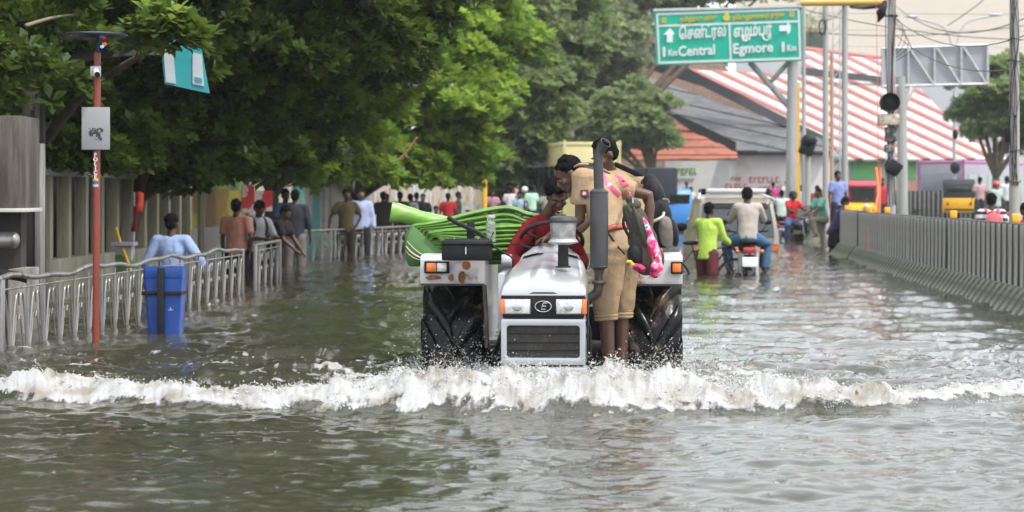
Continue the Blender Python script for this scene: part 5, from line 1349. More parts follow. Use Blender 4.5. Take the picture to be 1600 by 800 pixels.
# orange hose over the divider
s = MB(); s.tube(bez([W(1369, 262, 36.6), W(1372, 300, 36.3), W(1366, 330, 36.0), W(1359, 350, 35.6), W(1357, 385, 35.4), W(1358, 425, 35.3)], 30), .022, 8)
oh = s.build('orange_hose', mat('orange_hose', (.75, .16, .06), .5), smooth=True); tag(oh, 'orange hose hanging down over the concrete divider into the water', 'hose')
s = MB(); s.tube([W(1369, -10, 37), W(1371, 120, 37), W(1373, 330, 37)], .006, 5); o = s.build('thin_red_wire', mat('red_wire', (.6, .12, .08), .6)); tag(o, 'thin red wire hanging straight down left of the signal pole', 'wire')
s = MB(); s.cyl(W(1374, 262, 37), W(1372, 340, 37), .045); o = s.build('orange_post', mat('orange_post', (.60, .17, .05), .5)); tag(o, 'short orange post standing behind the divider left of the signal pole', 'post')
# dark lamp head left of the middle poles
d2 = thing('signal_lamp_post', 'short grey post carrying a black signal lamp behind the green sign pole', 'signal', W(1262, 335, 58).xy.to_3d() + V(0, 0, -.6))
s = MB(); s.cyl((0, 0, 0), (0, 0, 3.6), .09); s.build('post', M_POLE, d2, smooth=True, auto=.5)
c = W(1262, 228, 57.8) - d2.location; s = MB(); s.box(c, (.42, .3, .55), Matrix.Rotation(R(20), 3, 'Y')); s.ball(c + Vector((.02, -.12, .16)), (.25, .15, .2)); s.build('lamp_head', M_BLACK, d2, bevel=.05)
# near pole at the right edge
np_ = tall_pole('thick concrete pole wound with wires at the right edge', 1585, 340, 22.7, .066, m=mat('pole_concrete', (.33, .32, .30), .85, var=.15, vscale=4, bump=.3, dirt=(.2, .19, .17), dscale=3, streak=True))
def NP(px, py, dy=-.07): return W(px, py, 22.7 + dy) - np_.location
for k in range(6):
    x0 = 1578 + k * 2.6; s = MB(); s.tube(bez([NP(x0, -10), NP(1585 + 7 * math.sin(k * 2.), 60), NP(1586 - 8 * math.sin(k * 1.7), 140), NP(1583 + 6 * math.sin(k), 210), NP(1586 - 5 * math.cos(k), 290)], 30), .0035, 5); s.build('wire', M_BLACK, np_)
for y in (62, 95, 236, 284):
    s = MB(); s.tube([(NP(1585, y, 0).x + math.cos(a) * .074, math.sin(a) * .074, NP(1585, y, 0).z + .012 * math.sin(a * 2 + y)) for a in np.linspace(0, 2 * math.pi, 17)[:-1]], .005, 5, closed=True); s.build('wire_wrap', M_BLACK, np_)
s = MB(); s.ball(NP(1586, 182, -.055), (.018, .01, .018)); s.build('knot_hole', M_BLACK, np_)
s = MB(); s.box(NP(1574, 210, 0), (.05, .08, .17)); s.build('meter_box', M_BLACK, np_, bevel=.01)
# back of a second gantry sign
bs = thing('sign_back', 'grey back of a road sign with a lattice frame above the striped roof', 'road sign', W(1412, 330, 76).xy.to_3d() + V(0, 0, -.6))
def BS(px, py, dy=0): return W(px, py, 76 + dy) - bs.location
quad('board', mat('grey_sheet', (.30, .31, .33), .6, .2, var=.08, vscale=2), [BS(1377, 76), BS(1545, 70), BS(1545, 131), BS(1377, 136)], bs, .06)
for a, b_ in (((1377, 76), (1545, 70)), ((1377, 135), (1545, 131)), ((1379, 76), (1379, 136)), ((1543, 70), (1543, 131)), ((1419, 75), (1419, 134)), ((1460, 73), (1460, 133)), ((1502, 72), (1502, 132)), ((1420, 75), (1458, 132)), ((1462, 73), (1500, 132)), ((1504, 72), (1540, 130))):
    s = MB(); s.tube([BS(*a, -.1), BS(*b_, -.1)], .055, 6); s.build('frame_bar', M_GALV, bs)
s = MB(); s.tube([BS(1425, 136, -.1), BS(1412, 165, 0), BS(1404, 200, 0)], .13, 12); s.build('brace', M_POLE, bs, smooth=True); s = MB(); s.cyl((0, 0, 0), BS(1408, 120), .2); s.build('gantry_pole', M_POLE, bs, smooth=True, auto=.5)
# double-armed street lamp
sl_ = thing('street_lamp', 'slender double-armed street lamp behind the grey sign back', 'street lamp', W(1491, 330, 92).xy.to_3d() + V(0, 0, -.6))
def SL(px, py): return W(px, py, 92) - sl_.location
s = MB(); s.cyl((0, 0, 0), SL(1491, 78), .09, .06); s.build('mast', M_GALV, sl_)
s = MB(); s.tube(bez([SL(1493, 80), SL(1500, 50), SL(1515, 33), SL(1556, 24)], 14), .045, 6); s.build('arm', M_GALV, sl_); s = MB(); s.tube(bez([SL(1490, 80), SL(1480, 50), SL(1465, 38), SL(1424, 27)], 14), .045, 6); s.build('arm', M_GALV, sl_)
for x, y in ((1556, 23), (1424, 26)): s = MB(); s.ball(SL(x, y), (.35, .12, .07)); s.build('lamp_head', M_GALV, sl_, smooth=True)
s = MB(); s.ball(SL(1491, 210) + Vector((0, -.2, 0)), (.14, .1, .25)); s.build('hanging_lamp', M_BLACK, sl_, smooth=True); s = MB(); s.ball(SL(1491, 262) + Vector((0, -.2, 0)), (.25, .12, .3)); s.build('hanging_lamp', M_BLACK, sl_, smooth=True)
wires = [((1245, 12, 60), (1600, 62, 60)), ((1260, 50, 80), (1600, 40, 80)), ((1400, 30, 34), (1610, 52, 24)), ((1400, 55, 34), (1620, 100, 24)), ((1325, 2, 48), (1290, 32, 52)), ((1400, 10, 60), (1620, 20, 40)), ((1480, 40, 80), (1560, -20, 80))]
for a, b_ in wires:
    A_, B2 = W(*a), W(*b_); s = MB(); s.tube([A_.lerp(B2, t) - Vector((0, 0, .5 * 4 * t * (1 - t) * (A_ - B2).length * .06)) for t in np.linspace(0, 1, 12)], .009 * a[2] / 40, 4)
    tag(s.build('overhead_wire', M_BLACK), 'thin dark wire strung across the pale building front', 'wire', 'overhead wires at upper right')

# ------------------------------------------------------------------ buildings at the back
def plane_of(pts): a, b_, c = pts; n = (b_ - a).cross(c - a).normalized(); return a, n
def onpl(px, py, pl):
    a, n = pl; o = Vector((0, 0, CH)); d = W(px, py, 1) - o; return o + d * ((a - o).dot(n) / d.dot(n))
def clip(poly, a, b_, c):                         # keep a*x+b*y<=c
    out = []
    for i in range(len(poly)):
        p, q = poly[i], poly[(i + 1) % len(poly)]; fp, fq = a * p[0] + b_ * p[1] - c, a * q[0] + b_ * q[1] - c
        if fp <= 0: out.append(p)
        if fp * fq < 0: t = fp / (fp - fq); out.append((p[0] + t * (q[0] - p[0]), p[1] + t * (q[1] - p[1])))
    return out
def slab(name, m, poly, pl, par, th=.15, off=0):
    n_ = pl[1] * (1 if pl[1].y < 0 else -1)
    pts = [onpl(x, y, pl) + n_ * off - par.location for x, y in poly]
    s = MB(); n = len(pts); s.add(pts + [p - n_ * th for p in pts], [list(range(n)), [n + k for k in range(n)][::-1]] + [[k, (k + 1) % n, n + (k + 1) % n, n + k] for k in range(n)]); return s.build(name, m, par)
M_RW = mat('white_roof_sheet', (.43, .40, .38), .55, var=.12, vscale=1, dirt=(.42, .36, .33), dscale=.6, dthr=(.5, .75))
M_RR = mat('red_roof_sheet', (.30, .085, .07), .55, var=.18, vscale=1)
sr = thing('striped_roof_hall', 'long hall with a red and white striped sloping roof', 'building', W(1400, 330, 112).xy.to_3d() + V(0, 0, -.6))
def stripes(poly, pl, slope=.47, gap=16.5, redw=5.2, ph=0):
    ys_ = [y - slope * x for x, y in poly]; k0 = int((min(ys_)) // gap) - 1; k1 = int(max(ys_) // gap) + 1
    for k in range(k0, k1 + 1):
        c0 = k * gap + ph
        for a_, b_, nm, m, off in ((c0, c0 + gap - redw, 'white_sheet', M_RW, 0), (c0 + gap - redw, c0 + gap, 'red_sheet', M_RR, .06)):
            q = clip(clip(poly, slope, -1, -a_), -slope, 1, b_)
            if len(q) > 2: slab(nm, m, q, pl, sr, .12, off)
pl_main = plane_of([W(1290, 250, 112), W(1575, 250, 112), W(1400, 130, 124)])
stripes([(1066, 108), (1150, 112), (1262, 118), (1375, 128), (1440, 140), (1500, 205), (1578, 249), (1325, 249), (1290, 222), (1240, 196)], pl_main)
pl_up = plane_of([W(1255, 116, 124), W(1400, 128, 124), W(1300, 78, 132)])
stripes([(1253, 76), (1380, 92), (1380, 120), (1253, 106)], pl_up, .5, 15)
slab('red_ridge', M_RR, [(1253, 74), (1380, 90), (1380, 93), (1253, 78)], pl_up, sr, .2, .1)
slab('gutter', mat('dark_gutter_and_shade', (.06, .06, .065), .7), [(1253, 105), (1390, 121), (1390, 130), (1253, 117)], plane_of([W(1255, 116, 123.5), W(1400, 128, 123.5), W(1300, 78, 123.5)]), sr, .3)
slab('gutter', mat('dark_gutter_and_shade', (.06, .06, .065), .7), [(1000, 92), (1070, 104), (1245, 192), (1300, 218), (1300, 226), (1240, 204), (1100, 135), (1000, 103)], plane_of([W(1000, 92, 111), W(1245, 200, 111), W(1000, 120, 111)]), sr, .4)
pw_ = plane_of([W(1300, 250, 113), W(1600, 250, 113), W(1300, 300, 113)])
slab('wall', mat('white_wash', (.50, .48, .44), .8, var=.1), [(1290, 246), (1600, 246), (1600, 345), (1290, 345)], pw_, sr, .3)
for x0, x1 in ((1330, 1372), (1386, 1402), (1404, 1430)): slab('green_panel', mat('green_wall', (.14, .42, .13), .7, var=.12), [(x0, 252), (x1, 252), (x1, 280), (x0, 280)], pw_, sr, .1, .1)
slab('orange_panel', mat('peach_wall', (.55, .30, .20), .7), [(1375, 281), (1432, 281), (1432, 300), (1375, 300)], pw_, sr, .1, .1)
slab('eave', mat('grey_eave', (.25, .24, .23), .7), [(1290, 245), (1578, 247), (1578, 251), (1290, 250)], pw_, sr, .3, .3)
# grey-roofed shed
gs = thing('grey_roof_shed', 'low white building with a dark grey corrugated roof and red lettering on its wall', 'building', W(1200, 330, 108).xy.to_3d() + V(0, 0, -.6))
pg = plane_of([W(1150, 235, 107), W(1260, 235, 107), W(1050, 130, 120)])
M_GR = mat('grey_asbestos_roof', (.11, .11, .115), .8, var=.2, vscale=1.2, bump=.2, dirt=(.06, .06, .06), dscale=1)
pg_poly = [(955, 112), (1000, 120), (1060, 145), (1150, 178), (1245, 208), (1300, 222), (1300, 236), (1146, 236), (1146, 226), (1040, 170), (960, 150)]
for k in range(16):
    q = clip(clip([(955, 112), (1000, 116), (1245, 204), (1300, 222), (1300, 236), (1146, 236), (1040, 172), (955, 140)], .22, -1, -(-110 + k * 9.5)), -.22, 1, -110 + (k + 1) * 9.5 - .5)
    if len(q) > 2: slab('roof_sheet', M_GR, q, pg, gs, .1, .05 * (k % 2))
slab('dark_trim', M_BLACK, [(1040, 176), (1062, 180), (1150, 222), (1150, 236), (1128, 236)], plane_of([W(1040, 176, 106), W(1150, 222, 106), W(1128, 236, 106)]), gs, .3)
pwl = plane_of([W(1040, 240, 108), W(1290, 240, 108), W(1040, 300, 108)])
slab('eave_shadow_strip', mat('dark_gutter_and_shade', (.06, .06, .065), .7), [(1146, 232), (1300, 232), (1300, 242), (1146, 242)], pwl, gs, .3, .2)  # dark strip painted in as the shadow under the eave
slab('wall', mat('pinkish_white_wall', (.64, .59, .58), .8, var=.1, vscale=.8, dirt=(.45, .33, .32), dscale=.5, dthr=(.5, .7)), [(1150, 236), (1300, 236), (1300, 345), (1150, 345)], pwl, gs, .3)
slab('wall', mat('white_wall', (.62, .62, .60), .8, var=.12, vscale=.8), [(1040, 248), (1150, 248), (1150, 345), (1040, 345)], pwl, gs, .3)
rgx = random.Random(3)
M_RTX = mat('faded_red_paint', (.50, .10, .09), .8); M_GTX = mat('green_paint_text', (.16, .36, .10), .8)
def scrawl(x0, x1, yc, h, m, par, pl, n):
    x = x0
    for _ in range(n):
        w_ = (x1 - x0) / n; k = rgx.choice((0, 1, 2)); q = x + w_ * .12; e = x + w_ * .82
        P4 = [(q, yc - h / 2), (q + 1.6, yc - h / 2), (q + 1.6, yc + h / 2), (q, yc + h / 2)]
        slab('painted_letter', m, P4, pl, par, .04, .06)
        if k != 1: slab('painted_letter', m, [(q + 1.6, yc - h / 2), (e, yc - h / 2), (e, yc - h / 2 + 1.8), (q + 1.6, yc - h / 2 + 1.8)], pl, par, .04, .06)
        if k != 0: slab('painted_letter', m, [(q + 1.6, yc + h / 2 - 1.8), (e, yc + h / 2 - 1.8), (e, yc + h / 2), (q + 1.6, yc + h / 2)], pl, par, .04, .06)
        x += w_
scrawl(1142, 1158, 279, 5, M_RTX, gs, pwl, 3); scrawl(1133, 1168, 291, 8, M_RTX, gs, pwl, 5); scrawl(1170, 1218, 281, 9, M_RTX, gs, pwl, 7); scrawl(1185, 1225, 295, 8, M_RTX, gs, pwl, 6); scrawl(1160, 1185, 303, 5, M_RTX, gs, pwl, 4)
scrawl(1058, 1090, 267, 9, M_GTX, gs, pwl, 5); scrawl(1058, 1086, 281, 6, mat('grey_text', (.3, .32, .36), .8), gs, pwl, 5)
# terracotta-roofed shed
ts = thing('tiled_roof_shed', 'low shed with a faded terracotta roof in front of the grey roof', 'building', W(1080, 330, 104).xy.to_3d() + V(0, 0, -.6))
pt_ = plane_of([W(1000, 250, 102), W(1150, 247, 102), W(1045, 190, 108)])
M_TT = mat('terracotta_tiles', (.33, .11, .065), .85, var=.18, vscale=1.5, dirt=(.20, .07, .05), dscale=1.2)
poly_t = [(985, 195), (1043, 186), (1085, 208), (1130, 228), (1152, 240), (1152, 247), (1000, 251), (980, 251)]
for k in range(12):
    q = clip(clip(poly_t, 0, -1, -(183 + k * 6)), 0, 1, 183 + (k + 1) * 6 - .4)
    if len(q) > 2: slab('tile_row', M_TT, q, pt_, ts, .1, .05 * (k % 2))
# pale wall to the far left of the shed, green gable
gg = thing('green_gable_shed', 'dark teal gable end of a shed beside the left end of the green sign', 'building', W(1005, 330, 135).xy.to_3d() + V(0, 0, -.6))
pgg = plane_of([W(960, 100, 135), W(1040, 100, 135), W(960, 60, 135)])
slab('gable_wall', mat('dark_teal_sheet', (.02, .07, .085), .6, var=.12), [(962, 90), (1002, 60), (1050, 78), (1050, 116), (962, 116)], pgg, gg, 4)
slab('roof_edge', M_RW, [(950, 92), (1000, 56), (1004, 60), (956, 97)], pgg, gg, 6, .3)
slab('red_roof', M_RR, [(1000, 57), (1026, 58), (1050, 66), (1050, 78), (1004, 62)], pgg, gg, 6, .3)
slab('rust_wall', mat('rusty_wall', (.25, .17, .12), .8, var=.4), [(960, 104), (1040, 92), (1120, 92), (1190, 170), (1190, 300), (960, 300)], pgg, gg, .2, .6)
# huge cream block behind
cb = thing('cream_building', 'huge windowless cream building front rising behind the striped roof', 'building', W(1430, 330, 190).xy.to_3d() + V(0, 0, -.6))
pcb = plane_of([W(1200, 0, 190), W(1600, 0, 190), W(1200, 100, 190)])
M_CB = mat('cream_cladding', (.58, .51, .43), .8, var=.03, vscale=.3)
for k in range(9): slab('cladding_panel', M_CB, [(1150, -84 + k * 26), (1900, -79 + k * 26), (1900, -79 + (k + 1) * 26 - .6), (1150, -84 + (k + 1) * 26 - .6)], pcb, cb, .4, .02 * (k % 2))
slab('lower_wall', mat('grey_cladding', (.40, .41, .42), .8, var=.05), [(1150, 98), (1900, 98), (1900, 345), (1150, 345)], plane_of([W(1200, 0, 188), W(1600, 0, 188), W(1200, 100, 188)]), cb, .4)
wd_ = thing('roof_room', 'small rooftop block with dark glass seen between the sign and the grey poles', 'building', W(1270, 330, 150).xy.to_3d() + V(0, 0, -.6))
pwd = plane_of([W(1250, 50, 150), W(1290, 50, 150), W(1250, 80, 150)])
slab('dark_front', mat('dark_green_glass', (.05, .07, .05), .5, var=.5, vscale=2), [(1257, 50), (1287, 50), (1287, 80), (1257, 80)], pwd, wd_, 1); slab('pink_roof', mat('pink_band', (.6, .42, .38), .7), [(1255, 44), (1288, 44), (1288, 50), (1255, 50)], pwd, wd_, 1.2, .1)
s = MB(); s.box((0, 1, 5.5), (1.6, 1, 11)); s.build('lower_block', M_CB, wd_)
# grey billboard back and gate on the left of the bus
bb_ = thing('billboard', 'grey back of a small billboard on a mast in front of the pale trees', 'billboard', W(872, 330, 76).xy.to_3d() + V(0, 0, -.6))
def BB(px, py, dy=0): return W(px, py, 76 + dy) - bb_.location
quad('board', mat('slate_board', (.10, .105, .11), .7), [BB(857, 148), BB(889, 148), BB(889, 204), BB(857, 204)], bb_, .2)
s = MB(); s.cyl((0, .1, 0), BB(873, 204, .1), .1); s.build('mast', M_POLE, bb_)
for k in range(4): s = MB(); s.tube(bez([BB(845, 232 - k * 5), BB(858, 215 - k * 2), BB(875, 210 - k), BB(897, 212 - k * 2)], 12), .045, 6); s.build('curved_arm', M_GALV, bb_)
s = MB(); s.box(BB(846, 222), (.25, .2, 1.0)); s.build('lamp_box', M_WHITE, bb_, bevel=.03)
yp = thing('yellow_pole', 'slim yellow pole under the trees between the parked motorbikes', 'pole', W(757, 330, 62).xy.to_3d() + V(0, 0, -.6)); s = MB(); s.cyl((0, 0, 0), W(757, 205, 62) - yp.location, .085); s.build('shaft', M_YEL, yp, smooth=True, auto=.5)
gt_ = thing('gateway', 'orange and yellow gateway posts with a dark roof beyond the yellow pole', 'gateway', W(790, 330, 80).xy.to_3d() + V(0, 0, -.6))
def GT(px, py): return W(px, py, 80) - gt_.location
for x_, m in ((767, M_YEL), (778, mat('orange_wall', (.60, .24, .05), .7)), (789, M_YEL), (801, mat('orange_wall', (.60, .24, .05), .7)), (835, M_YEL)):
    s = MB(); s.box((GT(x_, 0).x, 0, 1.35), (.17, .2, 2.7)); s.build('post', m, gt_, bevel=.02)
s = MB(); s.prism([(GT(762, 0).x, 2.55), (GT(775, 0).x, 3.2), (GT(795, 0).x, 3.35), (GT(812, 0).x, 2.55)], -.6, .8); s.build('roof', mat('dark_blue_roof', (.03, .05, .08), .7), gt_)
s = MB(); s.box((GT(826, 0).x, .1, 1.75), (.85, .1, .8)); s.build('orange_panel', mat('orange_wall', (.60, .24, .05), .7), gt_)
s = MB(); s.box((GT(815, 0).x, .2, .7), (2.4, .1, 1.4)); s.build('low_wall', mat('cream_wall', (.42, .38, .30), .8), gt_)
poster('tall poster of pink and blue shapes above the gateway', 790, 232, 803, 270, 78, paintmat('poster_print', [(.55, .2, .22), (.35, .4, .55), (.4, .42, .45)], (2, 1), 9), yaw=0)
tk = thing('teal_kiosk', 'small teal and cream kiosk beyond the far railing', 'kiosk', W(677, 330, 66).xy.to_3d() + V(0, 0, -.6)); s = MB(); s.box((0, 0, .95), (.42, .4, 1.9)); s.build('kiosk_body', mat('cream_wall', (.42, .38, .30), .8), tk); s = MB(); s.box((0, -.02, 2.1), (.46, .44, .45)); s.build('teal_top', mat('teal_paint', (.05, .34, .32), .6), tk)
# ------------------------------------------------------------------ trees
def spray_tpl(kind):
    q = []
    if kind == 'feather':
        for i in range(7):
            t = .12 + i * .13; z = -.22 * t * t
            for sd in (-1, 1):
                L_, w_ = .34 * (1 - .35 * abs(t - .5)), .10
                b_ = np.array([t, sd * .01, z]); d = np.array([.55, sd * .8, -.25]); d /= np.linalg.norm(d); n_ = np.array([-.5 * sd, .6, 0]) * w_
                q.append([b_, b_ + d * L_ * .5 + [.05, 0, .01], b_ + d * L_, b_ + d * L_ * .5 - [.06, 0, 0]])
    else:
        for i in range(7):
            a = i * 2.4; e = .22 + .12 * i
            d = np.array([math.cos(a) * math.cos(e) + .3, math.sin(a) * math.cos(e), math.sin(e) * .8]); d /= np.linalg.norm(d)
            s_ = np.cross(d, [0, 0, 1.]); s_ /= np.linalg.norm(s_); L_, w_ = .80, .235; b_ = d * .12
            q.append([b_, b_ + d * L_ * .5 + s_ * w_ + [0, 0, .06], b_ + d * L_ - [0, 0, .05], b_ + d * L_ * .5 - s_ * w_ + [0, 0, .06]])
    return np.array(q)
TPL = {'feather': spray_tpl('feather'), 'broad': spray_tpl('broad')}
def foliage(name, lumps, m, parent, off, kind='feather', size=.36, dens=1.0, droop=.25, seed=1, clump=.34):
    g = np.random.default_rng(seed); T_ = TPL[kind]; C_, O_, S_, I_ = [], [], [], []
    for (c, r) in lumps:
        c = np.array(c); r = np.array(r if isinstance(r, (tuple, list)) else (r, r, r * .8)); rm = r.mean()
        nc_ = max(6, int(16 * (rm / .9) ** 2 * (.34 / clump) ** 1.6))
        d = g.normal(size=(nc_, 3)); d /= np.linalg.norm(d, axis=1)[:, None]
        rad = .62 + .42 * g.random(nc_); cc = c + d * r * rad[:, None]
        ct = g.random(nc_)
        per = max(6, int(28 * dens * (clump / .34) ** 1.5 * (.36 / size) ** 1.5))
        dd = g.normal(size=(nc_, per, 3)); dd /= np.linalg.norm(dd, axis=2)[..., None]; dd[..., 2] = np.where(dd[..., 2] < -.2, -dd[..., 2], dd[..., 2]) 
        p = cc[:, None] + dd * clump * (.35 + .75 * g.random((nc_, per, 1))) * ([1.15, 1.15, .6] if kind == 'feather' else [1.25, 1.25, 1.0])
        o = dd * [1, 1, .5] + d[:, None] * .5 + [0, 0, -droop] + g.normal(size=dd.shape) * .25
        C_.append(p.reshape(-1, 3)); O_.append(o.reshape(-1, 3)); S_.append((size * (.65 + .7 * g.random((nc_, per)))).ravel()); I_.append((.55 * ct[:, None] + .45 * g.random((nc_, per))).ravel())
    P_ = np.concatenate(C_) - off; X = np.concatenate(O_); S_ = np.concatenate(S_); I_ = np.concatenate(I_)
    X /= np.linalg.norm(X, axis=1)[:, None]; up = np.array([0, 0, 1.]) + g.normal(size=X.shape) * .35
    Z = up - X * (up * X).sum(1)[:, None]; Z /= np.linalg.norm(Z, axis=1)[:, None]; Y = np.cross(Z, X)
    Rm = np.stack([X, Y, Z], 2)
    vs = np.einsum('nij,qkj->nqki', Rm, T_) * S_[:, None, None, None] + P_[:, None, None, :]
    nq = len(T_) * len(P_)
    tint = np.repeat(I_, len(T_) * 4)
    o = arrmesh(name, vs.reshape(-1, 3), np.arange(nq * 4).reshape(-1, 4), m, parent, attrs={'tint': tint}); return nq
M_BARK = mat('bark', (.10, .075, .05), .9, var=.35, vscale=5, bump=.6, bscale=14)
LN = 0
def tree(label, base, lumps, m, kind='feather', size=.36, dens=1., tr=.16, seed=1, clump=.34, group='trees along the left pavement', droop=.25, name='tree'):
    global LN
    base = Vector(base); t = thing(name, label, 'tree', base, 0, group)
    L_ = [(tuple(W(*l[:3])), l[3]) if len(l) == 4 else (tuple(l[0]), l[1]) for l in lumps]
    rg_ = random.Random(seed); cen = sum((Vector(c) for c, r in L_), Vector()) / len(L_); fork = Vector((base.x * .75 + cen.x * .25, base.y * .8 + cen.y * .2, base.z + max(1.8, (cen.z - base.z) * .45)))
    s = MB(); s.tube([(0, 0, 0), ((fork - base) * .5) + Vector((.08, 0, 0)), fork - base], [tr * 1.25, tr, tr * .8], 10); s.build('trunk', M_BARK, t, smooth=True)
    for c, r in L_:
        c = Vector(c); mid = fork.lerp(c, .5) + Vector((rg_.uniform(-.3, .3), rg_.uniform(-.3, .3), .3)); rr_2 = r if not isinstance(r, (tuple, list)) else r[0]
        s = MB(); s.tube(bez([fork - base, mid - base, c - base], 8), [tr * .6 * (1 - .85 * k / 10) for k in range(11)][:len(bez([fork, mid, c], 8))], 6); s.build('limb', M_BARK, t, smooth=True)
    LN += foliage('crown', L_, m, t, np.array(base), kind, size, dens, droop, seed, clump)
    return t
LM_DARK = leafmat('leaves_dark', (.024, .050, .010), (.085, .145, .022), (.27, .38, .07), .42)
LM_MID = leafmat('leaves_mid', (.05, .11, .014), (.20, .31, .035), (.40, .54, .09), .5)
LM_BRT = leafmat('leaves_bright', (.075, .145, .022), (.22, .35, .045), (.38, .52, .10), .5)
LM_GRY = leafmat('leaves_grey_green', (.10, .15, .06), (.21, .29, .12), (.32, .40, .18), .5)
LM_FAR = leafmat('leaves_far', (.13, .17, .09), (.24, .29, .15), (.33, .38, .20), .5)
G_ = -.6
tree('dark feathery tree hanging over the police pole and bus shelter', (-6.4, 23, G_), [(40, -5, 22.6, .9), (180, 20, 23.1, 1.1), (300, 30, 23.6, 1.1), (60, 150, 22.1, .8), (140, 165, 23.6, .8), (215, 185, 24.1, .7), (105, 215, 23.1, .38), (205, 235, 23.1, .38), (265, 160, 25.1, .8), (90, 245, 21.8, .15), (150, 255, 22.2, .13), (20, 100, 21.1, .7), (60, -80, 22.6, 1.3), (220, -90, 22.6, 1.4), (255, 235, 25.1, .4), (170, 130, 24.6, .8), (262, 62, 17.9, .08), (-60, 60, 18.7, 1.2)], LM_DARK, 'broad', size=.17, dens=.62, seed=3, clump=.27)
tree('dark tree whose branches hang over the man in the blue shirt', (-5.9, 27, G_), [(390, 30, 25, 1.2), (510, 20, 26, 1.3), (640, 0, 27, 1.1), (340, 110, 25.5, .9), (430, 120, 26.5, 1.0), (330, 200, 26, .75), (400, 230, 27, .7), (470, 190, 28, .8), (350, 240, 25.5, .36), (290, 265, 25.5, .34), (410, 240, 27, .40), (560, 80, 27, .9), (400, -90, 25, 1.5), (560, -90, 27, 1.6), (470, -190, 27, 1.9), (310, 275, 25.2, .16), (445, 262, 26.5, .2), (375, 262, 25.8, .14)], LM_DARK, 'broad', size=.18, dens=.62, seed=5, clump=.29)
tree('leafy tree with bright tips behind the pedestrians at the gap in the railing', (-4.9, 37, G_), [(450, 228, 34, .65), (500, 220, 36, 1.1), (560, 190, 37, 1.1), (540, 100, 37, 1.5), (450, 120, 36, 1.4), (470, 245, 35, .45), (515, 262, 36, .36), (430, 250, 33, .3), (600, 110, 36, 1.2), (420, 200, 35, 1.1)], LM_MID, 'broad', size=.20, dens=.62, seed=8, clump=.36)
tree('bright green tree in the middle left, behind the green hose', (-4.6, 50, G_), [(600, 230, 45, 1.2), (660, 200, 46, 1.4), (640, 120, 46, 1.6), (710, 90, 47, 1.5), (620, 40, 47, 1.6), (700, 10, 48, 1.6), (745, 150, 48, 1.1), (600, 262, 44, .6), (650, 258, 45, .65), (710, 255, 46, .9), (690, 170, 45, 1.2), (565, 258, 43, .45), (730, 215, 46, .8), (770, 60, 49, 1.2)], LM_BRT, 'broad', size=.25, dens=.62, tr=.22, seed=11, clump=.46)
tree('greyish green tree left of the small billboard back', (-.5, 76, G_), [(800, 40, 74, 2.3), (850, 90, 75, 2.2), (790, 140, 74, 1.9), (840, 170, 74, 1.6), (800, 220, 74, 1.5), (770, 270, 73, 1.0), (870, 30, 78, 2.2), (735, 240, 74, 1.5), (820, 265, 76, .9)], LM_GRY, 'broad', size=.30, dens=.8, tr=.3, seed=14, clump=.62)
tree('pale distant tree right of the small billboard back', (4.5, 104, G_), [(915, 60, 102, 3.0), (932, 110, 103, 2.2), (900, 150, 102, 2.2), (955, 5, 106, 2.2), (1000, -5, 108, 1.9), (925, 190, 102, 2.0), (880, 215, 102, 1.6), (1045, -8, 108, 1.4), (1080, -14, 108, 1.3), (1120, -16, 108, 1.3), (1160, -20, 108, 1.3), (1210, -26, 108, 1.4), (850, 240, 102, 1.8)], LM_FAR, 'broad', size=.38, dens=.7, tr=.4, seed=17, clump=.8, group='trees beyond the bus')
tree('rounded grey-green tree in front of the grey and terracotta roofs', (7.4, 96, G_), [(1000, 200, 96, 1.5), (975, 165, 97, 1.4), (1020, 178, 96, 1.0), (950, 205, 97, 1.5), (1035, 215, 95.5, .7), (995, 150, 97, .9), (960, 235, 97, 1.1)], LM_GRY, 'broad', size=.28, dens=.75, tr=.25, seed=19, clump=.6, group='trees beyond the bus')
tree('bushy tree between the grey sign back and the rightmost pole', (21, 84, G_), [(1540, 150, 84, 1.3), (1575, 175, 84, 1.5), (1525, 190, 84, 1.0), (1590, 130, 85, 1.2), (1555, 205, 84, 1.0), (1610, 200, 85, 1.6), (1650, 150, 86, 2.0), (1530, 115, 84.5, .6)], LM_GRY, 'broad', size=.26, dens=.75, tr=.2, seed=21, clump=.5, group='trees on the right')
tree('spiky treetop seen above the rooftop room', (21.8, 146, 0), [(1266, 38, 146, 1.0), (1268, 30, 146, .6)], LM_FAR, size=.8, dens=.5, seed=23, clump=.4, group='trees beyond the bus')
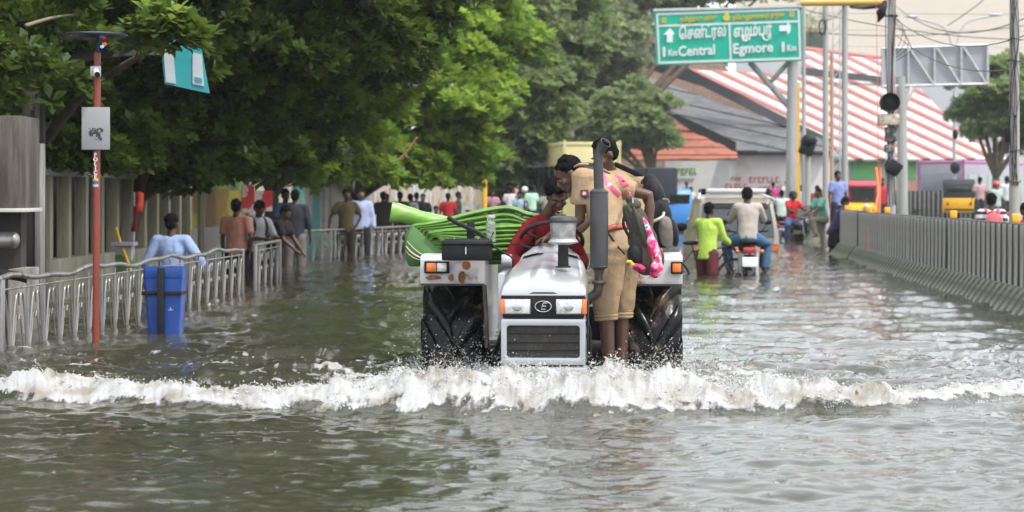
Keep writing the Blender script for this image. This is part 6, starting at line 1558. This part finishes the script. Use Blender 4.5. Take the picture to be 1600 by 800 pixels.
# the rest of the avenue: tall crowns above and behind, which shade the left side and mirror in the water
av = [(-9.5, 22, 5.5, 3.0), (-8.5, 31, 6.5, 3.4), (-8, 42, 7.0, 3.6), (-7, 54, 7.5, 3.8), (-5.5, 66, 8, 3.8), (-4, 84, 9, 4.2), (0, 112, 9, 5), (9, 140, 9.5, 5), (-4.6, 26, 6.9, 2.6), (-7.5, 15.5, 5.8, 2.4)]
for i, (x, y, z, r) in enumerate(av):
    tree(['tall dark tree above the bus shelter, mostly beyond the top edge', 'tall tree behind the boundary wall, above the blue-shirted man', 'tall tree behind the painted wall, above the gap in the railing', 'tall tree behind the painted wall, left of the bright green tree', 'tall tree behind the bright green tree', 'tall tree behind the grey-green tree', 'tall distant tree at the end of the road behind the bus', 'distant tree rising behind the left end of the green sign', 'tree crown arching over the railing above the top edge, near the blue bin', 'tree crown above the concrete kiosk, beyond the top left corner'][i], (x if i < 8 else -8.5, y, G_),
         [((x + dx * r, y + dy * r, z + dz * r), r * k * (.85 if i > 7 else 1)) for dx, dy, dz, k in ((0, 0, 0, .75), (.55, -.2, .1, .55), (-.5, .1, .2, .55), (.1, -.1, .6, .55), (.5, .3, -.45, .45), (-.3, -.4, -.5, .5), (.75, .0, .55, .4))],
         LM_DARK if i < 5 or i > 7 else LM_FAR, 'broad', size=.74, dens=.42, tr=.3, seed=30 + i, clump=.95, group='tall trees behind the left wall')
# dead and bare branches showing in the leaves
for a, c_, b_, lab in (((585, 260, 43), (625, 248, 43), (652, 214, 43), 'bare reddish branch hanging in the bright green tree'), ((40, 40, 18), (80, 28, 18.4), (118, 22, 18.8), 'bare pale branch at the top left among dark leaves'), ((620, 45, 40), (650, 38, 41), (680, 30, 42), 'short pale branch among bright leaves at the top middle')):
    s = MB(); s.tube(bez([W(*a), W(*c_), W(*b_)], 10), [.05 * a[2] / 43 * (1 - .06 * k) for k in range(12)][:len(bez([W(*a), W(*c_), W(*b_)], 10))], 7); o = s.build('bare_branch', mat('reddish_branch', (.26, .13, .07), .8) if a[2] > 42 else mat('pale_branch', (.22, .17, .11), .8), smooth=True); tag(o, lab, 'branch')
print('LEAF QUADS', LN)
# ------------------------------------------------------------------ vehicles
M_TYS = mat('dusty_tyre', (.02, .02, .02), .8)
M_BLKP = mat('black_gloss', (.01, .01, .011), .2, coat=.6)
M_REDL = mat('red_lens', (.45, .02, .02), .2, coat=.5)
def spoked(par, y, r, w_, z, spokes=16, heavy=False):
    s = MB(); s.tube([(0, y + math.cos(a) * (r - w_ / 2), z + math.sin(a) * (r - w_ / 2)) for a in np.linspace(0, 2 * math.pi, 33)[:-1]], w_ / 2, 8, closed=True); wh = s.build('wheel', M_TYS, par, smooth=True)
    s = MB(); s.tube([(0, y + math.cos(a) * (r - w_), z + math.sin(a) * (r - w_)) for a in np.linspace(0, 2 * math.pi, 33)[:-1]], .010, 6, closed=True)
    for k in range(spokes): a = 2 * math.pi * k / spokes; s.tube([(.02 * (-1) ** k, y, z), (0, y + math.cos(a) * (r - w_), z + math.sin(a) * (r - w_))], .0035 if not heavy else .012, 4, caps=False)
    s.cyl((-.05, y, z), (.05, y, z), .03); tag(s.build('rim', M_GALV, wh), kind='stuff'); return wh
def xform(loc, rz): return Matrix.Translation(Vector(loc)) @ Matrix.Rotation(rz, 4, 'Z')
def motorcycle(label, loc, rz, col=(.02, .02, .03), group='motorcycles on the flooded road', plate=True):
    """front wheel at -Y"""
    t = thing('motorcycle', label, 'motorcycle', loc, rz, group); m = mat('tank_%d_%d_%d' % tuple(int(c * 99) for c in col), col, .25, coat=.6)
    spoked(t, -.64, .30, .09, .30, 6, True); spoked(t, .62, .30, .10, .30, 6, True)
    s = MB(); s.ball((0, -.12, .82), (.14, .27, .13), 14, 10); s.build('fuel_tank', m, t, smooth=True)
    s = MB(); s.prism([(.08, .80), (.75, .86), (.78, .92), (.1, .90)], -.12, .12, 'x'); s.build('seat', M_BLACK, t, bevel=.03)
    s = MB(); s.box((0, 0, .45), (.26, .40, .32)); s.tube([(0, -.45, .9), (0, -.2, .75), (0, .1, .78), (0, .7, .76)], .03, 8); s.tube([(.14, -.1, .35), (.16, .3, .32), (.17, .75, .38)], [.03, .045, .055], 10); s.build('engine', M_GRIME, t, bevel=.02)
    for sx in (-1, 1):
        s = MB(); s.tube([(sx * .075, -.64, .30), (sx * .08, -.44, .98)], .022, 8); s.build('fork', M_CHROME, t)
        s = MB(); s.cyl((sx * .12, .62, .32), (sx * .13, .5, .72), .035); s.build('shock_absorber', M_GALV, t)
    s = MB(); s.tube([(-.36, -.30, 1.06), (-.18, -.40, 1.04), (0, -.42, 1.0), (.18, -.40, 1.04), (.36, -.30, 1.06)], .016, 8); s.build('handlebar', M_BLACK, t, smooth=True)
    for sx in (-1, 1):
        s = MB(); s.ball((sx * .36, -.36, 1.20), (.07, .02, .045)); s.cyl((sx * .26, -.36, 1.05), (sx * .35, -.36, 1.17), .007); s.build('mirror', M_BLACK, t, smooth=True)
    s = MB(); s.ball((0, -.54, .95), (.10, .08, .10)); h_ = s.build('headlight', m, t, smooth=True); s = MB(); s.ball((0, -.60, .95), (.08, .04, .08)); s.build('lens', M_LENS, h_, smooth=True)
    s = MB(); s.sheet([[(x, -.64 + math.cos(a) * .35, .3 + math.sin(a) * .35) for x in (-.06, 0, .06)] for a in np.linspace(.6, 2.6, 10)]); s.build('front_mudguard', m, t, smooth=True, solid=.008)
    s = MB(); s.sheet([[(x, .62 + math.cos(a) * .37, .3 + math.sin(a) * .40) for x in (-.08, 0, .08)] for a in np.linspace(.1, 1.9, 10)]); s.build('rear_mudguard', m, t, smooth=True, solid=.008)
    s = MB(); s.box((0, .90, .78), (.20, .05, .09)); s.build('tail_lamp', M_REDL, t, bevel=.015)
    for sx in (-1, 1): s = MB(); s.ball((sx * .19, .86, .76), (.035, .04, .03)); s.build('indicator', M_ORANGE, t, smooth=True)
    if plate: s = MB(); s.box((0, 1.0, .60), (.24, .012, .15), Matrix.Rotation(R(14), 3, 'X')); s.build('number_plate', M_WHITE, t, bevel=.004)
    return t
def rider(label, moto_loc, rz, back=0, H=1.68, **k):
    """astride a motorcycle"""
    M_ = xform(moto_loc, rz); hp_ = M_ @ Vector((0, .22 + back, .98))
    k.setdefault('la', ((.35, -.8, -.75), (.1, -1, -.15))); k.setdefault('ra', ((-.35, -.8, -.75), (-.1, -1, -.15)))
    return person(label, hp_, rz, H, lean=k.pop('lean', (0, .16)), hip=(0, 0, 0), ll=k.pop('ll', ((.62, -.85, -.30), (-.12, .25, -1))), rl=k.pop('rl', ((-.62, -.85, -.30), (.12, .25, -1))), **k)
def bicycle(label, loc, rz, roll=0):
    t = thing('bicycle', label, 'bicycle', loc, rz, 'bicycles on the flooded road'); t.rotation_euler.y = roll
    spoked(t, -.55, .34, .04, .34, 20); spoked(t, .52, .34, .04, .34, 20)
    s = MB()
    for a, b_ in (((0, -.38, .85), (0, .14, .78)), ((0, -.36, .78), (0, .0, .30)), ((0, .0, .30), (0, .16, .88)), ((0, .15, .80), (0, .52, .34)), ((0, 0, .30), (0, .52, .34)), ((0, -.36, .72), (0, -.40, .95)), ((0, -.37, .74), (0, -.55, .34))): s.tube([a, b_], .016, 8)
    s.build('frame', M_BLKP, t)
    s = MB(); s.tube([(-.27, -.28, .96), (-.1, -.38, .98), (.1, -.38, .98), (.27, -.28, .96)], .012, 8); s.build('handlebar', M_GALV, t, smooth=True)
    s = MB(); s.ball((0, .18, .92), (.09, .14, .04)); s.build('saddle', M_BLACK, t, smooth=True)
    s = MB(); s.box((0, .55, .74), (.12, .34, .015)); s.tube([(.05, .68, .73), (.05, .54, .36)], .007); s.tube([(-.05, .68, .73), (-.05, .54, .36)], .007); s.build('carrier', M_GALV, t)
    s = MB(); s.lathe((.04, 0, .3), [(.02, 0), (.09, .002), (.09, .006), (.02, .008)], 20, 'x'); s.box((.10, -.09, .22), (.08, .05, .02)); s.tube([(.05, 0, .3), (.07, -.09, .22)], .009); s.build('crank', M_GALV, t)
    return t
# champagne people carrier seen from behind
sv = thing('utility_vehicle', 'champagne coloured people carrier with a white roof rack, driving away behind the motorcycle', 'car', (4.32, 36.8, -.62), R(-2))
M_CHAMP = mat('champagne_paint', (.27, .24, .19), .3, .25, var=.06, coat=.5, dirt=(.25, .21, .16), dscale=2.5, dthr=(.5, .75))
s = MB()
prof = [(0, .28), (-.02, .55), (.0, .62), (.02, 1.08), (.26, 1.72), (.42, 1.83), (1.6, 1.87), (2.7, 1.82), (3.3, 1.25), (4.2, 1.10), (4.35, .8), (4.35, .28)]
secx = [(-.80, .06), (-.79, .02), (-.66, 0), (0, -.01), (.66, 0), (.79, .02), (.80, .06)]
rows_ = []
for x, ins in secx:
    row = []
    for y, z in prof:
        tumble = .13 * max(0, (z - 1.08) / .78); xx = x * (1 - tumble); row.append((xx, y + (ins if y < 2 else -ins), z - (.05 if abs(x) > .75 and z > 1.5 else 0)))
    rows_.append(row)
s.sheet(rows_)
for sd in (0, -1): s.add(rows_[sd], [list(range(len(prof)))])
s.build('body', M_CHAMP, sv, bevel=.03, auto=.5)
def SVQ(nm, m, pts, par=sv, th=.02): return quad(nm, m, [Vector(p) for p in pts], par, th)
SVQ('rear_window', M_GLASSD, [(-.64, .232, 1.71), (.64, .232, 1.71), (.72, -.012, 1.07), (-.72, -.012, 1.07)])
s = MB(); s.box((-.35, .12, 1.28), (.40, .04, .22)); s.build('seat_back', mat('grey_seat', (.16, .17, .18), .8), sv)
s = MB(); s.lathe((.28, .07, 1.35), [(.0, -.002), (.07, -.002), (.07, .004), (0, .004)], 16, 'y'); s.build('sticker', mat('turquoise_sticker', (.03, .40, .42), .5), sv)
SVQ('sun_band', M_BLACK, [(-.58, .215, 1.72), (.58, .215, 1.72), (.60, .175, 1.62), (-.60, .175, 1.62)])
for sx in (-1, 1):
    SVQ('tail_lamp', mat('clear_red_lamp', (.42, .36, .34), .2, coat=.6), [(sx * .70, .0, 1.22), (sx * .785, .03, 1.22), (sx * .80, .02, .93), (sx * .69, -.02, .93)][::sx]); SVQ('indicator', M_ORANGE, [(sx * .65, -.03, .90), (sx * .80, .0, .90), (sx * .80, .0, .81), (sx * .65, -.03, .81)][::sx])
    s = MB(); s.tube([(sx * .72, .25, 1.80), (sx * .60, 1.9, 1.90)], .02); s.build('roof_rail', M_WHITE, sv)
    s = MB(); s.ball((sx * .93, 2.6, 1.22), (.12, .06, .09)); s.build('wing_mirror', M_BLACK, sv, smooth=True)
    s = MB(); s.lathe((sx * .70, .75, .33), [(.2, -.10), (.33, -.10), (.34, 0), (.33, .10), (.2, .10)], 24, 'x'); s.build('wheel', M_TYS, sv)
for z_ in (1.02, .78, .66): s = MB(); s.box((0, -.035, z_), (1.30, .02, .02)); s.build('chrome_strip', M_CHROME, sv)
s = MB(); s.box((0, -.05, .50), (1.6, .14, .18)); s.build('bumper', M_CHAMP, sv, bevel=.03)
s = MB(); s.box((0, -.04, .90), (.42, .02, .11)); s.build('number_plate', M_WHITE, sv, bevel=.004)
for y in (.42, .9, 1.4): s = MB(); s.tube([(-.60, y, 1.93), (.60, y, 1.93)], .03, 8); s.build('rack_bar', M_WHITE, sv)
s = MB(); s.box((.02, .36, 1.96), (1.15, .06, .075)); s.build('rack_front', M_WHITE, sv, bevel=.015)
for sx in (-1, 1): s = MB(); s.box((sx * .62, .38, 1.94), (.09, .12, .12)); s.build('rack_foot', M_BLACK, sv, bevel=.02)
# motorcycle with two men behind it, cyclists
mloc = (3.74, 30.6, -.38)
motorcycle('black motorcycle with a white number plate carrying two men, close behind the people carrier', mloc, R(176), (.015, .012, .014))
jeans = (.06, .13, .24)
rider('man in a beige pullover and blue jeans, pillion on the motorcycle behind the people carrier', mloc, R(176), .22, shirt=(.42, .37, .33), pants=jeans, sleeve=1.9, vox=.019, group='riders', seed=1)
rider('man in blue riding the motorcycle, half hidden by his pillion passenger', mloc, R(176), -.22, H=1.66, shirt=(.10, .13, .30), pants=(.05, .06, .1), vox=.018, group='riders', head=(-.3, -1, 0), seed=2, la=((.45, -.7, -.75), (.1, -1, -.15)))
bicycle('black bicycle pushed through the water by the man in the lime shirt', (3.0, 30.3, -.42), R(96))
def PX(label, px, ytop, D, rz=0, H=1.7, **k):
    s_ = F / D; zt = CH - (ytop - HY) / s_; p = W(px, 0, D); k.setdefault('vox', .022 if D < 40 else .032); k.setdefault('skin', M_SKIN2 if k.pop('lt', 0) else M_SKIN)
    return person(label, (p.x, D, zt - H * 1.0), R(rz), H, **k)
def bag_on(label, j, t, col, k=1.0, nm='backpack'):
    """simple rucksack on someone's back"""
    Q = j['Q']; b_ = thing(nm, label, 'backpack', t.matrix_basis @ Q(0, .16, .28), t.rotation_euler.z)
    m = cloth('bag%d_%d_%d' % tuple(int(c * 99) for c in col), col)
    s = MB(); s.ball((0, 0, 0), (.15, .09, .20)); s.ball((0, .07, -.07), (.11, .06, .10)); blob('bag_body', s, .02, m, b_, 2)
    for sx in (-1, 1): s = MB(); s.tube(bez([(sx * .08, -.02, .17), (sx * .09, -.12, .24), (sx * .10, -.24, .20), (sx * .11, -.30, .06), (sx * .12, -.2, -.10)], 10), .018, 6); s.build('strap', m, b_)
PX('cyclist in a lime green shirt and maroon shorts wading beside his bicycle', 1105, 317, 30, 150, 1.66, shirt=(.42, .60, .10), pants=(.10, .025, .03), sleeve=1.7, leg=.46, lean=(.0, .12), la=((.15, -.5, -.9), (-.1, -1, -.2)), ra=((-.2, -.4, -1), (-.2, -.8, -.5)), ll=((.1, -.25, -1), (.0, .2, -1)), rl=((-.1, .2, -1), (-.1, .5, -1)), hlen=2.2, vox=.018)
# left side
PX('grey-haired man in a light blue shirt holding the railing behind the blue bin', 268, 335, 22.6, 176, 1.70, shirt=(.25, .34, .55), pants=(.015, .015, .02), sleeve=1.75, hair='short', tuck=True, width=1.1, la=((.5, .1, -1), (.15, -.4, -1)), ra=((-.62, .15, -.78), (-.45, -.25, -.85)), head=(-.1, -1, -.1), vox=.015, wr=.006, smat=cloth('light_blue', (.27, .36, .58)), seed=4)
PX('man in a salmon pink T-shirt and black trousers walking away along the railing', 369, 312, 29.6, 168, 1.76, shirt=(.60, .27, .19), pants=(.012, .012, .014), sleeve=.75, la=((.15, .1, -1), (0, -.2, -1)), ra=((-.3, .15, -1), (.15, -.1, -1)), vox=.018)
t_, j_ = PX('man in a grey shirt with a dark backpack, wading through the railing gap', 398, 314, 29.8, 40, 1.72, shirt=(.33, .33, .33), pants=(.015, .015, .02), sleeve=1.1, leg=.5, lean=(.02, .16), head=(.2, -1, -.7), la=((.2, -.4, -.9), (-.4, -.9, .1)), ra=((-.2, -.35, -1), (.5, -.8, .0)), vox=.018)
bag_on('dark blue backpack on the man wading through the railing gap', j_, t_, (.02, .025, .04))
PX('man in a black T-shirt leaning over beside the wading man in grey', 428, 318, 31, 70, 1.66, shirt=(.014, .013, .014), pants=(.012, .012, .014), lean=(0, .35), head=(0, -1, -.6), la=((0, -.5, -1), (0, -.6, -.8)), ra=((0, -.4, -1), (0, -.8, -.6)), vox=.019)
PX('man in a blue shirt standing behind the black-shirted men near the far railing', 446, 296, 36, 30, 1.74, shirt=(.07, .12, .25), pants=(.02, .02, .03))
PX('man in a dark checked shirt standing with his back turned by the far railing', 461, 297, 34, 185, 1.74, shirt=(.03, .035, .045), pants=(.15, .13, .13), sleeve=1.4, vox=.019)
PX('man in an olive brown shirt with hands on hips, left of the light blue shirt', 541, 296, 39, 20, 1.72, shirt=(.13, .10, .05), pants=(.05, .04, .03), la=((.5, .1, -.8), (-.4, -.3, -.6)), ra=((-.5, .1, -.8), (-.2, -.1, -1)))
PX('man in a pale blue long-sleeved shirt facing the road behind the far railing', 564, 295, 40, 10, 1.74, shirt=(.36, .42, .62), pants=(.02, .02, .03), sleeve=1.9, lt=1)
crowd = [('man in a dark jacket in the shade at the start of the crowd', 598, 300, 46, (.06, .05, .04), 170), ('person in an indigo top beside the trees left of the hose end', 603, 303, 47, (.05, .06, .15), 20), ('man in a black shirt just above the loose hose end', 626, 300, 50, (.02, .02, .025), 200),
         ('man in a white and dark top above the loose hose end', 640, 303, 52, (.35, .33, .32), 150), ('person in black beside the teal kiosk', 661, 303, 55, (.012, .012, .015), 0), ('man in a dark grey shirt left of the red shirt in the crowd', 650, 301, 56, (.03, .03, .035), 160),
         ('person in an orange top sitting low in the crowd', 681, 322, 56, (.60, .16, .08), 10), ('man in a bright red shirt in the crowd above the green hose', 700, 302, 56, (.36, .02, .025), 180), ('man in a dark green shirt right of the red shirt in the crowd', 714, 300, 58, (.03, .05, .04), 90),
         ('person in a pink patterned top behind the yellow pole', 770, 297, 68, (.45, .22, .26), 0), ('man in a white T-shirt with dark straps riding above the glass bottle', 797, 292, 66, (.55, .53, .55), 180), ('man in a mint green shirt on a motorbike left of the driver', 831, 290, 62, (.36, .55, .42), 200), ('person in a pale blue shirt beside the mint green shirt', 811, 300, 66, (.30, .42, .52), 0), ('man in a faded grey green shirt by the front of the cream bus', 853, 296, 68, (.30, .36, .30), 0)]
for lab, px, yt, D, c_, rz in crowd: PX(lab, px, yt, D, rz, 1.68, shirt=c_, pants=(.03, .03, .05), group='people along the far left side of the road', lean=(0, .08), seed=px)
for lab, px, D, rz, c_ in (('blue motorbike parked right of the red shirt', 728, 54, 60, (.04, .14, .26)), ('dark motorbike with a shiny lamp parked above the green hose', 742, 58, 20, (.03, .03, .04)), ('motorbike ridden by the man in white above the glass bottle', 797, 66, 180, (.02, .02, .03)), ('motorbike ridden by the man in mint green', 828, 62.5, 190, (.05, .05, .06))):
    motorcycle(lab, (*W(px, 0, D).xy, -.42), R(rz), c_, 'motorbikes along the far left side of the road')
s = MB(); s.ball((0, 0, 0), (.10, .10, .10)); o = s.build('white_helmet', M_WHITE, smooth=True); o.location = W(820, 296, 61); tag(o, 'white helmet held up beside the mint green shirt', 'helmet')
# right of the road
m1 = (*W(1243, 0, 52).xy, -.40); motorcycle('dark motorcycle with headlight facing, ridden by the man in the red shirt', m1, R(25), (.02, .02, .02))
rider('rider in a red shirt and black helmet beside the divider', m1, R(25), 0, shirt=(.50, .02, .03), pants=(.06, .10, .22), vox=.022, helmet=M_BLACK, group='riders')
m2 = (*W(1221, 0, 58).xy, -.35); motorcycle('motorcycle carrying the man in the pale mint shirt away from the camera', m2, R(175), (.05, .02, .02))
rider('man in a pale mint shirt riding away right of the people carrier', m2, R(175), 0, shirt=(.46, .54, .48), pants=(.03, .03, .03), vox=.022, group='riders')
m3 = (*W(1206, 0, 62).xy, -.35); motorcycle('motorcycle seen between the people carrier and the mint shirt', m3, R(10), (.03, .03, .08))
rider('rider in dark blue between the people carrier and the mint shirt', m3, R(10), 0, shirt=(.05, .06, .12), pants=(.03, .03, .03), vox=.026, group='riders')
for lab, px, yt, D, c_, rz in (('person in a magenta shirt standing beyond the people carrier', 1208, 285, 78, (.45, .05, .20), 180), ('person in a white shirt beyond the riders near the white wall', 1229, 283, 84, (.6, .58, .6), 0), ('person in pale blue behind the big sign pole', 1252, 290, 80, (.40, .48, .60), 0), ('person in dark clothes by the gate of the white wall', 1073, 285, 86, (.10, .09, .10), 0), ('person in pale clothes by the white wall left of the people carrier', 1080, 292, 84, (.5, .47, .42), 30), ('person in tan clothes by the white wall left of the people carrier', 1094, 296, 80, (.40, .34, .22), 0), ('person in a rust red shirt behind the grey poles', 1277, 290, 62, (.22, .05, .04), 0)):
    PX(lab, px, yt, D, rz, 1.68, shirt=c_, pants=(.04, .04, .05) if 'pale clothes' not in lab else (.5, .48, .45), group='people in front of the white wall')
PX('man in a teal green shirt with one leg up climbing the divider', 1287, 293, 47.5, -60, 1.68, shirt=(.16, .42, .32), pants=(.22, .20, .15), lean=(0, .3), ll=((-.1, -1, .0), (.1, .3, -1)), rl=((0, .1, -1), (0, .2, -1)), la=((0, -.6, -.8), (0, -.8, -.3)), ra=((0, -.5, -.8), (0, -.9, -.4)), vox=.02)
PX('man in a purple T-shirt and black shorts leaning on the divider', 1302, 305, 40.2, 78, 1.62, shirt=(.06, .035, .10), pants=(.015, .015, .015), leg=.42, lean=(0, .45), head=(0, -1, -.5), la=((0, -.8, -.7), (0, -.9, -.5)), ra=((0, -.7, -.8), (0, -.9, -.6)), ll=((.05, .12, -1), (0, .15, -1)), rl=((-.05, -.15, -1), (0, .1, -1)), vox=.02, hlen=2)
PX('man in a lavender blue shirt standing behind the grey pole at the divider', 1309, 268, 47, 20, 1.70, shirt=(.20, .24, .48), pants=(.03, .03, .04), vox=.02)
t_, j_ = PX('boy in a black and white striped T-shirt behind the divider, seen from behind', 1549, 303, 27.6, 180, 1.55, shirt=(.5, .5, .5), pants=(.03, .03, .04), vox=.014, smat=(lambda: None)() or mat('striped_cloth', (.55, .55, .55), .85))
nt = MATS['striped_cloth'].node_tree; b = nt.nodes['Principled BSDF']; wv = nt.nodes.new('ShaderNodeTexWave'); wv.bands_direction = 'Z'; wv.inputs['Scale'].default_value = 3.2; wv.inputs['Distortion'].default_value = .6
tc = nt.nodes.new('ShaderNodeTexCoord'); nt.links.new(tc.outputs['Object'], wv.inputs[0]); cr = nt.nodes.new('ShaderNodeValToRGB'); cr.color_ramp.interpolation = 'CONSTANT'; cr.color_ramp.elements[0].color = (.03, .03, .04, 1); cr.color_ramp.elements[1].color = (.62, .62, .62, 1); cr.color_ramp.elements[1].position = .45
nt.links.new(wv.outputs[0], cr.inputs[0]); nt.links.new(cr.outputs[0], b.inputs['Base Color'])
bag_on('coral pink backpack on the boy in the striped T-shirt', j_, t_, (.62, .12, .14))
PX('person in a dark red top at the right edge beside the thick pole', 1603, 318, 26.5, 20, 1.6, shirt=(.30, .02, .03), pants=(.02, .02, .03))
for lab, px, yt, D, c_, rz, hl in (('rider in a pink top beside the purple bus', 1531, 277, 66, (.42, .28, .28), 180, None), ('rider in a grey green shirt and a red cap beside the purple bus', 1557, 284, 62, (.34, .42, .40), 200, M_REDL), ('man in white beside the thick pole at the right', 1573, 276, 64, (.52, .52, .52), 180, None), ('rider in a red shirt between the two poles on the far road', 1379, 279, 60, (.42, .03, .05), 0, None)):
    PX(lab, px, yt, D, rz, 1.68, shirt=c_, pants=(.05, .05, .06), group='people on the far carriageway', helmet=hl)
for lab, px, D, rz, z in (('motorbike with a round headlight behind the divider, left of the signal pole', 1347, 47, 20, -.35), ('dark scooter behind the divider, right of the signal pole', 1411, 50, 70, -.35), ('motorbike under the rider in the red cap', 1556, 62, 190, -.1)): motorcycle(lab, (*W(px, 0, D).xy, z), R(rz), (.03, .03, .04), 'motorbikes on the far carriageway')
rd = MB(); rd.add([(8.3, 18, -.06), (60, 18, -.06), (60, 108, -.06), (12.5, 108, -.06)], [[0, 1, 2, 3]]); tag(rd.build('far_carriageway', mat('wet_road', (.16, .16, .16), .25, var=.2, vscale=.6)), kind='structure')
def auto_rickshaw(label, loc, rz, top=(.02, .02, .022), low=(.80, .42, .01)):
    t = thing('autorickshaw', label, 'autorickshaw', loc, rz, 'autorickshaws on the far carriageway'); m = mat('auto_%d' % int(low[0] * 99), low, .4, var=.08); mt = mat('auto_top_%d' % int(top[0] * 99), top, .7)
    s = MB(); s.prism([(1.25, .35), (1.3, .95), (-.75, .95), (-1.2, .85), (-1.35, .4)], -.65, .65, 'x'); s.build('body', m, t, bevel=.05)
    s = MB(); s.prism([(1.28, .96), (1.18, 1.55), (1.0, 1.72), (-.5, 1.74), (-.85, 1.6), (-.82, 1.5), (.2, 1.5), (.2, .96)], -.64, .64, 'x'); s.build('canopy', mt, t, bevel=.05)
    s = MB(); s.box((0, 1.26, 1.30), (1.0, .03, .22), Matrix.Rotation(R(-9), 3, 'X')); s.build('rear_window', M_GLASSD, t, bevel=.02)
    for sx in (-1, 1):
        s = MB(); s.box((sx * .46, 1.30, .72), (.10, .03, .14)); s.build('tail_lamp', M_REDL, t, bevel=.01)
        s = MB(); s.lathe((sx * .55, .85, .25), [(.12, -.06), (.25, -.06), (.25, .06), (.12, .06)], 18, 'x'); s.build('wheel', M_TYS, t); s = MB(); s.tube([(sx * .6, -.7, .9), (sx * .6, -.72, 1.6)], .03); s.build('pillar', mt, t)
    s = MB(); s.box((0, 1.29, .48), (1.2, .05, .06)); s.build('bumper', M_BLACK, t); s = MB(); s.lathe((0, -1.1, .25), [(.12, -.05), (.25, -.05), (.25, .05), (.12, .05)], 18, 'x'); s.build('wheel', M_TYS, t)
    s = MB(); s.box((0, -.82, 1.25), (1.05, .03, .5), Matrix.Rotation(R(12), 3, 'X')); s.build('windscreen', M_GLASSD, t); s = MB(); s.ball((0, -1.3, .8), (.13, .08, .13)); s.build('headlight', M_LENS, t, smooth=True)
    return t
auto_rickshaw('yellow autorickshaw with a black canopy, seen from behind beyond the divider', (*W(1498, 0, 80).xy, .18), R(168))
auto_rickshaw('autorickshaw with a red top facing the camera between the grey poles', (*W(1352, 0, 70).xy, .02), R(-8), (.42, .05, .07), (.80, .42, .02))
def bus(label, loc, rz, col, trim, L_=8, Wd=2.3, H=2.9, group=None, front_dark=True):
    t = thing('bus', label, 'bus', loc, rz, group); m = mat('bus_%d_%d' % (int(col[0] * 99), int(col[1] * 99)), col, .4, var=.08, vscale=1); mt = mat('bus_trim_%d_%d' % (int(trim[0] * 99), int(trim[2] * 99)), trim, .5)
    s = MB(); s.box((0, L_ / 2, H / 2 + .3), (Wd, L_, H - .3)); s.build('body', m, t, bevel=.12)
    s = MB(); s.box((0, -.012, H * .62 + .15), (Wd * .84, .05, H * .36)); s.build('windscreen', M_GLASSD if front_dark else mat('hazy_glass', (.22, .23, .27), .25), t, bevel=.03)
    s = MB(); s.box((0, L_ / 2, H + .11), (Wd + .06, L_ + .06, .16)); s.build('roof_band', mt, t, bevel=.05); s = MB(); s.box((0, -.02, .95), (Wd, .06, .14)); s.build('trim_band', mt, t)
    for sx in (-1, 1):
        for k in range(int(L_ / 1.1)): s = MB(); s.box((sx * (Wd / 2 + .005), .9 + k * 1.1, H * .62 + .15), (.03, .9, H * .30)); s.build('window', mat('pale_bus_glass', (.28, .34, .32), .15) if not front_dark else M_GLASSD, t)
        s = MB(); s.box((sx * (Wd / 2 - .05), -.01, H / 2 + .4), (.10, .06, H - .3)); s.build('corner_trim', mt, t)
        s = MB(); s.ball((sx * Wd * .38, -.02, .78), (.13, .05, .10)); s.build('headlight', M_LENS, t, smooth=True)
        for y in (1.4, L_ - 1.6): s = MB(); s.lathe((sx * (Wd / 2 - .1), y, .45), [(.2, -.12), (.45, -.12), (.45, .12), (.2, .12)], 20, 'x'); s.build('wheel', M_TYS, t)
    return t
bus('cream yellow bus facing the camera behind the two policemen', (*W(925, 0, 70).xy, -.55), R(10), (.60, .53, .26), (.55, .50, .22), 9, 2.15, 3.55)
bus('purple and white bus crossing behind the yellow autorickshaw', (*W(1470, 0, 94).xy, .0), R(-38), (.30, .29, .33), (.42, .14, .32), 7, 2.5, 2.75, None, False)
tk2 = thing('blue_truck', 'blue truck cab with a dark canvas hood beside the standing policemen', 'truck', (*W(1045, 0, 66).xy, -.5), R(8))
M_TB = mat('blue_truck_paint', (.02, .17, .48), .4, var=.12)
s = MB(); s.prism([(-.2, .5), (-.2, 1.2), (.15, 1.95), (1.6, 2.0), (1.6, .5)], -.15, .85, 'x'); s.build('cab', M_TB, tk2, bevel=.06)
s = MB(); s.box((.35, -.1, 1.55), (.7, .05, .5), Matrix.Rotation(R(24), 3, 'X')); s.build('windscreen', M_GLASSD, tk2); s = MB(); s.box((-.25, 1.2, 1.75), (1.1, 2.6, 1.9)); s.build('canvas_hood', mat('dark_canvas', (.02, .022, .035), .8), tk2, bevel=.08)
s = MB(); s.box((.35, -.22, .6), (1.0, .15, .22)); s.build('bumper', M_BLACK, tk2, bevel=.03)
for x, y in ((.75, .4), (-.3, .4), (.7, 2.3)): s = MB(); s.lathe((x, y, .42), [(.15, -.11), (.42, -.11), (.42, .11), (.15, .11)], 20, 'x'); s.build('wheel', M_TYS, tk2)
s = MB(); s.ball((.70, -.22, .9), (.11, .05, .11)); s.build('headlight', M_LENS, tk2, smooth=True)
s = MB(); s.box((4, 98, 19), (110, 206, 40)); hz = s.build('haze', None) if False else None
hm = bpy.data.materials.new('haze'); hm.use_nodes = True; nt = hm.node_tree; nt.nodes.clear()
pv = nt.nodes.new('ShaderNodeVolumePrincipled'); pv.inputs['Color'].default_value = (.86, .88, .9, 1); pv.inputs['Density'].default_value = .00045; pv.inputs['Anisotropy'].default_value = .2
oo = nt.nodes.new('ShaderNodeOutputMaterial'); nt.links.new(pv.outputs[0], oo.inputs['Volume'])
tag(s.build('haze', hm), kind='stuff')
